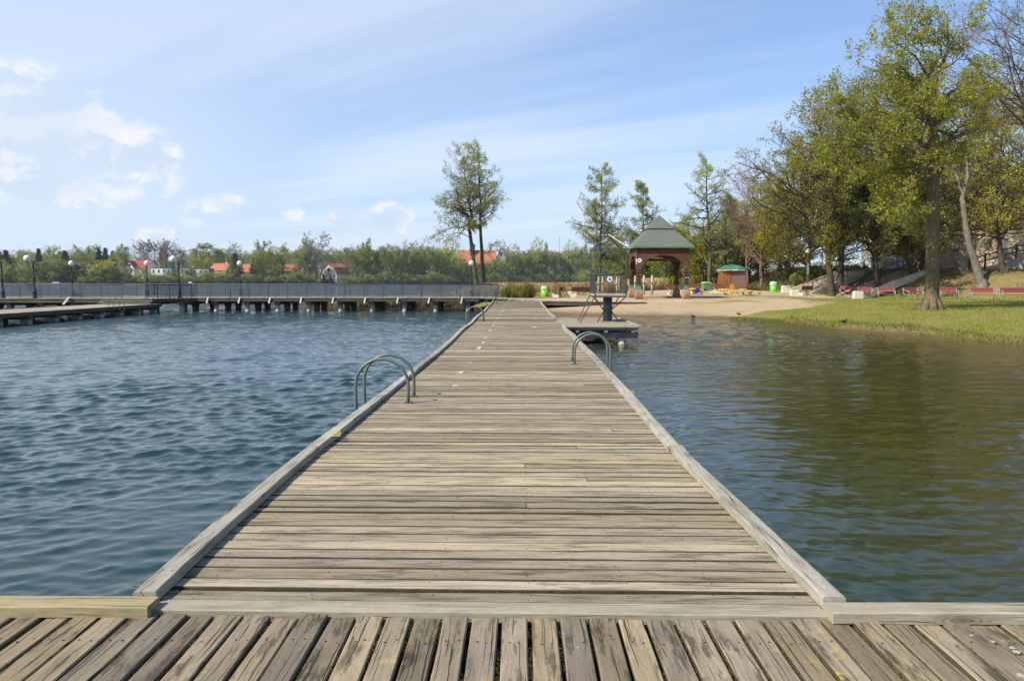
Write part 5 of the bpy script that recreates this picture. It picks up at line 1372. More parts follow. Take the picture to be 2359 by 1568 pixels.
LF_green = leafmat('fresh_green_leaves', (.25, .28, .04), (.36, .38, .07), (.21, .24, .045), .5)
LF_pink = leafmat('reddish_buds', (.26, .15, .10), (.36, .24, .17), None, .25)
LF_brown = leafmat('brown_catkins', (.33, .265, .09), (.44, .35, .13), (.29, .26, .075), .5)

def PX(x, y, Y, dy=0): return at(x, y, Y + dy)

# ---- the big oak on the grass
OY = gp(2144, 713).y
def c6(x, y): return ((2250 + x / 2.24) * .784, y / 2.24 * .784)
tr = Tree(21); base = gp(2144, 713); base.z -= .1
def PO(x, y, dy=0): a, b = c6(x, y); return at(a, b, OY + dy)
tp = tr.smooth([base, at(2145, 690, OY), at(2147, 640, OY), at(2147, 580, OY), PO(1100, 1400), PO(1098, 1200), PO(1098, 1050), PO(1095, 950), PO(1105, 820, .3), PO(1112, 680, .5), PO(1110, 560, .6), PO(1125, 480, .8), PO(1170, 400, 1.0), PO(1200, 300, 1.0), PO(1190, 170, 1)], 3)
kpx = OY / 1791
rads = np.interp(np.linspace(0, 1, len(tp)), [0, .03, .08, .25, .5, .55, .8, 1], [.58, .40, .34, .31, .27, .20, .10, .03])
for i in range(len(tp) - 1): tr.segs.append((tuple(tp[i]), tuple(tp[i + 1]), rads[i] * OY / 40, rads[i + 1] * OY / 40))
for a in range(7):   # root flare
    an = a * .9; tr.segs.append((tuple(base + Vector((math.cos(an) * .62, math.sin(an) * .62, -.12))), tuple(base + Vector((math.cos(an) * .2, math.sin(an) * .2, .75))), .16, .22))
spec = [(6, .1, 0, 14, .42, 55, .12), (5, .16, .05, 8, .50, 50, .15), (4, .22, .04, 4, .50, 50, .15), (3, .25, .03, 0, 0, 0, 0)]
OK_ = OY / 40.0; rads_k = OK_
limbs = [([(1085, 965), (1030, 955, -.3), (985, 915, -.8), (950, 888, -1.2), (880, 872, -1.4), (800, 868, -1.8), (700, 845, -2.2), (600, 800, -2.2), (480, 760, -2), (360, 715, -2)], .15),
         ([(1080, 1000), (1030, 1030, .3), (1000, 1085, .6), (940, 1130, 1), (880, 1150, 1.2), (800, 1120, 1.4), (700, 1095, 1.8), (600, 1110, 2), (480, 1130, 2.2), (360, 1090, 2.4), (290, 1030, 2.4)], .14),
         ([(940, 888, -1), (900, 820, -1.4), (850, 790, -1.8), (760, 740, -2.6), (640, 680, -3)], .07),
         ([(1110, 1010), (1150, 970, .3), (1210, 895, .6), (1270, 850, .8), (1340, 800, 1), (1420, 770, 1.2), (1440, 700, 1.2), (1470, 600, 1)], .11),
         ([(1115, 1200), (1150, 1130, -.4), (1180, 1060, -.8), (1220, 1020, -1.2), (1262, 995, -1.4)], .07),
         ([(1108, 640), (1060, 590, -.5), (1000, 540, -1), (945, 510, -1.3), (925, 470, -1.5), (880, 435, -1.8), (780, 425, -2), (680, 395, -2)], .09),
         ([(1108, 760), (1040, 735, .4), (980, 715, .8), (900, 700, 1.2), (830, 640, 1.5), (740, 590, 2), (620, 540, 2)], .08),
         ([(1108, 700), (1180, 640, -1), (1250, 590, -1.8), (1330, 560, -2.4), (1400, 500, -2.6)], .08),
         ([(1120, 520), (1080, 430, .8), (1040, 340, 1.2), (1010, 260, 1.3), (960, 160, 1.4), (930, 90, 1.4)], .07),
         ([(1112, 600), (1060, 500, -1.5), (980, 380, -2.6), (880, 300, -3.2), (800, 250, -3.5)], .07),
         ([(1125, 480), (1220, 420, .3), (1290, 330, .3), (1300, 220, .3), (1290, 110, .3)], .06),
         ([(1170, 400, 1), (1140, 300, 1), (1100, 200, .6), (1060, 110, .3)], .05),
         ([(1100, 880), (1090, 830, -1.5), (1060, 760, -3), (1010, 700, -4.5), (960, 650, -5.5)], .11),
         ([(1100, 900), (1110, 850, 1.8), (1140, 780, 3.5), (1180, 700, 5.0), (1200, 640, 6)], .11),
         ([(1100, 780), (1060, 720, 2), (1000, 640, 3.6), (930, 560, 5)], .09),
         ([(1075, 1180), (1020, 1170, -1.2), (960, 1210, -2.2), (880, 1290, -3), (800, 1320, -3.4)], .07),
         ([(1080, 1120), (1000, 1200, 1), (920, 1280, 2), (840, 1360, 2.6), (900, 1400, 2.8)], .06),
         ([(1080, 1060), (980, 1010, -1.5), (850, 1000, -2.6), (700, 990, -3.4), (560, 960, -3.6), (430, 930, -3.4)], .10),
         ([(1090, 930), (1000, 850, 2), (850, 800, 3.2), (700, 740, 4), (560, 660, 4.4), (430, 600, 4)], .10)]
for pts, r0 in limbs:
    P_ = [PO(*p) for p in pts]; sp = tr.smooth(P_, 3, .05); tr.path(sp, r0, .02, .8)
    L = sum((sp[i + 1] - sp[i]).length for i in range(len(sp) - 1))
    s0 = list(spec[0]); s0[3] = max(8, int(L * 2.5)); s0[4] = min(.42, 1.9 / L)
    tr.kids(sp, L, r0, 0, [tuple(s0)] + spec[1:], lambda f: 1.15 - .35 * f, .2)
tr.place('large spreading oak with fresh yellow-green leaves standing on the grass at the right', B_oak, LF_oak, .115, 4, .09, .43, 'oak_tree', 'tree', None, .2, base)

def auto_tree(seed, x, yb, ytop, wpx, trunk_px, label, bark, leaf, kind='round', per=4, size=.13, spread=.09, keep=1.0, lean=0, group=None, name='tree', Y=None, dens=1.0, t_start=.25, mids=None, flat=.2, cat='tree', r=None, droop=0):
    tr = Tree(seed)
    base = gp(x, yb) if Y is None else gat(x, Y)
    base.z -= .12
    Yd = base.y; top = at(x + lean, ytop, Yd); k_ = Yd / 1791; Wd = wpx * k_ / 2; Ht = top.z - base.z; r0 = r or trunk_px * k_ / 2
    pts = [base] + [at(a, b, Yd) for a, b in (mids or [])] + ([] if mids else [base.lerp(top, .33) + Vector((tr.r.normal() * .15, tr.r.normal() * .2, 0)), base.lerp(top, .66) + Vector((tr.r.normal() * .2, tr.r.normal() * .3, 0))]) + [top]
    tp = tr.smooth(pts, 5, .03); tr.path(tp, r0, r0 * .12, .9)
    tr.segs.append((tuple(base + Vector((0, 0, -.15))), tuple(base + Vector((0, 0, .45))), r0 * 1.55, r0 * .98))
    if kind == 'cone':       #        # alders: horizontal boughs, narrow top
        shape = lambda f: max(.12, (1.08 - f)) ** .75 * (.6 + .4 * min(1, (f - t_start) * 5))
        spec = [(0, 0, 0, int(36 * dens), Wd * 1.75 / Ht, 76, t_start), (6, .11, .035, 8, .34, 48, .12), (4, .18, .03, 4, .42, 45, .15), (2, .2, .0, 0, 0, 0, 0)]
    elif kind == 'vase':
        shape = lambda f: (.75 + .5 * (1 - abs(f - .45) * 1.5))
        spec = [(0, 0, 0, int(20 * dens), Wd * 1.7 / Ht, 42, t_start), (7, .10, .06, 10, .42, 38, .15), (5, .15, .05, 6, .45, 38, .15), (3, .18, .04, 0, 0, 0, 0)]
    elif kind == 'weep':
        shape = lambda f: (.7 + .6 * (1 - abs(f - .5) * 1.4))
        spec = [(0, 0, 0, int(24 * dens), Wd * 1.45 / Ht, 60, t_start), (7, .12, .02, 12, .38, 50, .12), (5, .17, -.03, 6, .5, 45, .15), (3, .16, -.10, 0, 0, 0, 0)]
    else:
        shape = lambda f: (.65 + .6 * (1 - abs(f - .42) * 1.5))
        spec = [(0, 0, 0, int(24 * dens), Wd * 1.5 / Ht, 62, t_start), (6, .14, .04, 11, .38, 50, .12), (4, .2, .03, 6, .46, 46, .15), (3, .2, .02, 0, 0, 0, 0)]
    if kind == 'cone': size *= .72; per = int(per * 1.9); spread *= 1.2
    if kind == 'round' and size >= .2: size *= .75; per = int(per * 1.8)
    if kind == 'weep': size *= .62; per = int(per * 2.4)
    keep *= {'cone': .62, 'round': .8, 'vase': .8, 'weep': 1.0}[kind]
    tr.kids(tp, Ht, r0 * .9, 0, spec, shape, .15)
    return tr.place(label, bark, leaf, size, per, spread, keep, name, cat, group, flat, base, droop=droop)

# ---- twin alders beyond the promenade
AY = 77.0
for (seed, pts, r0, lb, wid, t0) in ((31, [(1100, 668), (1093, 620), (1086, 560), (1080, 520), (1086, 500), (1082, 470), (1076, 430), (1070, 400), (1068, 352)], .22, 'left leaning trunk of the twin alders, with long low boughs to the left', 4.3, .34),
                                     (32, [(1116, 668), (1112, 620), (1108, 560), (1106, 500), (1105, 450), (1103, 400), (1103, 342)], .22, 'right straight and taller of the twin alders behind the promenade lamp', 3.8, .42)):
    tr = Tree(seed); P_ = [at(a, b, AY + (0 if seed == 31 else .8)) for a, b in pts]; P_[0].z = h1(P_[0].x, P_[0].y) - .2; base = P_[0].copy()
    sp = tr.smooth(P_, 3, .02); tr.path(sp, r0, .03, 1.0); Ht = (sp[-1] - sp[0]).length
    side = -1 if seed == 31 else 1
    spec = [(0, 0, 0, 52, wid / Ht, 80, t0), (6, .12, .035, 8, .34, 48, .15), (4, .18, .02, 5, .42, 45, .15), (2, .2, 0, 0, 0, 0, 0)]
    tr.kids(sp, Ht, r0 * .8, 0, spec, lambda f: (.95 * (1.12 - f) ** .5 * (.45 + .55 * min(1, (f - t0) * 6))), .12)
    if seed == 31:
        for (a, b, c, d_) in ((1084, 548, 985, 562), (1082, 535, 1000, 540), (1081, 522, 1010, 500), (1080, 470, 1004, 462), (1078, 500, 1020, 470)):
            q = [at(a, b, AY), at(a * .7 + c * .3, b - 12, AY - .8), at(a * .35 + c * .65, (b + d_) / 2 - 8, AY - 1.2), at(c, d_, AY - 1.3)]
            sq = tr.smooth(q, 3, .03); tr.path(sq, .05, .010); L = (q[0] - q[-1]).length; tr.kids(sq, L, .06, 1, [None, (6, .12, .03, 18, .32, 50, .2), (4, .2, .0, 6, .45, 45, .15), (2, .2, 0, 0, 0, 0, 0)], None, .2)
    else:
        for (a, b, c, d_) in ((1112, 585, 1140, 562), (1108, 500, 1160, 455), (1107, 470, 1158, 448)):
            q = [at(a, b, AY + .8), at((a + c) / 2, (b + d_) / 2 + 6, AY + .4), at(c, d_, AY)]
            sq = tr.smooth(q, 3, .03); tr.path(sq, .05, .012); L = (q[0] - q[-1]).length; tr.kids(sq, L, .05, 1, [None, (6, .12, .03, 12, .4, 50, .2), (4, .2, .0, 5, .45, 45, .15), (2, .2, 0, 0, 0, 0, 0)], None, .2)
    tr.place(lb, B_alder, LF_alder, .115, 5, .12, .40, 'alder_tree', 'tree', 'pair of alders', .2, base)

# ---- alders behind tower and gazebo
auto_tree(41, 1385, 0, 393, 128, 9, 'tall alder directly behind the lifeguard tower', B_alder, LF_alder, 'cone', 4, .17, .11, .85, Y=86, t_start=.30, name='alder_tree', dens=1.25)
auto_tree(42, 1371, 0, 470, 90, 7, 'lower second stem beside the tall alder behind the lifeguard tower', B_alder, LF_alder, 'cone', 4, .17, .1, .7, Y=87.5, t_start=.2, name='alder_tree')
auto_tree(43, 1482, 0, 427, 100, 8, 'alder whose top rises left of the gazebo roof peak', B_alder, LF_alder, 'cone', 4, .17, .1, .85, Y=86, t_start=.3, name='alder_tree', dens=1.1)
auto_tree(44, 1632, 0, 368, 120, 11, 'tall narrow alder with sparse pointed top right of the gazebo', B_alder, LF_alder, 'cone', 4, .16, .11, .75, lean=-6, Y=88, t_start=.28, name='alder_tree', dens=1.2)
auto_tree(45, 1668, 0, 455, 90, 8, 'lower sparse alder leaning against the tall narrow one right of the gazebo', B_alder, LF_alder, 'cone', 4, .16, .11, .8, lean=8, Y=90, t_start=.3, name='alder_tree')
# ---- pinkish bare trees
auto_tree(51, 1752, 668, 408, 105, 9, 'nearly bare pinkish tree with upright twigs behind the green bin', B_pink, LF_pink, 'vase', 2, .09, .05, .3, t_start=.18, dens=1.1, name='bare_tree', Y=84)
auto_tree(52, 1722, 668, 438, 90, 6, 'nearly bare reddish tree left of the taller pinkish one', B_pink, LF_pink, 'vase', 2, .09, .05, .3, t_start=.15, dens=.9, name='bare_tree', Y=87)
auto_tree(53, 1797, 660, 415, 80, 6, 'thin bare tree right of the pinkish tree, in front of the olive wood', B_pink, LF_brown, 'vase', 2, .10, .06, .5, t_start=.15, name='bare_tree', Y=86)
# ---- olive wood at the right behind the stairs
W_ = [(1590, 535, 80, 102, LF_olive), (1650, 520, 90, 100, LF_green), (1570, 560, 80, 98, LF_green), (1700, 505, 95, 104, LF_olive), (1745, 500, 90, 102, LF_yg), (1680, 545, 80, 95, LF_brown), (1790, 470, 95, 98, LF_brown), (1535, 575, 70, 100, LF_green), (1480, 590, 70, 104, LF_olive), (1430, 588, 70, 104, LF_green),
      (1725, 555, 80, 92, LF_brown), (1620, 575, 70, 95, LF_olive)]
lbls = ['behind the gazebo roof edge on its right', 'behind the tall narrow alder', 'just right of the gazebo eave', 'behind the lower sparse alder', 'pale yellow-green, between the bare pinkish trees', 'brownish, above the wooden hut', 'brownish, behind the thin bare tree', 'seen through the right part of the gazebo arch', 'seen through the middle of the gazebo arch', 'behind the gap between tower and gazebo', 'brownish, low, right of the wooden hut', 'olive, low, directly above the hut canopy']
for i, ((x, yt, w, Y_, lf), lb) in enumerate(zip(W_, lbls)):
    auto_tree(60 + i, x, 0, yt, w, 6, 'wood tree ' + lb, B_dark, lf, 'round', 3, .24, .18, .8, Y=Y_, t_start=.08, dens=.8, group='trees of the wood behind the playground', name='wood_tree')
# ---- big olive trees left of the oak
auto_tree(81, 1913, 652, 325, 225, 17, 'big olive-tinted tree above the left stairs', B_dark, LF_olive, 'round', 4, .15, .12, .85, lean=-25, t_start=.22, dens=1.9, name='broadleaf_tree', Y=68)
auto_tree(82, 1860, 650, 385, 170, 11, 'olive tree at the left end of the park slope', B_dark, LF_olive, 'round', 4, .15, .12, .85, t_start=.18, dens=1.6, name='broadleaf_tree', Y=76, lean=-5)
auto_tree(83, 1934, 646, 285, 210, 16, 'tall brownish tree rising left behind the oak', B_dark, LF_brown, 'round', 3, .13, .10, .7, lean=30, t_start=.28, dens=1.8, name='broadleaf_tree', Y=70)
auto_tree(84, 1820, 655, 455, 120, 7, 'lower olive tree between the bare pinkish trees and the stairs', B_dark, LF_olive, 'round', 4, .16, .13, .85, t_start=.12, dens=1.4, name='broadleaf_tree', Y=82)
auto_tree(85, 2024, 675, 400, 150, 13, 'thin leaning tree rising beside the right flight of steps', B_dark, LF_olive, 'round', 3, .14, .1, .6, lean=-14, mids=[(2022, 640), (2012, 600), (2014, 520)], t_start=.45, dens=1.2, name='broadleaf_tree')
# yew like dark tree
auto_tree(86, 2022, 0, 408, 165, 14, 'dark green yew-like tree in front of the painted wall', B_dark, LF_dark, 'weep', 7, .17, .13, .95, Y=66.5, t_start=.42, dens=1.7, name='yew_tree', flat=.2)
0 and auto_tree(87, 2078, 0, 500, 110, 9, 'second dark evergreen close behind the left side of the oak trunk', B_dark, LF_dark, 'weep', 7, .17, .13, .95, Y=68, t_start=.18, dens=1.6, name='yew_tree', flat=.2)
# forked tree with blackened base
vb = gp(2105, 640); tr = Tree(90); VY = vb.y
for pts, r0 in (([(2108, 646), (2098, 615), (2086, 590), (2074, 560), (2066, 520), (2058, 470)], .30), ([(2108, 646), (2112, 612), (2124, 590), (2138, 560), (2142, 520), (2150, 470)], .22), ([(2106, 640), (2104, 600), (2100, 560), (2098, 500), (2102, 450)], .20), ([(2114, 640), (2122, 612), (2130, 600), (2137, 575), (2150, 540)], .14)):
    P_ = [at(a, b, VY + (i * .3 if r0 < .25 else -i * .2)) for i, (a, b) in enumerate(pts)]; P_[0] = vb - Vector((0, 0, .2)); sp = tr.smooth(P_, 3, .03); tr.path(sp, r0, .07); L = (sp[0] - sp[-1]).length
    tr.kids(sp, L, r0 * .6, 0, [(0, 0, 0, 10, .40, 50, .5), (6, .14, .04, 9, .4, 48, .15), (4, .2, .02, 5, .45, 45, .15), (3, .2, 0, 0, 0, 0, 0)], None, .3)
tr.segs.append((tuple(vb - Vector((0, 0, .4))), tuple(vb + Vector((0, 0, .9))), .55, .42))
tr.place('dark forked tree with several stems behind the oak trunk', B_dark, LF_olive, .13, 2, .08, .5, 'forked_tree', 'tree', None, .2, vb)
# pale leaning fork on the slope
vb = gp(2262, 661); tr = Tree(91); VY = vb.y
P0 = [vb - Vector((0, 0, .2)), at(2256, 640, VY), at(2244, 600, VY), at(2232, 565, VY), at(2224, 520, VY), at(2218, 470, VY), at(2217, 450, VY)]
sp = tr.smooth(P0, 3, .02); tr.path(sp, .34, .17)
spc = [(0, 0, 0, 12, .30, 50, .35), (6, .14, .05, 8, .4, 45, .15), (4, .2, .03, 5, .45, 45, .15), (3, .2, 0, 0, 0, 0, 0)]
for pts, r0 in (([(2217, 450), (2208, 420), (2200, 395), (2186, 368), (2178, 350), (2166, 330)], .13), ([(2217, 450), (2225, 420), (2228, 385), (2226, 340), (2222, 290), (2224, 230), (2222, 170)], .15), ([(2244, 585), (2270, 545), (2300, 520), (2330, 500)], .06), ([(2224, 350), (2250, 310), (2265, 260), (2262, 210)], .07)):
    P_ = [at(a, b, VY + .15 * i) for i, (a, b) in enumerate(pts)]; sp = tr.smooth(P_, 3, .04); tr.path(sp, r0, .03); L = (sp[0] - sp[-1]).length; tr.kids(sp, L, r0, 0, spc, None, .3)
tr.segs.append((tuple(vb - Vector((0, 0, .3))), tuple(vb + Vector((0, 0, .6))), .5, .35))
tr.place('pale-barked leaning tree forking high on the slope right of the oak', B_pale, LF_brown, .11, 2, .07, .6, 'forked_tree', 'tree', None, .2, vb)
auto_tree(92, 2314, 628, 240, 185, 15, 'yellow-green spring tree on the slope before the stone wall', B_dark, LF_yg, 'round', 4, .14, .1, .9, mids=[(2304, 590), (2300, 540), (2298, 440)], t_start=.42, dens=1.6, name='broadleaf_tree')
auto_tree(93, 2385, 640, 60, 330, 22, 'bare pinkish-twigged tree overhanging the top right corner', B_twig, LF_brown, 'round', 2, .10, .07, .45, mids=[(2395, 560), (2398, 420), (2392, 250)], t_start=.62, dens=1.5, name='bare_tree', Y=50)
auto_tree(94, 2352, 0, 330, 190, 13, 'yellow-green tree at the right edge above the stone wall', B_dark, LF_yg, 'round', 3, .17, .13, .7, Y=73, t_start=.25, dens=1.3, name='broadleaf_tree')
auto_tree(95, 2275, 0, 200, 210, 12, 'brownish bare-topped tree behind the upper right of the oak', B_twig, LF_brown, 'round', 2, .12, .08, .6, Y=80, t_start=.3, dens=1.6, name='bare_tree')
auto_tree(96, 2215, 0, 400, 170, 12, 'green tree behind the stone wall between oak and slope tree', B_dark, LF_green, 'round', 3, .18, .13, .7, Y=86, t_start=.4, dens=1.1, name='broadleaf_tree')
auto_tree(97, 2330, 0, 440, 160, 12, 'leafy green tree in front of the orange building', B_dark, LF_green, 'round', 3, .18, .13, .8, Y=84, t_start=.15, dens=1.1, name='broadleaf_tree')
auto_tree(98, 2155, 0, 430, 150, 10, 'dark bare-branched tree behind the oak trunk', B_dark, LF_brown, 'round', 3, .15, .1, .7, Y=82, t_start=.4, dens=1.2, name='bare_tree')
auto_tree(99, 2085, 0, 380, 180, 11, 'olive tree behind the dark evergreens', B_dark, LF_olive, 'round', 4, .17, .13, .9, Y=80, t_start=.15, dens=1.3, name='broadleaf_tree')
# trees standing outside the frame on the right whose reflections darken the near water
for i, (X_, Y_, hh_) in enumerate(((25, 28, 13), (29, 34, 15), (27, 20, 13), (31, 42, 14))):
    pass

# ---- shrubs
def shrub(p, w, h, d, label, leaf, n=5000, size=.09, stems=60, name='shrub', cat='shrub', seed=1, group=None, shape='dome'):
    rgn = np.random.default_rng(seed); o = empty(name, p, 0, label, cat, group); segs = []; tips = []
    for i in range(stems):
        a = rgn.random() * 6.28; rr = math.sqrt(rgn.random()); x_, y_ = rr * math.cos(a) * w / 2, rr * math.sin(a) * d / 2
        hh = h * (1 - .55 * rr ** 2) * (.75 + .35 * rgn.random()); b0 = Vector((x_ * .55, y_ * .55, -.1)); b1 = Vector((x_ * .85, y_ * .85, hh * .5)); b2 = Vector((x_ * 1.05 + rgn.normal() * .05, y_ * 1.05, hh))
        segs += [(tuple(b0), tuple(b1), .014, .01), (tuple(b1), tuple(b2), .01, .004)]; tips += [(b1, b2), (b0.lerp(b1, .4), b1)]
    obj('stems', segs_mesh('stems', segs), B_twig, o)
    A = np.array([t_[0] for t_ in tips]); B = np.array([t_[1] for t_ in tips]); k = rgn.integers(0, len(A), n); u = rgn.random((n, 1)); P = A[k] * (1 - u) + B[k] * u + rgn.normal(size=(n, 3)) * np.array([.07, .07, .06]) * (w / 2)
    P[:, 2] = np.abs(P[:, 2]); obj('foliage', leaves_mesh('foliage', P, size, rgn, .2), leaf, o); return o
LF_shrub = leafmat('yellow_green_shrub', (.26, .26, .035), (.38, .35, .06), (.20, .21, .035), .45)
shrub(gat(1212, 62.0 + 2.8), 1.7, 1.35, 1.4, 'yellow-green willow shrub at the right end of the promenade railing', LF_shrub, 6000, .085, 90, seed=2)
shrub(gat(1176, 65.5), 1.9, 1.1, 1.4, 'lower yellow-green shrub behind the end of the mesh railing', LF_shrub, 5000, .085, 80, seed=3)
LF_hedge = leafmat('bright_hedge_leaves', (.20, .28, .03), (.32, .40, .05), None, .3)
hp = [(1846, 640, 1.6), (1858, 636, 1.8), (1871, 632, 2.0), (1882, 627, 2.2)]
he = empty('hedge', gat(1864, 80), 0, 'bright yellow-green clipped hedge climbing beside the left stairs', 'hedge')
V = []; rgn = np.random.default_rng(8); P_ = []
o0 = Vector(he.location)
for (x, y, w) in [(1838, 642, 1.4)] + hp:
    c_ = at(x, y, 80) - o0; q = rgn.normal(size=(2600, 3)); q /= np.linalg.norm(q, axis=1, keepdims=True); q *= (rgn.random((2600, 1)) ** .3) * np.array([[w * .62, .7, w * .48]]); P_.append(q + np.array(c_))
obj('foliage', leaves_mesh('foliage', np.concatenate(P_), .11, rgn, .1), LF_hedge, he)
q = MB()
for (x, y, w) in hp: c_ = at(x, y, 80) - o0; q.tube([c_ - Vector((0, 0, 1.6)), c_ + Vector((0, 0, .3))], .05, 6)
q.build('stems', B_twig, he)
# undergrowth around the feet of the wood
rgn = np.random.default_rng(14)
def scatter(n, xr, yr, test, name, hgt, wid, mat, nleaf=3, lean=.5, seed=1, kind='stuff', off=0.0, upright=True):
    r_ = np.random.default_rng(seed); X = xr[0] + r_.random(n) * (xr[1] - xr[0]); Y = yr[0] + r_.random(n) * (yr[1] - yr[0]); m = test(X, Y, r_); X, Y = X[m], Y[m]; Z = H(X, Y) + off
    n = len(X); a = r_.random(n) * 6.28; hh = hgt * (.5 + .8 * r_.random(n)); w_ = wid * (.6 + .8 * r_.random(n)); lx = r_.normal(size=n) * lean * hh; ly = r_.normal(size=n) * lean * hh
    V = np.stack([np.stack([X - np.cos(a) * w_, Y - np.sin(a) * w_, Z - .01], 1), np.stack([X + np.cos(a) * w_, Y + np.sin(a) * w_, Z - .01], 1), np.stack([X + lx, Y + ly, Z + hh], 1)], 1).reshape(-1, 3)
    o = obj(name, mesh_np(name, V, np.arange(3 * n).reshape(n, 3)), mat); return tag(o, kind=kind)
G_mat = leafmat('grass_blades', (.18, .20, .025), (.32, .33, .05), (.33, .28, .09), .3)
def g_test(X, Y, r_):
    d = lake_sd(X, Y); nz = vnoise(X, Y, 1.6, 3)
    gx0 = 14.0 + .0 * Y; sand_edge = (Y > 47.2 + nz * .8) & (X < 19.5 + nz)
    return (d > .05) & (X > 11.2) & ~sand_edge & (toe_s(X, Y) < 1.5) & (r_.random(len(X)) < np.clip(1.15 - (Y - 26) / 45 + nz * .3, .15, 1)) & ((d < 1.2) | (r_.random(len(X)) < .75))
scatter(190000, (11, 36), (22, 62), g_test, 'grass', .075, .012, G_mat, seed=5)
def e_test(X, Y, r_):
    d = lake_sd(X, Y); return (d > -.1) & (d < .55) & (X > 12.5) & (Y < 46.5)
scatter(60000, (12, 20), (20, 47), e_test, 'bank_grass', .13, .016, leafmat('bank_grass', (.10, .14, .02), (.2, .23, .04), (.17, .13, .05), .25), seed=6)
def l_test(X, Y, r_): return (toe_s(X, Y) > .5) & (lake_sd(X, Y) > 3) & (vnoise(X, Y, 1.5, 4) > -.1)
scatter(36000, (24, 48), (46, 80), l_test, 'undergrowth', .16, .03, leafmat('slope_weeds', (.11, .13, .03), (.2, .17, .07), (.2, .13, .06), .2), seed=7)
def u_test(X, Y, r_): return (lake_sd(X, Y) > 1.0) & (Y > 81 + vnoise(X, Y, 3, 1) * 2) & (toe_s(X, Y) < 12)
scatter(26000, (4, 36), (78, 96), u_test, 'undergrowth', .5, .045, leafmat('wood_floor_weeds', (.10, .12, .03), (.19, .19, .05), (.14, .11, .05), .25), seed=9, lean=.3)
# reeds
R_mat = leafmat('dry_reeds', (.42, .31, .16), (.58, .46, .27), (.34, .25, .12), .3)
def reed(n, pts_fn, seed, hgt, name='reeds'):
    r_ = np.random.default_rng(seed); X, Y = pts_fn(r_, n); n = len(X); Z = np.maximum(H(X, Y), WATER - .3); a = r_.random(n) * 6.28; w_ = .011 + .010 * r_.random(n); hh = hgt * (.6 + .5 * r_.random(n)); lx = r_.normal(size=n) * .16; ly = r_.normal(size=n) * .16
    V = np.stack([np.stack([X - np.cos(a) * w_, Y - np.sin(a) * w_, Z], 1), np.stack([X + np.cos(a) * w_, Y + np.sin(a) * w_, Z], 1), np.stack([X + lx + w_ * 1.3, Y + ly, Z + hh * .85], 1), np.stack([X + lx * 1.4 , Y + ly * 1.4, Z + hh], 1)], 1).reshape(-1, 3)
    return tag(obj(name, mesh_np(name, V, np.arange(4 * n).reshape(n, 4)), R_mat), kind='stuff')
def rz1(r_, n):
    X = -19 + r_.random(n) * 17; Y = 66 + r_.random(n) ** 1.3 * 5; d = lake_sd(X, Y); m = (Y > 66.5 + vnoise(X, Y, 2, 3) * .8 + np.clip(-14 - X, 0, 5) * .6); return X[m], Y[m]
reed(26000, rz1, 3, 1.2)
def rz2(r_, n):
    X = -4 + r_.random(n) * 19; Y = 72 + r_.random(n) * 14; d = lake_sd(X, Y); m = (d > -3.5) & (d < 11) & (Y > 76.5 + vnoise(X, Y, 2.5, 5)) ; return X[m], Y[m]
reed(60000, rz2, 4, 1.2)
def rz3(r_, n):
    X = 1 + r_.random(n) * 6; Y = 69 + r_.random(n) * 5; m = (Y > 70.5 + vnoise(X, Y, 2, 5)); return X[m], Y[m]
reed(1500, rz3, 5, .35)
# ------------------------------------------------------------------ far shore
def proto_leafy(seed, leaf, bark, Ht=14, Wd=9, kind='round', n=1500, size=.6, t0=.1, bare=False):
    """returns (trunk mesh, crown mesh) at origin"""
    tr = Tree(seed); base = Vector((0, 0, -1.0)); top = Vector((tr.r.normal() * .6, tr.r.normal() * .6, Ht * (.93 if kind != 'spruce' else 1.0)))
    pts = tr.smooth([base, Vector((tr.r.normal() * .3, 0, Ht * .35)), Vector((tr.r.normal() * .4, tr.r.normal() * .4, Ht * .65)), top], 4); tr.path(pts, .26 * Ht / 14, .05)
    if kind == 'spruce':
        P = []
        nl = 46
        for i in range(nl):
            f = (i + .5) / nl; z = Ht * (.06 + .94 * f); rad = Wd / 2 * (1 - f) ** 1.05 * (.8 + .35 * tr.r.random())
            for k in range(int(5 + 9 * (1 - f))):
                a = tr.r.random() * 6.28; tip = Vector((math.cos(a) * rad, math.sin(a) * rad, z - rad * .25)); tr.segs.append(((0, 0, z), tuple(tip), .04, .015)); m_ = 16
                u = tr.r.random((m_, 1)) ** .7; P.append(np.array([[0, 0, z]]) * (1 - u) + np.array([tuple(tip)]) * u + tr.r.normal(size=(m_, 3)) * np.array([.16, .16, .12]))
        P = np.concatenate(P)
        return segs_mesh('trunk', tr.segs), leaves_mesh('crown', P, .34, tr.r, .3)
    sh = {'round': lambda f: .65 + .6 * (1 - abs(f - .42) * 1.5), 'tall': lambda f: .6 + .5 * (1 - abs(f - .6) * 1.5), 'willow': lambda f: .7 + .5 * (1 - abs(f - .5) * 1.3)}[kind]
    spec = [(0, 0, 0, 16, Wd * .62 / Ht, 52 if kind != 'tall' else 32, t0), (4, .14, .05, 7, .42, 45, .15), (3, .2, .0 if kind != 'willow' else -.12, 4, .5, 42, .2), (2, .2, 0, 0, 0, 0, 0)]
    tr.kids(pts, Ht, .2, 0, spec, sh, .2)
    if bare:
        P = tr.leafpts(1, .2, .35)
        return segs_mesh('trunk', [(a, b, max(c, .07), max(d, .055)) for a, b, c, d in tr.segs]), leaves_mesh('crown', P, .35, tr.r, .3)
    P = tr.leafpts(3, .38, 1.0); k = min(len(P), n); P = P[tr.r.permutation(len(P))[:k]]
    return segs_mesh('trunk', tr.segs), leaves_mesh('crown', P, size * .85, tr.r, .2)
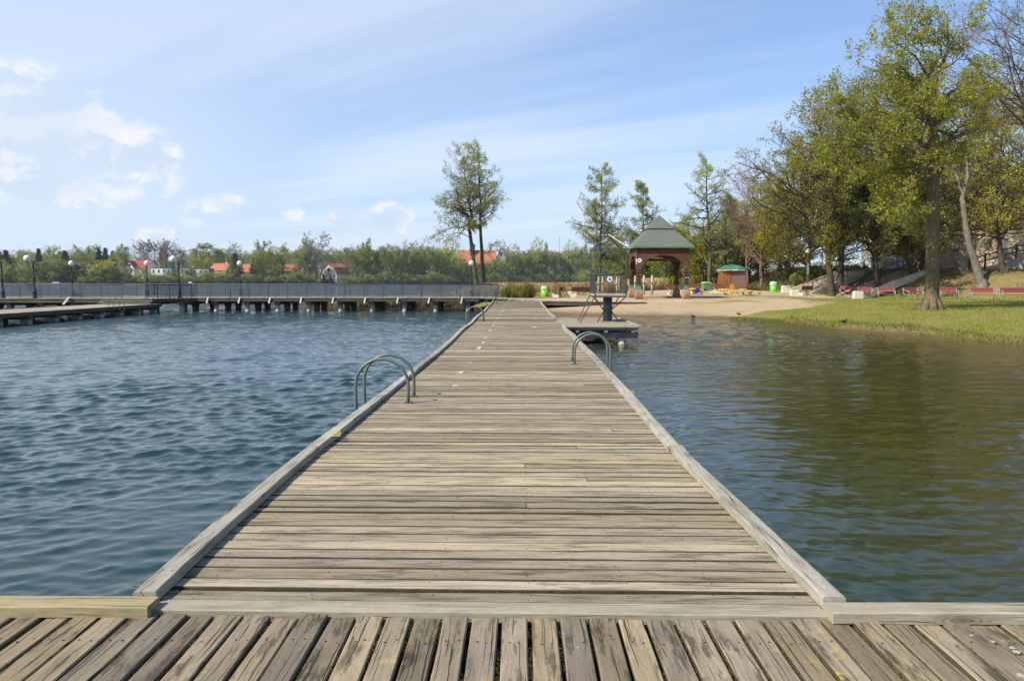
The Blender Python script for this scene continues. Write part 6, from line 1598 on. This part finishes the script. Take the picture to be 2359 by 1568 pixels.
F_pale = leafmat('far_pale_green', (.25, .30, .07), (.36, .39, .11), (.21, .25, .07), .45); F_green = leafmat('far_mid_green', (.22, .27, .055), (.30, .345, .08), (.19, .235, .055), .5); F_yel = leafmat('far_willow', (.42, .40, .06), (.54, .50, .10), (.34, .34, .07), .45)
F_brown = leafmat('far_brown_buds', (.22, .18, .12), (.29, .24, .17), (.18, .17, .10), .35); F_spr = leafmat('far_spruce', (.03, .05, .03), (.055, .08, .045), (.04, .06, .04), .15); F_olive = leafmat('far_olive', (.25, .265, .065), (.33, .34, .09), (.22, .24, .06), .5)
F_bark = plain('far_bark', (.10, .085, .065), .9, .3, .6); F_barkp = plain('far_bare_bark', (.20, .17, .145), .9, .3, .6)
PR = {}
def mkp(key, seeds, leaf, bark, **kw):
    PR[key] = []
    for s in seeds:
        tm, cm = proto_leafy(s, leaf, bark, **kw); tm.materials.append(bark); cm.materials.append(leaf); PR[key].append((tm, cm))
mkp('pale', (201, 202, 203), F_pale, F_bark, Ht=14, Wd=9, n=3000, size=.62)
mkp('green', (204, 205, 206), F_green, F_bark, Ht=14, Wd=9, n=3000, size=.62)
mkp('olive', (207, 208, 209), F_olive, F_bark, Ht=14, Wd=8, n=1900, size=.58, kind='tall', t0=.15)
mkp('brown', (210, 211), F_brown, F_bark, Ht=14, Wd=8, n=1500, size=.5, kind='tall', t0=.15)
mkp('willow', (212, 213), F_yel, F_bark, Ht=11, Wd=10, n=2600, size=.6, kind='willow', t0=.02)
mkp('shrub', (214, 215), F_pale, F_bark, Ht=5, Wd=7, n=1500, size=.55, t0=.0)
mkp('bare', (216, 217, 220), F_brown, F_barkp, Ht=16, Wd=12, t0=.2, kind='round', bare=True)
mkp('spruce', (218, 219), F_spr, F_bark, Ht=14, Wd=6, kind='spruce')
LAB = {'pale': 'pale green leafy tree of the far shore wood', 'green': 'mid-green leafy tree of the far shore wood', 'olive': 'tall olive-green tree of the far shore wood', 'brown': 'brownish budding tree of the far shore wood', 'willow': 'yellow-green willow on the far shore', 'shrub': 'rounded pale green shrub at the far waterline', 'bare': 'bare tree of the far shore wood', 'spruce': 'dark spruce on the far shore'}
PH_ = {'pale': 14, 'green': 14, 'olive': 14, 'brown': 14, 'willow': 11, 'shrub': 5, 'bare': 16, 'spruce': 14}; PW_ = {'pale': 9, 'green': 9, 'olive': 8, 'brown': 8, 'willow': 10, 'shrub': 7, 'bare': 10, 'spruce': 6}
NM = {'pale': 'broadleaf_tree', 'green': 'broadleaf_tree', 'olive': 'broadleaf_tree', 'brown': 'broadleaf_tree', 'willow': 'willow_tree', 'shrub': 'shrub', 'bare': 'bare_tree', 'spruce': 'spruce_tree'}
def shoreY(x):
    """distance of the far shoreline in photo column x"""
    ys = np.arange(330, 900, 2.0); d = ray(x, 655); X = d.x / d.y * ys; s = lake_sd(X, ys); k = np.argmax(s > 0); return float(ys[k]) if (s > 0).any() else 700.0
frg = np.random.default_rng(77)
def ftree(key, x, ytop, back=10.0, wpx=None, label=None, group=None, ybase=None):
    Y = shoreY(x) + back; p = gat(x, Y); top = at(x, ytop, Y).z; hh = max(2.5, top - p.z); sz = hh / (PH_[key] * 1.02); sw = sz if wpx is None else wpx * Y / 1791 / PW_[key] * (2.1 if key == 'spruce' else 1.15)
    tm, cm = PR[key][frg.integers(0, len(PR[key]))]; o = empty(NM[key], p, frg.random() * 6.28, label or LAB[key], 'tree' if key != 'shrub' else 'shrub', group or ('far shore: ' + LAB[key].replace(' of the far shore wood', 's')) if not label else group)
    a = obj('trunk', tm, None, o); b = obj('crown', cm, None, o)
    o.scale = (sw, sw, sz); return o
# named trees at the left (photo columns)
cx1 = lambda x: x * .2526; cy1 = lambda y: 533 + y * .2526
named = [('spruce', 15, 180, 24, 26, 'dark spruce at the far left edge of the picture'), ('spruce', 75, 165, 24, 30, 'broad dark spruce next to the far left edge'), ('willow', 85, 322, 12, 26, 'bright yellow willow on the far shore, leftmost'),
         ('green', 130, 285, 25, 30, 'green tree right of the bright yellow willow'), ('spruce', 372, 152, 34, 26, 'spruce between the first two globe lamps'), ('pale', 495, 178, 85, 34, 'rounded pale tree behind the spruce between the first two lamps'), ('green', 290, 240, 60, 40, 'broad green tree behind the leftmost curved lamp'),
         ('spruce', 612, 170, 24, 30, 'dark spruce directly behind the plain globe lamp at the left'), ('pale', 480, 285, 14, 52, 'wide pale green tree at the waterline between the first two lamps'), ('green', 360, 290, 20, 36, 'green waterline tree right of the leftmost curved lamp'), ('pale', 735, 178, 90, 22, 'thin pale poplar left of the roofed brown house'),
         ('spruce', 715, 300, 15, 26, 'lower dark spruce in front, left of the brown house'), ('spruce', 775, 300, 14, 22, 'lower dark spruce touching the brown house'), ('pale', 860, 170, 90, 36, 'pale tree above the brown house'),
         ('spruce', 918, 145, 30, 24, 'left of the group of three dark spruces'), ('spruce', 978, 146, 30, 26, 'middle and broadest of the three dark spruces'), ('spruce', 1045, 172, 30, 20, 'right and lowest of the three dark spruces'),
         ('green', 1125, 158, 75, 30, 'tall grey-green tree left of the red roofed white house'), ('willow', 1035, 275, 12, 36, 'tall yellow-green willow left of the red roofed white house'), ('willow', 935, 320, 10, 44, 'broad yellow-green willow in front of the three spruces'),
         ('bare', 1285, 135, 95, 26, 'leftmost bare tree left of the brick church tower'), ('bare', 1340, 140, 92, 22, 'second bare tree left of the brick church tower'), ('bare', 1415, 108, 90, 34, 'tallest bare tree touching the brick church tower'), ('bare', 1560, 150, 88, 30, 'bare tree right of the brick church tower'), ('bare', 1500, 100, 84, 34, 'bare tree behind the brick church tower'), ('bare', 1625, 190, 80, 24, 'low bare tree right of the church'), ('brown', 1680, 195, 85, 30, 'brownish tree between the church and the green round crown'),
         ('willow', 1290, 345, 10, 34, 'yellow-green willow before the red roofed house'), ('shrub', 1160, 385, 8, 26, 'low shrub below the red roofed house'), ('shrub', 1440, 415, 8, 30, 'shrub below the white flat-roofed house'), ('shrub', 1560, 400, 8, 26, 'shrub below the blue-sided house'), ('green', 1680, 355, 12, 44, 'round green orchard tree under the green flat house'),
         ('pale', 1820, 145, 80, 34, 'bright rounded tree above the cream flat house'), ('pale', 1990, 150, 85, 60, 'broad bright tree crown above the orange roofed house'), ('willow', 1895, 255, 62, 26, 'yellow-green low tree above the cream flat house'), ('bare', 2145, 150, 90, 24, 'bare tree over the spruce by the fifth lamp'), ('spruce', 2155, 195, 16, 32, 'dark spruce between the two orange roofs'), ('willow', 1790, 262, 62, 24, 'yellow-green tree above the green flat house'),
         ('willow', 2060, 390, 8, 38, 'round yellow-green tree on the shore before the orange roofed house'), ('shrub', 1920, 400, 8, 40, 'low shrubs before the orange roofed house'), ('spruce', 2330, 235, 16, 26, 'dark spruce at the right of the tall orange roof')]
for k_, x, y, back, w, lb in named: ftree(k_, cx1(x), cy1(y), back, w, lb)
cx2 = lambda x: 548.8 + x * .2659; cy2 = lambda y: 517.4 + y * .2659
named2 = [('green', 228, 182, 60, 26, 'rounded green tree behind the spruce right of the tall orange roof'), ('spruce', 175, 285, 12, 26, 'dark spruce between the tall orange roof and the small grey gable'), ('olive', 395, 218, 12, 40, 'dark-stemmed tree in front of the third orange roof'), ('willow', 265, 385, 8, 34, 'yellow-green bush left of the third orange roof'), ('willow', 500, 405, 8, 32, 'yellow-green bush right of the third orange roof'),
          ('bare', 685, 128, 70, 46, 'tall bare tree crown standing above the wood'), ('olive', 610, 185, 25, 30, 'tall olive tree left of the cream house'), ('spruce', 745, 438, 6, 12, 'small dark conifer left of the cream house door'), ('spruce', 803, 440, 6, 12, 'small dark conifer right of the cream house door'),
          ('bare', 1485, 190, 80, 36, 'bare crown rising over the wood in the middle'), ('willow', 1450 + 400, 225, 30, 60, 'yellow-green willow left of the long orange roof'), ('bare', 2280, 185, 90, 24, 'bare tree right of the grey gable'), ('green', 1110, 205, 30, 30, 'tallest green crown in the middle of the wood')]
for k_, x, y, back, w, lb in named2: ftree(k_, cx2(x), cy2(y), back, w, lb)
ftree('willow', 1228, 579, 30, 46, 'bright yellow-green willow mound right of the thin chimney'); ftree('willow', 1310, 583, 30, 40, 'yellow-green crown under the radio mast'); ftree('pale', 1258, 576, 60, 22, 'pale crown right of the bright willow mound')
# generic front rows
cols = list(np.arange(-10, 560, 13.5)) 
for x in cols:
    yt = 625 + frg.normal() * 6; ftree(frg.choice(['green', 'pale', 'olive', 'shrub', 'brown'], p=[.3, .2, .15, .25, .1]), x + frg.normal() * 4, yt, 6 + frg.random() * 14, 22 + frg.random() * 14, None, None) if not (192 < x < 230 or 285 < x < 540) else ftree('shrub', x, 641 + frg.normal() * 2, 4 + frg.random() * 6, 22, None, None)
for x in np.arange(590, 1480, 9.5):
    if 725 < x < 796 or 640 < x < 682: continue
    yt = np.interp(x, [590, 700, 800, 950, 1050, 1150, 1480], [594, 588, 583, 586, 590, 592, 592]) + frg.normal() * 6
    if 1040 < x < 1165: yt = 612 + frg.normal() * 5
    ftree(frg.choice(['green', 'pale', 'olive', 'brown'], p=[.25, .25, .32, .18]), x + frg.normal() * 3, yt, 8 + frg.random() * 22, 22 + frg.random() * 12, None, None)
for x in np.arange(575, 1480, 13): ftree('shrub', x + frg.normal() * 4, 640 + frg.normal() * 3, 3, 20 + frg.random() * 8, None, None) if not 725 < x < 800 else None
# the wood behind, one mass
def far_wood():
    r_ = np.random.default_rng(99); TV = []; TF = []; nb = 0
    srcs = []
    for key in ('green', 'pale', 'olive', 'brown'):
        cm = PR[key][0][1]; v = np.zeros(len(cm.vertices) * 3, np.float32); cm.vertices.foreach_get('co', v); v = v.reshape(-1, 4, 3)[::3]; srcs.append(v)
    for x in np.arange(-520, 1500, 7.0):
        for row in range(3):
            back = 70 + row * 28 + r_.random() * 20; Y = shoreY(min(max(x, -450), 1470)) + back; p = gat(x, Y)
            yt = np.interp(x, [-60, 60, 130, 200, 270, 330, 400, 440, 530, 600, 700, 830, 1000, 1150, 1300, 1480], [590, 587, 588, 585, 590, 602, 602, 592, 590, 588, 584, 582, 586, 588, 587, 586]) + r_.normal() * 5 + (2 - row) * 3
            if 1045 < x < 1165: yt = 606 + r_.normal() * 4 if row < 2 else 700
            hh = at(x, yt, Y).z - p.z
            if hh < 3: continue
            v = srcs[r_.integers(0, 4)]; a = r_.random() * 6.28; sc = hh / 14.3; c_, s_ = math.cos(a), math.sin(a)
            q = v.reshape(-1, 3) * np.array([sc * .95, sc * .95, sc]); q = np.stack([q[:, 0] * c_ - q[:, 1] * s_ + p.x + r_.normal(), q[:, 0] * s_ + q[:, 1] * c_ + p.y, q[:, 2] + p.z], 1)
            TV.append(q); TF.append(np.arange(len(q)).reshape(-1, 4) + nb); nb += len(q)
    return mesh_np('far_wood', np.concatenate(TV), np.concatenate(TF))
tag(obj('far_wood', far_wood(), F_olive), kind='stuff')
def hill_wood():
    r_ = np.random.default_rng(4); TV = []; TF = []; nb = 0; cm = PR['green'][0][1]; v0 = np.zeros(len(cm.vertices) * 3, np.float32); cm.vertices.foreach_get('co', v0); v0 = v0.reshape(-1, 3)
    tm = PR['green'][0][0]
    for k in range(34):
        Y = 30 + r_.random() * 85; X = 26 + .66 * Y + 5 + r_.random() * 55; z = h1(X, Y); sc = .8 + r_.random() * .35; a = r_.random() * 6.28; c_, s_ = math.cos(a), math.sin(a)
        q = v0 * sc; q = np.stack([q[:, 0] * c_ - q[:, 1] * s_ + X, q[:, 0] * s_ + q[:, 1] * c_ + Y, q[:, 2] + z], 1); TV.append(q); TF.append(np.arange(len(q)).reshape(-1, 4) + nb); nb += len(q)
    return mesh_np('hill_wood', np.concatenate(TV), np.concatenate(TF))
tag(obj('hill_wood', hill_wood(), LF_olive), kind='stuff')

# ---- houses
RED = plain('red_roof_tiles', (.27, .05, .055), .8, .15, .8, 0); ORG = plain('orange_roof_tiles', (.40, .135, .07), .8, .18, .8, 0); CREAM = plain('cream_render', (.60, .54, .40), .85, .08, .5); WHT = plain('white_render', (.68, .68, .64), .85, .06, .5)
BRN = plain('brown_render', (.28, .23, .18), .85, .2, .5); GRY = plain('grey_render', (.33, .32, .30), .85, .2, .5); BLU = plain('blue_render', (.17, .27, .34), .85, .1, .5); GRN = plain('green_render', (.22, .40, .30), .85, .1, .5); GLS = plain('window_glass', (.03, .035, .045), .2, .1, 1); BRICK = plain('church_brick', (.17, .10, .085), .9, .2, .5); DKR = plain('dark_roof', (.09, .08, .08), .8, .2, .5)
def house(x0, x1, yr, ye, yb, back, label, wallm, roofm, axis='x', depth=9, floors=2, wins=3, chim=1, rz=0.0, flat=False, gable=None, Y=None, sidem=None, balcony=False, name='house'):
    """x0..x1 photo columns, yr ridge, ye eave, yb base; built at real size at its distance"""
    xc = (x0 + x1) / 2; Y = Y or (shoreY(xc) + back); A = at(x0, yb, Y); B = at(x1, yb, Y); w = B.x - A.x; zb = min(A.z, h1(A.x, Y)) ; ze = at(xc, ye, Y).z; zr = at(xc, yr, Y).z
    o = empty(name, ((A.x + B.x) / 2, Y + depth / 2, zb), R(rz), label, 'house' if name == 'house' else 'building'); hw_ = w / 2; he = ze - zb; hr = zr - zb; d = depth / 2
    q = MB(); q.b2((-hw_, -d, -2), (hw_, d, he - .01))
    if not flat and axis == 'y': q.prism([(-hw_, he), (hw_, he), (0, hr - .15)] if gable is None else [(-hw_, he), (hw_, he), (hw_ * .62, he + (hr - he) * .62), (0, hr - .15), (-hw_ * .62, he + (hr - he) * .62)], -d, d)
    q.build('wall', wallm, o)
    if sidem: s_ = MB(); s_.b2((hw_ * .15, -d - .08, -1), (hw_ + .03, -d - .01, he)); s_.b2((hw_ + .01, -d, -1), (hw_ + .08, d, he)); s_.build('coloured_wall', sidem, o)
    q = MB(); e = .5
    if flat: q.b2((-hw_ - .2, -d - .2, he), (hw_ + .2, d + .2, he + .35))
    elif axis == 'x':      # ridge parallel to the picture
        for s in (-1, 1):
            q.add([(-hw_ - e, s * (d + e), he - .35), (hw_ + e, s * (d + e), he - .35), (hw_ + e, 0, hr), (-hw_ - e, 0, hr), (-hw_ - e, s * (d + e), he - .1), (hw_ + e, s * (d + e), he - .1), (hw_ + e, 0, hr + .25), (-hw_ - e, 0, hr + .25)], [(0, 1, 2, 3), (7, 6, 5, 4), (0, 4, 5, 1), (1, 5, 6, 2), (3, 2, 6, 7), (0, 3, 7, 4)])
    else:
        if gable is None: pr = [(-hw_ - e, he - .3), (0, hr), (hw_ + e, he - .3), (hw_ + e, he), (0, hr + .3), (-hw_ - e, he)]
        else: pr = [(-hw_ - e, he - .2), (-hw_ * .66, he + (hr - he) * .6), (0, hr), (hw_ * .66, he + (hr - he) * .6), (hw_ + e, he - .2), (hw_ + e, he + .1), (hw_ * .68, he + (hr - he) * .68), (0, hr + .3), (-hw_ * .68, he + (hr - he) * .68), (-hw_ - e, he + .1)]
        q.prism(pr, -d - e, d + e)
    rf = q.build('roof', roofm, o)
    if not flat and axis == 'x':
        for s in (-1, 1): q = MB(); q.prism([(-d, he - .005), (d, he - .005), (0, hr - .1)], s * hw_ - .12, s * hw_ + .12, Matrix.Rotation(R(90), 4, 'Z') @ Matrix.Scale(-1, 4, (0, 1, 0))); q.build('gable', wallm, o)
    for i in range(chim):
        cx_ = hw_ * (-.35 + .75 * i); q = MB(); q.b2((cx_ - .45, -.4, (he + hr) / 2), (cx_ + .45, .4, hr + 1.1)); q.build('chimney', WHT if i % 2 else BRICK, rf)
    fh = he / max(1, floors)
    for f in range(floors):
        for i in range(wins):
            u = -hw_ + w * (i + .5) / wins; q = MB(); ww, wh_ = min(.7, w / wins * .3), fh * .26; zc = fh * (f + .55); q.b2((u - ww, -d - .14, zc - wh_), (u + ww, -d - .02, zc + wh_)); fr = q.build('window', WHT, o)
            q = MB(); q.b2((u - ww * .8, -d - .2, zc - wh_ * .85), (u + ww * .8, -d - .145, zc + wh_ * .85)); q.build('pane', GLS, fr)
    if axis == 'y' and not flat:
        q = MB(); q.b2((-1.1, -d - .2, he + (hr - he) * .25), (1.1, -d - .02, he + (hr - he) * .58)); q.build('attic_window', GLS, o)
    if balcony: q = MB(); q.b2((-1.6, -d - 1.2, he + .1), (1.6, -d - .01, he + .25)); q.b2((-1.6, -d - 1.25, he + .25), (1.6, -d - 1.15, he + 1.1)); q.build('balcony', GRY, o)
    return o
X1, Y1 = cx1, cy1
house(X1(800), X1(884), Y1(288), Y1(355), Y1(442), 26, 'brown gabled house with a red tiled roof among trees at the left', BRN, ORG, 'y', 14, 2, 2, 1, rz=-20)
house(X1(1145), X1(1378), Y1(264), Y1(335), Y1(400), 40, 'white house with a large dark red roof and balconies', WHT, RED, 'x', 11, 2, 4, 1, rz=-14)
house(X1(1136), X1(1230), Y1(272), Y1(335), Y1(395), 30, 'white gabled wing at the left of the dark red roofed house', WHT, RED, 'y', 6, 2, 2, 0, rz=-6, balcony=True)
house(X1(1380), X1(1572), Y1(330), Y1(336), Y1(420), 26, 'white flat-roofed house with a blue-grey right half', WHT, DKR, flat=True, floors=2, wins=4, chim=0, sidem=BLU, rz=-4)
house(X1(1584), X1(1738), Y1(330), Y1(338), Y1(405), 34, 'low mint green flat-roofed house', GRN, DKR, flat=True, floors=2, wins=3, chim=0, sidem=GRY)
house(X1(1750), X1(1905), Y1(332), Y1(342), Y1(405), 30, 'small cream flat-roofed house right of the green one', CREAM, DKR, flat=True, floors=2, wins=3, chim=1, sidem=BRN)
house(X1(1915), X1(2100), Y1(292), Y1(355), Y1(400), 40, 'long orange tiled roof with two chimneys above the shrubs', BRN, ORG, 'x', 13, 1, 3, 2, rz=-18)
house(X2a := cx2(22), cx2(142), cy2(342), cy2(438), cy2(490), 18, 'white house with a tall steep orange roof near the water', WHT, ORG, 'x', 15, 1, 3, 0)
house(cx2(292), cx2(336), cy2(375), cy2(400), cy2(445), 30, 'small grey gabled house between two orange roofs', WHT, DKR, 'y', 7, 1, 1, 0)
house(cx2(338), cx2(492), cy2(345), cy2(405), cy2(448), 24, 'orange-red roofed house with two dark chimneys behind bushes', CREAM, ORG, 'x', 12, 1, 3, 2, rz=16)
house(cx2(735), cx2(900), cy2(338), cy2(430), cy2(502), 10, 'cream house with a curved gambrel gable and orange roof by the water', CREAM, ORG, 'y', 14, 2, 4, 1, rz=-24, gable=1, balcony=True)
# long red-roofed castle with grey stepped gable
cY = shoreY(1100) + 90
house(1052, 1141, 576, 606, 640, 0, 'long orange-red roofed castle on the hill behind the alders', BRICK, ORG, 'x', 16, 2, 9, 2, Y=cY, name='castle')
cg = house(1143, 1164, 570, 596, 640, 0, 'grey stepped gable end of the castle', GRY, GRY, 'y', 14, 3, 3, 0, Y=cY - 1, name='castle_gable')
p = at(1087, 572, cY); q = MB(); q.b2((-2.2, -2.2, -6), (2.2, 2.2, 1.5)); q.lathe((0, 0, 1.5), [(3.0, 0), (2.6, 1.4), (1.4, 3.0), (.3, 4.2)], 12); tag(q.build('roof_turret', DKR, None, Vector((p.x, p.y + 6, p.z))), 'dark domed turret rising from the long orange roof', 'turret')
# church tower
cty = shoreY(378) + 112; p = at(378, 640, cty); ct = empty('church_tower', (p.x, cty, p.z), R(8), 'stepped brick church tower among bare trees', 'church tower'); top = at(378, 585, cty).z - p.z; kk = cty / 1791
q = MB(); w_ = 7.4 * kk; q.b2((-w_, -w_, -3), (w_, w_, top)); 
for i, f in enumerate((1.0, .8, .62, .42, .22)): q.b2((-w_ * f, -w_ - .05 * i, top + .001 + i * 1.05), (w_ * f, -w_ + .6, top + (i + 1) * 1.05)); q.b2((-w_ * f, w_ - .6, top + .001 + i * 1.05), (w_ * f, w_ + .05 * i, top + (i + 1) * 1.05))
q.build('tower', BRICK, ct); q = MB(); q.add([(-w_, 0, top + 4.5), (w_, 0, top + 4.5), (w_, -w_ + .7, top), (w_, w_ - .7, top), (-w_, -w_ + .7, top), (-w_, w_ - .7, top)], [(0, 4, 2, 1), (1, 3, 5, 0), (1, 2, 3), (0, 5, 4), (2, 4, 5, 3)]); q.build('roof', BRICK, ct)
for sx in (-.45, 0, .45):
    q = MB(); q.b2((sx * w_ - .28, -w_ - .12, top - 3.4), (sx * w_ + .28, -w_ - .01, top - 1)); q.build('belfry_opening', GLS, ct)
q = MB(); q.tube([(0, 0, top + 4.4), (0, 0, top + 9)], [.35, .05], 8); q.build('spire', DKR, ct)
# thin chimney and mast
cm_y = shoreY(1169) + 160; p = at(1169.5, 640, cm_y); q = MB(); hh = at(1169.5, 568, cm_y).z - p.z; q.tube([(0, 0, 0), (0, 0, hh)], [1.4, .9], 12); tag(q.build('factory_chimney', plain('grey_brick', (.22, .18, .16), .9), None, p), 'thin tall chimney right of the castle', 'chimney')
p = at(1288, 640, 900); hh = at(1288, 546, 900).z - p.z; q = MB(); q.tube([(0, 0, 0), (0, 0, hh)], [.35, .15], 6); tag(q.build('radio_mast', M_steeld, None, p), 'very thin radio mast above the far trees', 'mast')
# blue boat shed and moored boats
sy_ = shoreY(890) - 2; p = at(890, 653, sy_); k = sy_ / 1791; o = empty('boat_shed', (p.x, sy_ + 3, WATER + .2), 0, 'long dark blue boat shed at the far waterline', 'boat shed'); q = MB(); q.b2((-17 * k, -2, 0), (17 * k, 2, 1.7)); q.build('wall', plain('dark_blue_sheet', (.02, .045, .12), .6), o); q = MB(); q.b2((-17.4 * k, -2.3, 1.702), (17.4 * k, 2.3, 2.0)); q.build('roof', plain('blue_sheet_roof', (.03, .09, .22), .6), o)
def boat(x, y, L, hcol, label, cabin=True):
    Y = shoreY(x) - 6; p = at(x, y, Y); o = empty('moored_boat', (p.x, Y, WATER), R(frg.normal() * 14), label, 'boat', 'boats moored along the far shore')
    q = MB(); n = 9; V = []
    for i in range(n):
        f = i / (n - 1); w_ = L * .16 * math.sin(math.pi * min(1, f * .62 + .38)) ** .8; x_ = -L / 2 + L * f; sh = .7 + .35 * f
        V += [(x_, -w_ * .55, -.15), (x_, -w_, sh), (x_, w_, sh), (x_, w_ * .55, -.15)]
    F = [(i * 4 + j, i * 4 + (j + 1) % 4, i * 4 + 4 + (j + 1) % 4, i * 4 + 4 + j) for i in range(n - 1) for j in range(4)] + [(0, 3, 2, 1), ((n - 1) * 4, (n - 1) * 4 + 1, (n - 1) * 4 + 2, (n - 1) * 4 + 3)]
    q.add(V, F); q.build('hull', hcol, o)
    if cabin: q = MB(); q.b2((-L * .18, -L * .09, .75), (L * .16, L * .09, 1.7)); q.b2((-L * .22, -L * .11, 1.702), (L * .2, L * .11, 1.85)); q.build('cabin', WHT, o)
boat(cx1(515), 656, 9, WHT, 'white cabin boat moored behind the left railing'); boat(cx1(1095), 655.5, 6, plain('dark_hull', (.03, .04, .05), .5), 'dark open boat below the willow left of the red roofed house', False); boat(cx1(1735), 653, 6, BRN, 'small boat below the green flat house', True)
boat(cx2(1345), 653, 7, plain('blue_hull', (.03, .07, .2), .5), 'small blue boat beside the boat shed', False)
# ------------------------------------------------------------------ light summer haze over the lake
q = MB(); q.b2((-1500, -60, -4.6), (1500, 1300, 75))
hm, hn, ho = newmat('haze'); pv = hn.nodes.new('ShaderNodeVolumePrincipled'); pv.inputs['Color'].default_value = (.86, .92, 1, 1); pv.inputs['Density'].default_value = .00010; pv.inputs['Anisotropy'].default_value = .2
hn.links.new(pv.outputs[0], ho.inputs['Volume'])
tag(q.build('haze', hm), kind='stuff')
